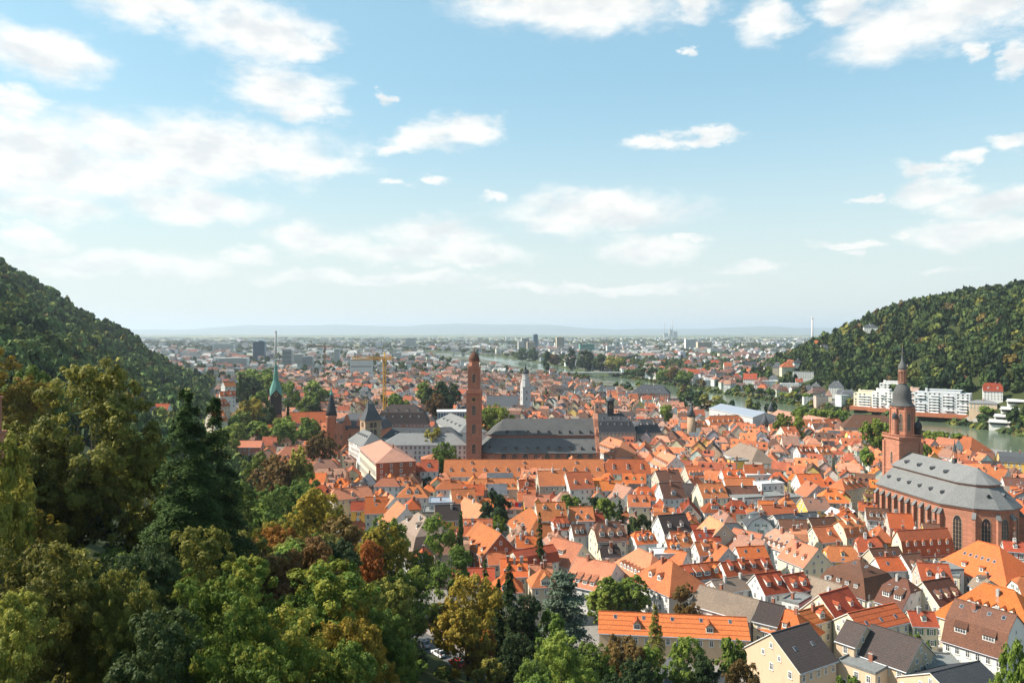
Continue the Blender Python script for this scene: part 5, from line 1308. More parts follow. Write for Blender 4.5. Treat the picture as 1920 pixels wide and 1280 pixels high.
RH(622, 917, 694, 911, 934, 17, SA, 'cream', 'half', dorm='f,g,1,.2', chim=3)
RH(686, 932, 726, 931, 962, 18, BR, 'cream', 'gable', dorm='f,k,1,.5')
RH(744, 939, 762, 953, 8, 18, SA, 'white', L=14)
RH(722, 921, 742, 935, 6, 18, SA, 'white', L=13, dorm='')
RH(757, 909, 794, 909, 932, 17.5, O, 'white', 'hip', dorm='f,g,2,.25,2.0', L=8)
RH(714, 896, 741, 896, 908, 17, SA, 'white', 'hip', L=8)
RH(744, 894, 770, 895, 906, 17, O, 'white', 'hip', dorm='f,h,2,.2,1.5', L=8)
RH(870, 932, 912, 951, 7, 14, SA, 'white', 'gable', dorm='')
RH(846, 918, 889, 916, 942, 17, O, 'cream', 'gable', dorm='f,h,2,.3,1.5')
RH(880, 898, 968, 897, 917, 16.5, O, 'pink', 'half', dorm='f,h,7,.2,1.3')
RH(826, 900, 868, 900, 917, 15.5, O, 'white', 'hip', L=10)
RH(972, 900, 1001, 899, 916, 17, RD, 'cream', dorm='f,g,1,.35,1.8')
RH(975, 918, 1002, 917, 930, 14, O, 'grey', L=8)
RH(1113, 902, 1166, 901, 919, 16.5, BR, 'white')
RH(1152, 905, 1188, 916, 6, 15.5, PK, 'white', L=12)
RH(1191, 913, 1222, 912, 938, 17.5, BR, 'white', 'half', dorm='f,g,2,.3,1.5')
RH(1229, 883, 1271, 881, 902, 18, BN, 'beige', sl=.9)
RH(1246, 905, 1266, 904, 934, 18.5, BN, 'white', dorm='f,g,1,.2,2.2', L=11, sl=1.2)
RH(1136, 817, 1174, 829, 9, 20, SA, 'white', 'hip', dorm='f,g,9,.2,1.2 f,k,8,.6', L=26, wx=2.3)
RH(1238, 842, 1272, 858, 7.5, 18, SA, 'white', 'gable', dorm='f,g,7,.25,1.2', L=24, wx=2.3)
RH(1284, 874, 1312, 873, 895, 18, O, 'beige', dorm='f,g,4,.2,1.4')
RH(1298, 897, 1302, 896, 925, 16, O, 'white', L=8)
RH(1326, 780, 1388, 778, 795, 18, O, 'white', 'half', dorm='f,h,6,.3,1.6', chim=0)
RH(1300, 790, 1322, 789, 800, 17, O, 'white', dorm='f,g,3,.3')
RH(1197, 721, 1246, 722, 10, 23, SD, 'brick', 'hip', dorm='f,h,4,.3,1.6', chim=1, name='festival_hall', label='long dark-roofed brick hall near the river below the road bridge', cat='building')
RH(1530, 838, 1552, 837, 852, 17, O, 'white', dorm='f,g,2,.3')
RH(1494, 838, 1522, 837, 850, 17.5, RD, 'white', dorm='f,s,3,.3')
RH(1464, 800, 1490, 799, 818, 17, O, 'cream', dorm='f,g,3,.15')
RH(1492, 787, 1540, 786, 800, 16, O, 'white'); RH(1543, 786, 1572, 784, 800, 16, O, 'white', dorm='f,f,1,.4,4')
# right of the sandstone church
RH(1793, 815, 1828, 821, 9, 15, O, 'white', 'hip', chim=1)
RH(1765, 820, 1790, 823, 6, 15, SA, 'white', L=14)
RH(1742, 838, 1768, 838, 856, 15, BR, 'white'); RH(1768, 840, 1800, 845, 5, 15, PK, 'white', L=12)
RH(1833, 846, 1854, 848, 6, 14, BN, 'yellow', L=12); RH(1872, 847, 1925, 850, 866, 14, SM, 'yellow', 'mangable', chim=3, sl=.7)
RH(1880, 895, 1925, 897, 915, 15, BN, 'white', dorm='f,k,2,.5'); RH(1895, 912, 1925, 915, 932, 15, BR, 'white', dorm='f,k,2,.5')
RH(1858, 876, 1885, 880, 6, 14, O, 'white', L=10); RH(1905, 935, 1925, 945, 9, 17, BR, 'cream', 'hip', L=14)
# flat-roofed modern blocks
for (x1, y1, x2, y2, w, z, rf, wl_) in [(1372, 930, 1462, 925, 5.5, 13, 'flat_grey', 'white'), (1378, 945, 1420, 944, 5, 9.5, 'flat_grey', 'white'), (1420, 905, 1462, 903, 4, 15, 'flat_white', 'white'),
        (1455, 930, 1490, 928, 5, 12, 'flat_grey', 'grey'), (1478, 1117, 1510, 1125, 4.5, 10, 'flat_grey', 'white'), (1222, 1034, 1262, 1033, 4, 12, 'flat_white', 'white'),
        (805, 938, 850, 937, 6, 12.5, 'zinc', 'grey'), (795, 955, 868, 954, 6, 9.5, 'flat_grey', 'beige'), (1590, 1228, 1660, 1252, 5, 8, 'flat_grey', 'peach'), (1725, 1240, 1800, 1245, 6, 7, 'flat_grey', 'peach'),
        (1395, 889, 1440, 888, 4, 13, 'flat_white', 'white'), (1735, 1062, 1790, 1060, 4.5, 11, 'flat_grey', 'white'), (1745, 1068, 1800, 1076, 4, 10, 'flat_grey', 'cream'), (1370, 862, 1398, 861, 4, 15, 'flat_grey', 'yellow')]:
    RH(x1, y1, x2, y2, w, z, rf, wl_, 'flat', ze=z - .3, chim=1)
# three dark hipped slate roofs at the bottom edge
RH(1264, 1214, 1267, 1215, 5, 17, SM, 'grey', 'pyramid', L=9.5, sl=2.1, ze=6.5, chim=0)
RH(1195, 1256, 1285, 1268, 5, 9.0, SLT, 'beige', 'gable', sl=.6, chim=0)
RH(1745, 1262, 1835, 1240, 9, 11, SD, 'peach', 'gable', sl=.5, chim=0, dorm='')
RH(1300, 1268, 1370, 1258, 5, 8.0, SM, 'grey', 'gable', sl=.6, chim=0)
# houses along the left valley
RH(393, 771, 418, 769, 790, 33, O, 'cream', dorm='f,g,3,.3', z0=18) 
RH(404, 750, 422, 748, 762, 40, RD, 'beige', z0=25, dorm='f,g,2,.3'); RH(412, 734, 440, 733, 742, 44, RD, 'white', z0=28, dorm='f,g,2,.3'); RH(418, 716, 438, 715, 724, 48, O, 'white', z0=30)
RH(262, 762, 292, 761, 775, 30, SM, 'white', z0=14); RH(290, 757, 318, 757, 770, 31, RD, 'white', z0=14)
RH(216, 722, 226, 724, 5, 42, SM, 'white', z0=26, L=10); RH(175, 828, 205, 826, 840, 30, O, 'white', z0=16); RH(250, 812, 272, 811, 822, 26, O, 'white', z0=12)
RH(50, 762, 75, 760, 775, 45, O, 'white', z0=30); RH(110, 790, 150, 792, 805, 38, SM, 'white', z0=22)
# left middle: garden palace wings
RH(500, 808, 590, 806, 831, 17, SA, 'cream', 'half', dorm='f,h,2,.2,1.5 f,g,4,.55,1.0', chim=0)
RH(450, 826, 492, 826, 838, 17, SA, 'redstone', chim=0)
RH(512, 838, 616, 834, 862, 17, SA, 'cream', 'hip', dorm='f,h,4,.2,1.6', L=24)
RH(590, 862, 628, 861, 888, 16, PK, 'peach', 'hip', dorm=''); RH(592, 878, 650, 878, 898, 15.5, PK, 'brick', 'half', dorm='f,s,3,.15,2.0')
RH(455, 806, 480, 804, 818, 18, SA, 'cream', 'hip'); RH(476, 797, 508, 796, 812, 20, BR, 'cream', dorm='f,h,1,.4')
RH(452, 868, 478, 900, 6, 18, SM, 'white', L=22, ze=9)
# ------------------------------------------------------------------ tree kit
def frame(Nv, rng):
    n = Nv / np.linalg.norm(Nv, axis=1, keepdims=True)
    a = rng.normal(size=n.shape); u = np.cross(n, a); u /= np.linalg.norm(u, axis=1, keepdims=True) + 1e-9
    return u, np.cross(n, u)
def quads(Pc, Nv, size, rng, asp=0.62):
    u, w = frame(Nv, rng); s = size[:, None]
    V = np.stack([Pc - u * s, Pc - w * s * asp + u * s * .1, Pc + u * s, Pc + w * s * asp - u * s * .1], 1).reshape(-1, 3)
    return V
def crown_pts(kind, n, rng, leaf, dense=1):
    """unit crown: radius about 1, z 0..1"""
    if kind in ('round', 'spread', 'tall', 'column', 'bush'):
        K = int({'round': 20, 'spread': 18, 'tall': 20, 'column': 16, 'bush': 18}[kind] * (1 if dense < 1.5 else 1.25))
        d = rng.normal(size=(K, 3)); d /= np.linalg.norm(d, axis=1, keepdims=True)
        wr = rng.uniform(.50, .74, K); zc = .52 + d[:, 2] * .33 * rng.uniform(.75, 1.12, K)
        if kind == 'spread': zc = .60 + d[:, 2] * .24
        if kind == 'tall': wr = .30 + .38 * (1 - np.abs(zc - .45) * 1.3)
        if kind == 'column': zc = rng.uniform(.1, .88, K); wr = .42 * np.sin(np.clip(zc * 1.1, 0, 1) * pi) ** .6
        C = np.stack([d[:, 0] * wr, d[:, 1] * wr, zc], 1)
        rl = rng.uniform(.22, .42, K); rz = rl * rng.uniform(.36, .52, K)
        if kind == 'bush': C[:, 2] = C[:, 2] * .8 + .02; rz *= 1.3
        m_ = {5: 17, 3: 10, 2: 6, 1: 0}[dense]
        if m_ == 0:
            idx = rng.choice(K, n, p=rl ** 2 / (rl ** 2).sum()); dd = rng.normal(size=(n, 3)); dd[:, 2] += .35; dd /= np.linalg.norm(dd, axis=1, keepdims=True)
            Pc = C[idx] + dd * np.stack([rl[idx], rl[idx], rz[idx]], 1) * (rng.random(n) ** .22)[:, None]
            Nv = dd * np.array([1, 1, 1.3]) + rng.normal(size=(n, 3)) * .28; ct = rng.random(K)[idx]
        else:
            # boughs carry leaf clumps with gaps between them
            M = K * m_; b_i = np.repeat(np.arange(K), m_); e = rng.normal(size=(M, 3)); e[:, 2] += .45; e += d[b_i] * .7; e /= np.linalg.norm(e, axis=1, keepdims=True)
            CC = C[b_i] + e * np.stack([rl[b_i], rl[b_i], rz[b_i]], 1) * rng.uniform(.8, 1.12, M)[:, None]
            cr = rng.uniform(.45, 1.45, M) * {5: .068, 3: .092, 2: .125}[dense]
            n1 = int(n * .82); idx = rng.choice(M, n1, p=cr ** 2 / (cr ** 2).sum()); dd = rng.normal(size=(n1, 3)); dd[:, 2] += .5; dd += e[idx] * .5; dd /= np.linalg.norm(dd, axis=1, keepdims=True)
            P1 = CC[idx] + dd * np.stack([cr[idx], cr[idx], cr[idx] * .42], 1) * (rng.random(n1) ** .4 * rng.uniform(.8, 1.4, n1))[:, None]
            N1 = dd * np.array([1, 1, 1.25]) + e[idx] * .4 + rng.normal(size=(n1, 3)) * .42; t1_ = rng.random(M)[idx]
            n2 = n - n1; j = rng.choice(K, n2); d2 = rng.normal(size=(n2, 3)); d2 /= np.linalg.norm(d2, axis=1, keepdims=True)
            P2 = C[j] * np.array([.8, .8, 1]) + d2 * np.stack([rl[j], rl[j], rz[j]], 1) * .72 * (rng.random(n2) ** .4)[:, None]
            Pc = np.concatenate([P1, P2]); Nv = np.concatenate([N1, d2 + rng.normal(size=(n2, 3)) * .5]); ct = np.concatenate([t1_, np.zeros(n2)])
        tint = np.clip(.50 * ct + .28 * rng.random(n) + .30 * Pc[:, 2] - .04, 0, 1)  # tint also holds crown shading: inner leaves darkest, upper ones lighter
        size = leaf * rng.uniform(.6, 1.35, n)
    else:
        lv = {'conifer': 16, 'cedar': 11, 'fir': 22}[kind]
        nb = lv * 9; lev = rng.integers(0, lv, nb); z0 = (lev + rng.uniform(-.3, .3, nb)) / lv * .97 + .015
        R = {'conifer': (1 - z0) ** .85, 'cedar': np.clip((1 - z0) * 1.25 + .12, 0, 1) ** .7 * rng.uniform(.55, 1.05, nb), 'fir': (1 - z0) ** .95 * .9 + .04}[kind] * rng.uniform(.72, 1.08, nb)
        an = rng.uniform(0, 2 * pi, nb); bi = rng.choice(nb, n, p=(R + .05) / (R + .05).sum())
        u = rng.random(n) ** .75
        droop = {'conifer': -.10, 'cedar': -.015, 'fir': -.06}[kind]
        wd = (.10 + .16 * (1 - u)) * R[bi] * {'cedar': 1.5}.get(kind, 1.0)
        off = rng.normal(size=n) * wd; a = an[bi]
        x = u * R[bi] * np.cos(a) - off * np.sin(a); y = u * R[bi] * np.sin(a) + off * np.cos(a)
        z = z0[bi] + droop * u ** 1.6 * R[bi] - np.abs(off) * .05 + rng.normal(0, .008, n)
        Pc = np.stack([x, y, np.clip(z, 0, 1)], 1)
        Nv = np.stack([np.cos(a) * .35, np.sin(a) * .35, np.ones(n)], 1) + rng.normal(size=(n, 3)) * .42
        tint = np.clip(.2 + .5 * u * rng.random(n) + .3 * rng.random(n), 0, 1); size = leaf * rng.uniform(.6, 1.3, n)
    return Pc, Nv, tint, size
def crown_mesh(kind, n, seed, leaf, zs):
    """zs: typical height/radius ratio so that leaves stay roughly square once scaled"""
    rng = np.random.default_rng(seed); Pc, Nv, tint, size = crown_pts(kind, n, rng, leaf, 5 if n > 15000 else 3 if n > 6000 else 2 if n > 1800 else 1)
    Pz = Pc * np.array([1, 1, zs]); V = quads(Pz, Nv * np.array([1, 1, 1.0]), size, rng); V[:, 2] /= zs
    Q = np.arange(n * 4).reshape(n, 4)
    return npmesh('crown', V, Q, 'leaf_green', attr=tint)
def trunk_mesh(kind, seed, zs):
    r_ = random.Random(seed); q = MB(); t = .035
    top = .97 if kind in ('conifer', 'fir', 'cedar', 'column') else .78
    pts = [(0, 0, 0)]
    for k in range(1, 7): pts.append((pts[-1][0] + r_.uniform(-.02, .02), pts[-1][1] + r_.uniform(-.02, .02), top * k / 6))
    rad = [t * (1 - .88 * (k / 6)) + (.02 if k == 0 else 0) for k in range(7)]
    for k in range(6): q.tube([pts[k][0], pts[k][1], pts[k][2] * zs], [pts[k + 1][0], pts[k + 1][1], pts[k + 1][2] * zs], rad[k], 0, 8, rad[k + 1])
    if kind not in ('conifer', 'fir', 'column'):
        for k in range(11):
            z = r_.uniform(.22, .62) * top; a = r_.uniform(0, 2 * pi); l = r_.uniform(.4, .75); s = t * .5 * (1 - z * .5)
            m_ = (l * .5 * cos(a), l * .5 * sin(a), (z + .10) * zs); e_ = (l * cos(a + .25), l * sin(a + .25), (z + .25) * zs)
            q.tube((0, 0, z * zs), m_, s, 0, 6, s * .6); q.tube(m_, e_, s * .6, 0, 5, s * .15)
            e2 = (m_[0] + .3 * cos(a - .8), m_[1] + .3 * sin(a - .8), m_[2] + .12 * zs); q.tube(m_, e2, s * .4, 0, 5, s * .1)
    q.v = [(x, y, z / zs) for x, y, z in q.v]
    return q.mesh('trunk', ['bark'])
ZS = {'round': 1.9, 'spread': 1.6, 'tall': 3.0, 'column': 5.0, 'bush': 1.4, 'conifer': 4.2, 'cedar': 2.3, 'fir': 5.0}
LOD = [(52000, .0200), (13000, .038), (3200, .085), (750, .17)]
NVAR = {0: 2, 1: 3, 2: 3, 3: 3}
TREES = []
def tree(x, y, z0, h, r, leaf='leaf_green', kind='round', label=None, group=None, lod=None, rot=None):
    R_ = random.Random(int(x * 77 + y * 13 + h)); px = r * F / max(hypot(x, y), 20)
    if lod is None: lod = 0 if px > 75 else 1 if px > 30 else 2 if px > 14 else 3
    n, lf = LOD[lod]; v = R_.randrange(NVAR[lod]); zs = ZS[kind]
    if kind in ('conifer', 'fir', 'cedar'): lf *= .95; n = int(n * 1.5)
    if kind in ('column', 'tall'): lf *= 1.5; n = int(n * .7)
    cm = cached(('cr', kind, lod, v), lambda: crown_mesh(kind, n, v * 31 + lod * 7 + len(kind), lf, zs))
    tm = cached(('tr', kind, v), lambda: trunk_mesh(kind, v + 5, zs))
    rt = R_.uniform(0, 2 * pi) if rot is None else rot
    t_ = thing({'conifer': 'conifer_tree', 'fir': 'fir_tree', 'cedar': 'cedar_tree', 'column': 'columnar_tree', 'bush': 'bush'}.get(kind, 'broadleaf_tree'), (x, y, z0), rt, label, 'bush' if kind == 'bush' else 'tree', group)
    ob('trunk', tm, t_, (0, 0, 0), 0, (r, r, h))
    cb = 0.0 if kind in ('bush',) else .08 if kind in ('conifer', 'fir', 'column', 'cedar') else min(.52, max(.12, 1 - {'tall': 4.2}.get(kind, 2.7) * r / h))
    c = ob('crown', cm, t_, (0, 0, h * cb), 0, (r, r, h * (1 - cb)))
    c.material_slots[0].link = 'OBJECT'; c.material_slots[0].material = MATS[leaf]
    TREES.append(dict(o=t_, x=x, y=y, leaf=leaf, kind=kind, h=h, lab=label)); return t_
def T(px, ytop, wpx, Y, leaf='leaf_green', kind='round', label=None, hmin=6.0, z0=None):
    x = (px - 960) / F * Y; zt = H - (ytop - HY) / F * Y; r = wpx / 2 * Y / F
    if z0 is None: z0 = tz(x, Y) - .3
    h = max(zt - z0, hmin)
    KEEP.append((x, Y, 0, r * .45, r * .45)) if Y > 220 and x > -140 else None
    return tree(x, Y, z0 if h > hmin + .01 or zt - z0 >= hmin else zt - hmin, h, r, leaf, kind, label)
# ------------------------------------------------------------------ trees placed one by one
T(0, 790, 130, 58, 'leaf_olive', 'round'); T(40, 992, 260, 50, 'leaf_olive', 'round', 'pale olive leafy tree in the bottom left corner'); T(125, 1000, 220, 54, 'leaf_olive', 'tall'); T(205, 1050, 170, 52, 'leaf_olive'); T(20, 1120, 240, 40, 'leaf_olive')
T(155, 690, 290, 96, 'leaf_olive', 'round', 'tall golden olive tree with visible dark trunk left of the big dark evergreen', hmin=20)
T(350, 700, 300, 84, 'leaf_conifer', 'conifer', 'big dark evergreen tree with layered drooping branches, tallest of the foreground'); T(402, 722, 250, 90, 'leaf_conifer', 'conifer')
T(-10, 655, 190, 150, 'leaf_yellow', 'round', 'yellow-green tree at the left edge behind the golden olive tree')
T(60, 690, 110, 170, 'leaf_light'); T(30, 790, 230, 90, 'leaf_olive'); T(250, 820, 160, 100, 'leaf_olive'); T(-40, 880, 200, 66, 'leaf_green')
T(250, 1000, 200, 62, 'leaf_dark'); T(395, 1060, 210, 56, 'leaf_maple', 'round', 'tree with reddish seed clusters low in the centre left'); T(300, 1150, 260, 48, 'leaf_dark')
T(455, 1050, 200, 68, 'leaf_maple'); T(600, 1060, 330, 80, 'leaf_maple', 'round', 'broad green maple with yellowing tips at the bottom centre left'); T(690, 1110, 200, 86, 'leaf_maple'); T(560, 1160, 300, 58, 'leaf_maple'); T(440, 1190, 260, 50, 'leaf_maple')
T(720, 1190, 150, 90, 'leaf_dark'); T(640, 1215, 240, 62, 'leaf_green'); T(760, 1245, 90, 100, 'leaf_dark'); T(540, 1040, 160, 105, 'leaf_dark')
T(540, 885, 170, 225, 'leaf_green'); T(590, 920, 120, 200, 'leaf_yellow', 'round', 'golden yellow autumn tree in front of the streaky salmon roofs'); T(640, 975, 150, 165, 'leaf_brown'); T(716, 985, 120, 160, 'leaf_yellow', 'round', 'mustard yellow tree left of the brown mansard villa')
T(725, 960, 100, 205, 'leaf_light'); T(520, 850, 110, 320, 'leaf_brown', 'spread', 'dark bronze spreading tree in front of the palace wings'); T(562, 835, 50, 318, 'leaf_olive', 'tall'); T(488, 850, 70, 340, 'leaf_light'); T(500, 940, 120, 190, 'leaf_green'); T(610, 1000, 130, 140, 'leaf_olive'); T(520, 985, 130, 150, 'leaf_orange')
T(560, 900, 60, 260, 'leaf_olive'); T(680, 1010, 90, 150, 'leaf_orange'); T(445, 900, 80, 170, 'leaf_green'); T(465, 990, 90, 120, 'leaf_olive')
T(790, 1025, 64, 205, 'leaf_light'); T(848, 1018, 80, 190, 'leaf_green'); T(775, 1060, 110, 152, 'leaf_green'); T(730, 1075, 110, 130, 'leaf_olive'); T(878, 1068, 150, 150, 'leaf_yellow', 'round', 'yellow-green chestnut tree above the parked cars'); T(824, 960, 64, 262, 'leaf_light', 'round')
T(862, 950, 22, 262, 'leaf_conifer', 'column', 'narrow dark cypress between the brown mansard villa and the brick villa'); T(928, 918, 56, 330, 'leaf_dark', 'tall', 'dark rounded tree beside the red and blue banner'); T(935, 965, 30, 322, 'leaf_light')
T(1012, 952, 38, 262, 'leaf_conifer', 'conifer', 'slim dark fir in front of the cream hipped-roof house'); T(910, 1038, 56, 176, 'leaf_conifer', 'fir'); T(955, 1046, 84, 168, 'leaf_conifer', 'conifer', 'dark spruce with drooping boughs below the brick villa'); T(935, 1075, 60, 158, 'leaf_conifer', 'fir')
T(1055, 1055, 150, 172, 'leaf_blue', 'cedar', 'wide blue-green cedar left of the rounded oak pair'); T(1148, 1078, 76, 234, 'leaf_green', 'tall'); T(1185, 1074, 72, 236, 'leaf_green', 'tall'); T(1128, 1098, 60, 232, 'leaf_light', 'tall')
T(1290, 1093, 62, 228, 'leaf_brown', 'round', 'round copper-brown tree in front of the long tan roof', z0=0); T(1228, 1124, 78, 186, 'leaf_olive', 'conifer', 'thin ragged larch standing before the long striped orange roof')
T(902, 1172, 62, 150, 'leaf_orange', 'tall', 'small rust-orange tree below the dark spruce'); T(965, 1180, 90, 140, 'leaf_dark'); T(1030, 1140, 70, 158, 'leaf_light', 'tall'); T(985, 1110, 70, 160, 'leaf_dark'); T(1052, 1200, 160, 132, 'leaf_light', 'round', 'bright green domed tree at the bottom centre')
T(1112, 1198, 100, 148, 'leaf_light'); T(1160, 1192, 110, 160, 'leaf_brown', 'spread'); T(1180, 1225, 100, 140, 'leaf_dark'); T(1290, 1196, 84, 163, 'leaf_green'); T(1215, 1205, 60, 160, 'leaf_light', 'tall'); T(1372, 1190, 60, 166, 'leaf_green'); T(1390, 1238, 74, 152, 'leaf_brown'); T(1325, 1225, 60, 158, 'leaf_dark')
T(995, 1230, 90, 120, 'leaf_green'); T(915, 1235, 60, 132, 'leaf_olive'); T(1575, 1262, 60, 165, 'leaf_green', 'bush', z0=0); T(1605, 1255, 50, 170, 'leaf_green', 'bush', z0=0)
T(1905, 1215, 110, 92, 'leaf_light', 'round', 'leafy tree with orange fruit-like seed clusters in the bottom right corner', hmin=14); T(1720, 1180, 40, 196, 'leaf_green', 'bush', z0=2)
T(1070, 925, 52, 345, 'leaf_green'); T(1130, 935, 52, 330, 'leaf_green'); T(1162, 932, 42, 325, 'leaf_dark', 'conifer'); T(1110, 930, 40, 352, 'leaf_dark'); T(1205, 965, 44, 306, 'leaf_dark'); T(1185, 970, 34, 312, 'leaf_dark')
T(838, 826, 62, 432, 'leaf_green', 'round', 'round green tree against the foot of the red bell tower'); T(812, 800, 42, 478, 'leaf_olive'); T(800, 890, 34, 420, 'leaf_dark'); T(605, 812, 62, 470, 'leaf_brown', 'spread'); T(930, 757, 70, 590, 'leaf_light', 'spread'); T(890, 765, 40, 585, 'leaf_light')
T(1626, 838, 28, 430, 'leaf_green'); T(1642, 786, 62, 520, 'leaf_light', 'spread', 'wide light green tree just left of the onion-domed tower'); T(1762, 808, 50, 560, 'leaf_light', 'spread'); T(1790, 812, 50, 555, 'leaf_light', 'spread'); T(1735, 830, 26, 470, 'leaf_green')
T(1468, 774, 36, 600, 'leaf_light', 'round', 'light green round tree right of the modern grey-roofed hall'); T(1495, 780, 34, 598, 'leaf_light'); T(1500, 762, 36, 700, 'leaf_light', 'spread')
for px in (1530, 1552, 1575): T(px, 766 + (px - 1530) * .06, 38, 690, 'leaf_light', 'spread')
T(1250, 757, 26, 660, 'leaf_green'); T(740, 738, 42, 720, 'leaf_green'); T(755, 745, 36, 715, 'leaf_green'); T(745, 765, 30, 625, 'leaf_light'); T(835, 712, 60, 760, 'leaf_dark'); T(810, 725, 40, 740, 'leaf_dark'); T(818, 735, 44, 730, 'leaf_brown'); T(795, 715, 34, 790, 'leaf_green')
for k, (px, py, w, Y, lf) in enumerate([(470, 745, 60, 640, 'leaf_yellow'), (452, 770, 50, 620, 'leaf_green'), (492, 735, 50, 680, 'leaf_green'), (500, 760, 40, 600, 'leaf_dark'), (480, 790, 60, 560, 'leaf_green'), (530, 780, 60, 570, 'leaf_light'), (545, 785, 50, 560, 'leaf_light'), (580, 780, 46, 555, 'leaf_green'), (520, 795, 40, 545, 'leaf_green'),
    (440, 790, 50, 540, 'leaf_light'), (420, 800, 60, 500, 'leaf_green'), (575, 745, 40, 720, 'leaf_light'), (590, 752, 34, 700, 'leaf_dark'), (545, 715, 40, 800, 'leaf_green'), (595, 712, 50, 850, 'leaf_green'), (470, 705, 50, 900, 'leaf_dark'), (490, 690, 60, 1000, 'leaf_light'), (455, 715, 40, 850, 'leaf_dark'), (440, 780, 44, 560, 'leaf_light'), (510, 700, 50, 950, 'leaf_light'), (470, 690, 60, 1050, 'leaf_light'), (410, 815, 50, 470, 'leaf_olive')]):
    T(px, py, w, Y, lf, 'round')
for px, py, Y in ((541, 750, 590), (450, 705, 820), (462, 735, 700)): T(px, py, 12, Y, 'leaf_conifer', 'column')
# a few trees where the sight line meets the far bank and the flood meadow
for (px, py, hp, w, lf, kd) in [(1025, 697, 30, 22, 'leaf_dark', 'column'), (1040, 690, 22, 22, 'leaf_brown', 'round'), (1070, 694, 34, 24, 'leaf_dark', 'column'), (1098, 698, 34, 30, 'leaf_dark', 'tall'), (1125, 697, 26, 30, 'leaf_dark', 'round'), (1150, 697, 24, 34, 'leaf_olive', 'round'), (1165, 698, 22, 24, 'leaf_olive', 'round'),
    (1205, 710, 18, 24, 'leaf_dark', 'round'), (1222, 710, 18, 22, 'leaf_dark', 'round'), (1245, 722, 24, 26, 'leaf_green', 'round'), (1262, 718, 24, 26, 'leaf_brown', 'round'), (1285, 726, 26, 34, 'leaf_green', 'round'), (980, 680, 22, 26, 'leaf_dark', 'round'), (1000, 684, 26, 20, 'leaf_dark', 'round'), (895, 670, 14, 12, 'leaf_dark', 'column'), (868, 668, 12, 10, 'leaf_dark', 'column')]:
    x, y, z = hit(px, py, 900, 4000); tree(x, y, z, hp * 1.25 * y / F, w / 1.7 * y / F, lf, kd)
for k in range(64):     # bushes and trees on the two river banks
    far = k % 3 != 0; bk = BANK_F if far else BANK_N
    i = random.randrange(2, 9 if far else 8); u = random.random(); x = bk[i][0] + (bk[i + 1][0] - bk[i][0]) * u + (10 if far else -14) + random.uniform(0, 10) * (1 if far else -1); y = bk[i][1] + (bk[i + 1][1] - bk[i][1]) * u
    if not far and (y < 560 or random.random() < .4): continue
    if any(obb_hit((x, y, 0, 2, 2), k_) for k_ in KEEP): continue
    tree(x, y, tz(x, y) - .5, random.uniform(6, 13), random.uniform(4, 7.5), random.choice(['leaf_green', 'leaf_dark', 'leaf_light', 'leaf_olive', 'leaf_green']), random.choice(['bush', 'round', 'round']))
for (x, y, hh) in [(-27, 170, 3.5), (-23, 162, 3), (-19.5, 155.5, 2.6), (-32, 177, 4), (-13, 149, 2.6), (-25, 152, 3.2), (-35, 168, 4.5), (-18, 146, 2.4), (-30, 160, 4), (-8, 142, 2.4), (-14, 156, 2.0), (-20.5, 167, 2.2)]: tree(x, y, tz(x, y) - .4, hh, hh * .85, random.choice(['leaf_dark', 'leaf_green', 'leaf_olive']), 'bush')
# castle slope: fill below the tree line seen in the photograph
ENV = [(-200, 800), (0, 830), (150, 900), (300, 980), (480, 1000), (520, 930), (600, 960), (680, 1010), (760, 1060), (850, 1090), (930, 1110), (1000, 1150), (1100, 1200), (1200, 1245), (1300, 1275)]
for gy_ in np.arange(52, 330, 11.5):
    for gx_ in np.arange(-240, 60, 11.5):
        x = gx_ + random.uniform(-4, 4); y = gy_ + random.uniform(-4, 4); d = float(seg_dist(x, y, FOOT_L))
        if d < 6 or abs(x) > .72 * y + 10: continue
        if min(hypot(x - a, y - b_) for a, b_ in rd) < 10 or abs(float(seg_dist(x, y, rd))) < 9 and y < 262: continue
        px = 960 + x / y * F; et = np.interp(px, [e[0] for e in ENV], [e[1] for e in ENV]) + random.uniform(5, 60)
        if 770 < px < 925: et = max(et, 1130) if y > 186 else 9999
        z0 = tz(x, y) - .3; h = min(H - (et - HY) / F * y - z0, random.uniform(14, 22))
        if h < 6: continue
        if any(hypot(x - t_['x'], y - t_['y']) < 5.5 for t_ in TREES): continue
        tree(x, y, z0, h, min(random.uniform(4.5, 6.5), h * .55), random.choice(['leaf_green', 'leaf_olive', 'leaf_dark', 'leaf_yellow', 'leaf_green', 'leaf_brown', 'leaf_olive']), random.choice(['round', 'round', 'tall', 'spread']))
# ------------------------------------------------------------------ fill the old town
lm(*P(930, 1000, 10), 'the red brick villa'); lm(*P(1140, 1000, 14), 'the cream half-hipped house'); lm(*P(1850, 1150, 12), 'the brown-roofed balcony house'); lm(*P(1600, 1070, 14), 'the big brown mansard house')
lm(*P(1400, 940, 12), 'the flat-roofed white block'); lm(*P(1290, 1110, 8), 'the copper-brown tree'); lm(*P(790, 985, 12), 'the brown mansard villa'); lm(*P(1030, 905, 14), 'the beige gabled block with turrets'); lm(*P(1400, 1100, 12), 'the long tan roof'); lm(*P(1150, 838, 14), 'the salmon roof with many small dormers')
rng_h = random.Random(5)
TOPL = [(0, 650), (700, 676), (900, 692), (1020, 696), (1060, 697), (1100, 703), (1120, 717), (1200, 726), (1270, 747), (1300, 758), (1330, 768), (1440, 776), (1600, 795), (1735, 812), (1790, 822), (1850, 842), (1925, 866)]
cand = []
A0 = radians(-7)
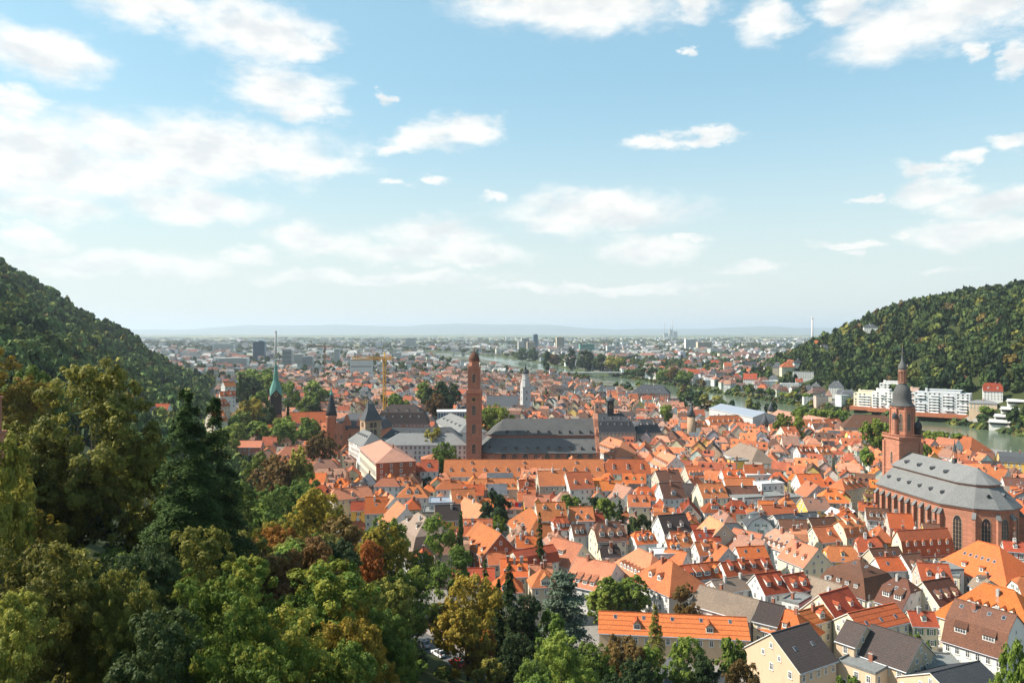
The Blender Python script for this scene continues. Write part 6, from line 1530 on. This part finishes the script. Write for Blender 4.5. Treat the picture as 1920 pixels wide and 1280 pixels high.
for gy_ in np.arange(195, 1500, 10.8):
    for gx_ in np.arange(-620, 420, 11.2 if gy_ < 700 else 13.5):
        x0, y0 = gx_ + rng_h.uniform(-2, 2), gy_ + rng_h.uniform(-2, 2)
        x = x0 * cos(A0) - (y0 - 400) * sin(A0); y = x0 * sin(A0) + (y0 - 400) * cos(A0) + 400
        if y < 206 or (x < 72 and y < 232) or abs(x) > .70 * y + 12: continue
        if float(seg_dist(x, y, FOOT_L)) > -7: continue
        dn = -float(seg_dist(x, y, BANK_N))
        if dn > -20: continue
        cand.append((x, y))
cand.sort(key=lambda p: p[1])
ALL = FOOTP + KEEP
cell = {}
def cput(o):
    cell.setdefault((int(o[0] // 60), int(o[1] // 60)), []).append(o)
def cfree(o, gap):
    cx, cy = int(o[0] // 60), int(o[1] // 60)
    for i in range(-1, 2):
        for j in range(-1, 2):
            for k in cell.get((cx + i, cy + j), ()):
                if obb_hit(o, k, gap): return False
    return True
for o in ALL: cput(o)
big_ = [o for o in ALL if max(o[3], o[4]) > 25]
RC = [(O, 27), (BR, 17), (RD, 23), (SA, 9), (BN, 11), (PK, 7), (SM, 3), (DK, 4), (TN, 3)]
def pick(rc):
    t_ = rng_h.uniform(0, sum(w for _, w in rc))
    for a, w in rc:
        t_ -= w
        if t_ <= 0: return a
    return rc[0][0]
NIND = 302 - len(HOUSES)
FARH = []
for (x, y) in cand:
    for att in range(3):
        L = rng_h.uniform(8, 14.5) if att < 2 else rng_h.uniform(5.5, 7.5); W = rng_h.uniform(7, 10.3) if att < 2 else rng_h.uniform(5.5, 6.8)
        rot = A0 + rng_h.choice((0, 0, -pi / 2, -pi / 2, 0)) + rng_h.uniform(-.10, .10) + .22 * sin(x * .013 + y * .006)
        xx, yy = x + rng_h.uniform(-3, 3) * att, y + rng_h.uniform(-3, 3) * att
        o = (xx, yy, rot, L / 2, W / 2)
        if cfree(o, .25) and not any(obb_hit(o, b_, .25) for b_ in big_): break
    else: continue
    if yy > 650 and rng_h.random() < .3: continue
    ppx = 960 + xx / yy * F
    if HY + (H - 17 - tz(xx, yy)) / yy * F < np.interp(ppx, [p_[0] for p_ in TOPL], [p_[1] for p_ in TOPL]): continue
    cput(o)
    if y > 560 and x < -120 and rng_h.random() < .35: continue
    ze = rng_h.uniform(8.5, 12.5); zr = ze + W / 2 * rng_h.uniform(.85, 1.15); roof = pick(RC) if y < 650 else pick([(O, 12), (RD, 14), (SA, 12), (BN, 20), (PK, 16), (SM, 12), (DK, 10), (TN, 5)]) if y < 950 else pick([(RD, 12), (SA, 5), (BN, 24), (PK, 18), (SM, 20), (DK, 16), (TN, 8)]); wl_ = rng_h.choice(['white', 'white', 'white', 'cream', 'cream', 'beige', 'grey', 'pink', 'yellow', 'peach'])
    kd = rng_h.choice(['gable', 'gable', 'gable', 'half', 'hip', 'mangable']); g0 = tz(xx, yy)
    if len(HOUSES) < NIND + 0 + 0 and False: pass
    if len(HOUSES) < 300:
        dn_ = rng_h.choice(['', 'f,g,2,.3,1.3', 'f,s,2,.35,1.4', 'f,g,3,.25,1.2', 'f,h,2,.3,1.4', 'f,k,2,.5', 'f,k,3,.6 f,g,1,.25,1.8', 'f,s,1,.3,2.4', 'f,g,1,.3,1.6', 'f,g,1,.04,3.2', 'f,g,1,.04,2.8 f,k,1,.6'])
        if W < 8 or L < 8: dn_ = rng_h.choice(['', 'f,g,1,.3,1.3'])
        sl_ = (zr - ze) / (W / 2)
        if -xx * sin(rot) + yy * cos(rot) < 0: rot += pi
        house(xx, yy, rot, L, W, ze + g0, zr + g0, roof, wl_, kd, dorm=dn_, chim=rng_h.choice((1, 1, 2, 3)), detail=2 if yy < 430 else 1, floors=2 if yy < 430 else 1, wx=rng_h.uniform(2.4, 3.4), win=rng_h.choice(['plain', 'plain', 'plain', 'rtrim', 'green', 'red']) if yy < 430 else 'plain')
    else: FARH.append((xx, yy, rot, L, W, g0 - 1, ze + g0, zr + g0, roof, wl_, kd))
# ------------------------------------------------------------------ the rest of the roofs, too many to count
class CB:
    def __init__(s): s.v = []; s.f = []; s.c = []
    def add(s, vs, fs, c):
        i = len(s.v); s.v.extend(vs)
        for f in fs: s.f.append(tuple(a + i for a in f)); s.c.append(c)
    def build(s, name, mat):
        me = bpy.data.meshes.new(name); me.from_pydata(s.v, [], s.f); me.materials.append(MATS[mat])
        a = me.attributes.new('col', 'FLOAT_COLOR', 'FACE'); c = np.ones((len(s.c), 4), np.float32); c[:, :3] = np.array(s.c, np.float32); a.data.foreach_set('color', c.ravel()); me.update()
        return ob(name, me)
RCOL = {O: (.50, .135, .045), BR: (.60, .165, .045), RD: (.36, .085, .035), SA: (.50, .19, .10), BN: (.15, .075, .05), PK: (.36, .19, .13), SM: (.11, .115, .125), DK: (.07, .055, .052), TN: (.25, .19, .15)}
WCOL = {'white': (.70, .68, .64), 'cream': (.68, .60, .43), 'beige': (.50, .42, .32), 'grey': (.42, .41, .41), 'pink': (.54, .38, .31), 'yellow': (.62, .42, .16), 'peach': (.58, .44, .31)}
def far_house(cb, x, y, rot, L, W, z0, ze, zr, rc, wc, kd, win):
    ca, sa = cos(rot), sin(rot)
    def w(p): return (x + p[0] * ca - p[1] * sa, y + p[0] * sa + p[1] * ca, p[2])
    hx, hy = L / 2, W / 2; o = .35; j = 1 + random.uniform(-.18, .18); gm = sum(rc) / 3; gk = .0 if y < 420 else .16; rc = tuple((c * (1 - gk) + gm * gk) * j for c in rc); wc = tuple(c * random.uniform(.88, 1.08) for c in wc)  # roofs farther off are greyed in their colour to imitate haze
    cb.add([w(p) for p in [(-hx, -hy, z0), (hx, -hy, z0), (hx, hy, z0), (-hx, hy, z0), (-hx, -hy, ze), (hx, -hy, ze), (hx, hy, ze), (-hx, hy, ze)]], [(0, 1, 5, 4), (1, 2, 6, 5), (2, 3, 7, 6), (3, 0, 4, 7)], wc)
    if kd == 'flat':
        cb.add([w(p) for p in [(-hx, -hy, ze), (hx, -hy, ze), (hx, hy, ze), (-hx, hy, ze)]], [(0, 1, 2, 3)], rc)
    else:
        zo = ze - .3; r = hy * .8 if kd in ('hip', 'half') else 0; r = min(r, hx * .9)
        A = [(-hx - o, -hy - o, zo), (hx + o, -hy - o, zo), (hx + o, hy + o, zo), (-hx - o, hy + o, zo), (-hx - (0 if r else o) + r, 0, zr), (hx + (0 if r else o) - r, 0, zr)]
        cb.add([w(p) for p in A], [(0, 1, 5, 4), (2, 3, 4, 5)] + ([(1, 2, 5), (3, 0, 4)] if r else []), rc)
        if not r: cb.add([w(p) for p in [(-hx, -hy, ze), (-hx, hy, ze), (-hx, 0, zr - .3), (hx, -hy, ze), (hx, hy, ze), (hx, 0, zr - .3)]], [(1, 0, 2), (3, 4, 5)], wc)
        if win and random.random() < .6:
            for k in range(random.choice((1, 2, 3))):
                s = (k + .5) / 3 * L - L / 2; yy = -hy * .68; zz = ze + (hy * .32) * (zr - ze) / hy; 
                cb.add([w(p) for p in [(s - .6, yy, zz), (s + .6, yy, zz), (s + .6, yy, zz + 1.2), (s - .6, yy, zz + 1.2), (s + .7, yy + 1.6, zz + 1.5), (s - .7, yy + 1.6, zz + 1.5)]], [(0, 1, 2, 3), (3, 2, 4, 5)], random.choice([wc, (.06, .06, .07)]))
                cb.add([w(p) for p in [(s - .8, yy - .1, zz + 1.2), (s, yy - .1, zz + 1.9), (s + .8, yy - .1, zz + 1.2), (s, yy + 2.2, zz + 1.95)]], [(0, 3, 1), (2, 1, 3)], rc)
        if random.random() < .6:
            s = random.uniform(-.3, .3) * L; cb.add([w(p) for p in [(s - .4, -.4, zr - 1), (s + .4, -.4, zr - 1), (s + .4, .4, zr - 1), (s - .4, .4, zr - 1), (s - .4, -.4, zr + 1.4), (s + .4, -.4, zr + 1.4), (s + .4, .4, zr + 1.4), (s - .4, .4, zr + 1.4)]], [(0, 1, 5, 4), (1, 2, 6, 5), (2, 3, 7, 6), (3, 0, 4, 7), (4, 5, 6, 7)], (.3, .16, .11))
    if win:
        n = max(2, int(L / 3)); 
        for (sx, sy, ln, hor) in ((0, -1, L, True), (-1 if x > 0 else 1, 0, W, False)):
            m_ = max(2, int(ln / 3)); 
            for fl in range(2 if ze - z0 > 7 else 1):
                zz = ze - 2.3 - fl * 3
                for k in range(m_):
                    u = (k + .5) / m_ * ln - ln / 2
                    if hor: pts = [(u - .5, -hy - .04, zz), (u + .5, -hy - .04, zz), (u + .5, -hy - .04, zz + 1.4), (u - .5, -hy - .04, zz + 1.4)]
                    else: pts = [(sx * (hx + .04), u - .5, zz), (sx * (hx + .04), u + .5, zz), (sx * (hx + .04), u + .5, zz + 1.4), (sx * (hx + .04), u - .5, zz + 1.4)]
                    cb.add([w(p) for p in pts], [(0, 1, 2, 3)], (.05, .05, .06))
cb = CB()
for (x, y, rot, L, W, z0, ze, zr, rf, wl_, kd) in FARH: far_house(cb, x, y, rot, L, W, z0, ze, zr, RCOL[rf], WCOL[wl_], 'half' if kd == 'hip' else kd, y < 1100)
o = cb.build('distant_old_town_roofs', 'town_mix'); tag(o, 'dense mass of small orange and brown roofs in the old town behind the churches', 'houses', kind='stuff')
TOPW = [(800, 660), (820, 664), (900, 677), (960, 686), (1020, 694), (1060, 697), (1100, 703), (1120, 716), (1200, 724), (1275, 746)]
def lowtop(x, y, h=12):
    px_ = 960 + x / y * F
    return 800 < px_ < 1275 and y < 3600 and x < float(np.interp(y, [p[1] for p in BANK_N], [p[0] for p in BANK_N])) and HY + (H - 12) / y * F < float(np.interp(px_, [q_[0] for q_ in TOPW], [q_[1] for q_ in TOPW]))
cb = CB(); rc_ = random.Random(3); tpts = []
Yv = 950.0
nb_c = 0
def ok_city(x, y):
    if in_river(x, y, 14): return False
    if float(seg_dist(x, y, FOOT_L)) > -12 or float(-seg_dist(x, y, FOOT_R)) > -6: return False
    return True
while nb_c < 7600:
    Yv = 900 * (10500 / 900) ** (rc_.random() ** .9); x = rc_.uniform(-.72, .72) * Yv
    nb_c += 1
    if Yv < 1500 and x < float(np.interp(Yv, [p[1] for p in BANK_N], [p[0] for p in BANK_N])): continue
    if not ok_city(x, Yv): continue
    dens = .5 + .5 * sin(x * .0021 + 1) * sin(Yv * .0017 + .7) + .3 * sin(x * .0067 + Yv * .004)
    if rc_.random() > dens + (.5 if Yv < 3200 else .12): tpts.append((x, Yv)); continue
    px_ = 960 + x / Yv * F
    if 800 < px_ < 1275 and Yv < 3600 and x < float(np.interp(Yv, [p[1] for p in BANK_N], [p[0] for p in BANK_N])) and HY + (H - 13) / Yv * F < float(np.interp(px_, [q_[0] for q_ in TOPW], [q_[1] for q_ in TOPW])): continue
    s = 1.0 if Yv < 2500 else rc_.choice((1.2, 1.6, 2.4)) if Yv < 5000 else rc_.choice((2, 3, 5))
    L = rc_.uniform(11, 20) * s; W = rc_.uniform(9, 13) * min(s, 1.8); 
    red = rc_.random() < (.7 if Yv < 2600 and x > 100 else .4 if Yv < 2600 else .14)
    rf = rc_.choice([(.20, .085, .06), (.24, .11, .08), (.15, .085, .07), (.29, .12, .08), (.17, .10, .08)]) if red else rc_.choice([(.13, .13, .135), (.28, .27, .26), (.20, .18, .16), (.09, .085, .085), (.36, .35, .33)])
    wl_ = rc_.choice([(.54, .52, .50), (.50, .47, .40), (.42, .37, .30), (.42, .42, .42), (.60, .59, .57)])
    fl = (rc_.random() < .35 and not red) or (Yv > 4500); h = rc_.uniform(8, 13) if not fl else rc_.uniform(8, 22 if Yv > 2500 else 14)
    far_house(cb, x, Yv, rc_.choice((.1, .1 - pi / 2, .35, -.3)), L, W, -.5, h, h + (0 if fl else W * .42), rf, wl_, 'flat' if fl else rc_.choice(('gable', 'half')), Yv < 1700)
o = cb.build('distant_city', 'town_mix'); tag(o, 'hazy sprawl of pale blocks and red roofs across the flat plain', 'city', kind='stuff')
# ------------------------------------------------------------------ woods
FC = np.array([(.040, .060, .018), (.030, .048, .016), (.055, .075, .022), (.075, .085, .022), (.10, .095, .022), (.085, .060, .025), (.022, .036, .016), (.048, .066, .022), (.12, .085, .024)])
FW = np.array([5, 5, 4, 3, 1.2, .6, 3, 4, .2]); FW = FW / FW.sum()
vr = {}
for n_ in (520, 230, 90):
    for v in range(4):
        rg_ = np.random.default_rng(v + n_); kd = 'round' if v < 3 else 'tall'
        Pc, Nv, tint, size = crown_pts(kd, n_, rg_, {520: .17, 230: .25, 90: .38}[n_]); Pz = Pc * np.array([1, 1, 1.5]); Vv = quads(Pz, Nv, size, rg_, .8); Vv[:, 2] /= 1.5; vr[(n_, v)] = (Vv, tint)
def wood(name, pts, label, hr=(13, 21), rr=(5.4, 8.8), pal=FC, pw=FW, light=1.0):
    Vs, Cs = [], []; rg_ = np.random.default_rng(len(pts))
    for (x, y, z) in pts:
        n_ = 520 if y < 620 else 230 if y < 1150 else 90; Vv, ti = vr[(n_, int(rg_.integers(0, 4)))]
        q_ = rg_.uniform(.75, 1.25); h = rg_.uniform(*hr) * q_; r = rg_.uniform(*rr) * q_; a = rg_.uniform(0, 6.28); ca, sa = cos(a), sin(a)
        X = Vv[:, 0] * ca - Vv[:, 1] * sa; Y_ = Vv[:, 0] * sa + Vv[:, 1] * ca
        Vs.append(np.stack([X * r + x, Y_ * r + y, Vv[:, 2] * h + z - h * .12], 1)); c = pal[rg_.choice(len(pal), p=pw)] * rg_.uniform(.6, 1.5) * light
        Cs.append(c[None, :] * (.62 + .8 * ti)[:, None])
    V = np.concatenate(Vs); C_ = np.concatenate(Cs); Q = np.arange(len(V)).reshape(-1, 4)
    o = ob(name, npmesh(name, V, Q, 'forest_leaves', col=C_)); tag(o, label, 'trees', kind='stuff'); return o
def visible(x, y, zt):
    t_ = np.linspace(.15, .985, 40)[:, None]; X = x[None] * t_; Y_ = y[None] * t_; Z = H + (zt[None] - H) * t_
    return (terrain(X, Y_) + 5 < Z).all(axis=0)
def hill_pts(x0, x1, y0, y1, st, cond):
    xx, yy = np.meshgrid(np.arange(x0, x1, st), np.arange(y0, y1, st)); xx = xx.ravel() + RNG.uniform(-st * .4, st * .4, xx.size); yy = yy.ravel() + RNG.uniform(-st * .4, st * .4, yy.size)
    m_ = (np.abs(xx) < .72 * yy + 25) & cond(xx, yy); xx, yy = xx[m_], yy[m_]; zz = terrain(xx, yy); m_ = visible(xx, yy, zz + 17); return list(zip(xx[m_], yy[m_], zz[m_]))
gardens = lambda x, y: (np.sin(x * .031 + 2) * np.sin(y * .023 + x * .01) > .85)
LP_ = hill_pts(-1300, 0, 300, 1750, 11.8, lambda x, y: seg_dist(x, y, FOOT_L) > 8)
RP_ = hill_pts(380, 1900, 420, 2400, 12.5, lambda x, y: (-seg_dist(x, y, FOOT_R) > 4) & ~((terrain(x, y) > 14) & (terrain(x, y) < 75) & (x < 900) & gardens(x, y)))
blk = FOOTP + KEEP
def clear(p): return not any(abs(p[0] - b_[0]) < max(b_[3], b_[4]) + 5 and abs(p[1] - b_[1]) < max(b_[3], b_[4]) + 7 and obb_hit((p[0], p[1], 0, 3.0, 3.0), b_, 1) for b_ in blk)
VP = [(o_['x'], o_['y'], o_['L']) for o_ in HOUSES if o_['x'] > 150 and o_['y'] > 690]
def vclear(p): return not any(abs(p[0] - a) < c_ * .6 + 4 and 0 < b_ - p[1] < 34 for a, b_, c_ in VP)
LP_ = [p for p in LP_ if p[2] < 1 or clear(p)]; RP_ = [p for p in RP_ if clear(p) and vclear(p)]
LP_ = [p for p in LP_ if not (p[1] < 330 and seg_dist(p[0], p[1], FOOT_L) < 120) ]
# the largest crowns on the hills are trees of their own
def own(pts, n, tag_, grp):
    pts = sorted(pts, key=lambda p: hypot(p[0], p[1])); rg_ = random.Random(n)
    for (x, y, z) in pts[:n]:
        tree(x, y, z - 1.2, rg_.uniform(11, 17), rg_.uniform(5.5, 8), rg_.choice(['leaf_green', 'leaf_dark', 'leaf_olive', 'leaf_green', 'leaf_dark', 'leaf_light', 'leaf_brown', 'leaf_yellow'][:7 if y > 380 else 8]), rg_.choice(['round', 'round', 'spread', 'tall']), group=grp, lod=2)
    return pts[n:]
nleft = max(0, 298 - len(TREES)); 
LP_ = own(LP_, int(nleft * .6), 'left', 'trees at the foot of the left hill'); RP_ = own(RP_, nleft - int(nleft * .6), 'right', 'trees at the foot of the right hill')
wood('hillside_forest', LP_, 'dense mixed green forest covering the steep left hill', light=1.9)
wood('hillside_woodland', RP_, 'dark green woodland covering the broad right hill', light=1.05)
cp = []
for (x, y) in tpts:
    for k in range(2): xx, yy = x + RNG.uniform(-14, 14), y + RNG.uniform(-20, 20); cp.append((xx, yy, -.5)) if ok_city(xx, yy) and not lowtop(xx, yy) else None
for k in range(5200):
    y = 800 * (7000 / 800) ** (RNG.random() ** .8); x = RNG.uniform(-.72, .72) * y
    if ok_city(x, y) and (y > 1300 or x > float(np.interp(y, [p[1] for p in BANK_N], [p[0] for p in BANK_N])) or RNG.random() < .6) and clear((x, y)) and not lowtop(x, y): cp.append((x, y, -.5))
def wood_far(pts):
    Vs, Cs = [], []; rg_ = np.random.default_rng(4)
    for (x, y, z) in pts:
        Vv, ti = vr[(90, int(rg_.integers(0, 4)))]; f_ = 1.0 if y < 2500 else 1.6 if y < 5000 else 3.0
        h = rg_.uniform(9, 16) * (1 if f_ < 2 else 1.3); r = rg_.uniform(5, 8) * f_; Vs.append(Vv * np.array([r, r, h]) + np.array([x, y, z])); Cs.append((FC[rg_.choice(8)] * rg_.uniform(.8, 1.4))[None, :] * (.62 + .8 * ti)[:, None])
    V = np.concatenate(Vs); o = ob('city_trees', npmesh('city_trees', V, np.arange(len(V)).reshape(-1, 4), 'forest_leaves', col=np.concatenate(Cs))); tag(o, 'green treetops scattered through the distant flat city', 'trees', kind='stuff')
for k in range(260):
    y = RNG.uniform(1000, 1640); x = float(np.interp(y, [p[1] for p in BANK_N], [p[0] for p in BANK_N])) - RNG.uniform(14, 90)
    if not lowtop(x, y) and clear((x, y)): cp.append((x, y, -.5))
for k in range(1700):
    y = RNG.uniform(700, 2300); x = RNG.uniform(150, 900)
    if float(seg_dist(x, y, BANK_F)) < -14 and float(-seg_dist(x, y, FOOT_R)) < 12 and clear((x, y)) and vclear((x, y)): cp.append((x, y, tz(x, y) - .5))
for k in range(620):
    i = random.randrange(1, 11); u = random.random(); x = BANK_F[i][0] + (BANK_F[i + 1][0] - BANK_F[i][0]) * u + random.uniform(2, 9); y = BANK_F[i][1] + (BANK_F[i + 1][1] - BANK_F[i][1]) * u
    if clear((x, y)): cp.append((x, y, tz(x, y) - 9.0))
wood_far(cp)
# small courtyard trees among the old houses
# ------------------------------------------------------------------ labels
ORD = ['', 'second ', 'third ', 'fourth ', 'fifth ', 'sixth ', 'seventh ', 'eighth ', 'ninth ', 'tenth ', 'eleventh ', 'twelfth ', 'thirteenth ', 'fourteenth ', 'fifteenth ', 'sixteenth ', 'seventeenth ', 'eighteenth ', 'nineteenth ', 'twentieth ']
def bucket(x, y):
    best = None
    for (a, b_, w_) in LM:
        if b_ < 20: continue
        d = hypot((x - a) , (y - b_))
        if d > 3 and (best is None or d < best[0]): best = (d, a, b_, w_)
    d, a, b_, w_ = best
    ax, ay = x / y - a / b_, (y - b_) / b_
    dr = ('right of ' if ax > 0 else 'left of ') if abs(ax) * 1.2 > abs(ay) else ('behind ' if ay > 0 else 'in front of ')
    return d, dr, w_
NUMW = ['', 'one', 'two', 'three', 'four', 'five', 'six', 'seven', 'eight', 'nine', 'ten', 'eleven', 'twelve', 'thirteen', 'fourteen']
def label_all(recs, desc, grp):
    bk = {}
    for r_ in recs:
        d, dr, w_ = bucket(r_['x'], r_['y']); bk.setdefault((dr, w_), []).append((d, r_))
    for (dr, w_), lst in bk.items():
        lst.sort(key=lambda t_: t_[0])
        for i, (d, r_) in enumerate(lst):
            od = ORD[i] if i < len(ORD) else '%dth ' % (i + 1)
            for lv in (0, 1, 2):
                s_ = desc(r_, lv) + ', ' + od + 'nearest ' + dr + w_
                if len(s_.split()) <= 16: break
            r_['o']['label'] = s_
            if 'group' not in r_['o']: r_['o']['group'] = grp
KW = {'gable': 'gabled', 'half': 'half-hipped', 'hip': 'hip-roofed', 'mansard': 'mansard', 'mangable': 'steep-roofed', 'flat': 'flat-topped', 'pyramid': 'pyramid-roofed', 'shed': 'lean-to'}
def hdesc(r_, lv):
    s_ = '%s %s house' % (ROOFWORD[r_['roof']] + ('-roofed' if r_['kind'] in ('gable', 'half', 'mansard', 'mangable') else ''), WALLWORD[r_['wall']])
    if r_['kind'] == 'flat': s_ = WALLWORD[r_['wall']] + ' flat-roofed building'
    if r_['nd'] and lv == 0: s_ += ' with %s dormer%s' % (NUMW[min(r_['nd'], 14)], 's' if r_['nd'] > 1 else '')
    return s_
label_all(HOUSES, hdesc, 'old town houses')
TK = {'round': 'rounded', 'tall': 'upright', 'spread': 'spreading', 'column': 'narrow', 'bush': 'bushy', 'conifer': 'pointed', 'fir': 'slim pointed', 'cedar': 'layered'}
label_all([t_ for t_ in TREES if not t_['lab']], lambda r_, lv: '%s %s %s' % (TK[r_['kind']], LEAFWORD[r_['leaf']], 'shrub' if r_['kind'] == 'bush' else 'tree'), 'trees around the old town')
# ------------------------------------------------------------------ haze
hm = bpy.data.materials.new('haze'); hm.use_nodes = True
nt = hm.node_tree; nt.nodes.clear()
out = nt.nodes.new('ShaderNodeOutputMaterial'); pv = nt.nodes.new('ShaderNodeVolumePrincipled')
pv.inputs['Color'].default_value = (0.80, 0.90, 1.0, 1); pv.inputs['Density'].default_value = 4.6e-5; pv.inputs['Anisotropy'].default_value = 0.2
nt.links.new(pv.outputs[0], out.inputs['Volume'])
q = MB(); q.box(0, 33500, -12, 150000, 75000, 520); MATS['haze'] = hm
o = q.build('haze', ['haze']); tag(o, 'thin pale summer haze over the plain', 'haze', kind='stuff')
print('COUNT houses', len(HOUSES), 'trees', len(TREES), 'far', len(FARH), 'hill', len(LP_), len(RP_), 'city', len(cp), 'objs', len(bpy.data.objects))
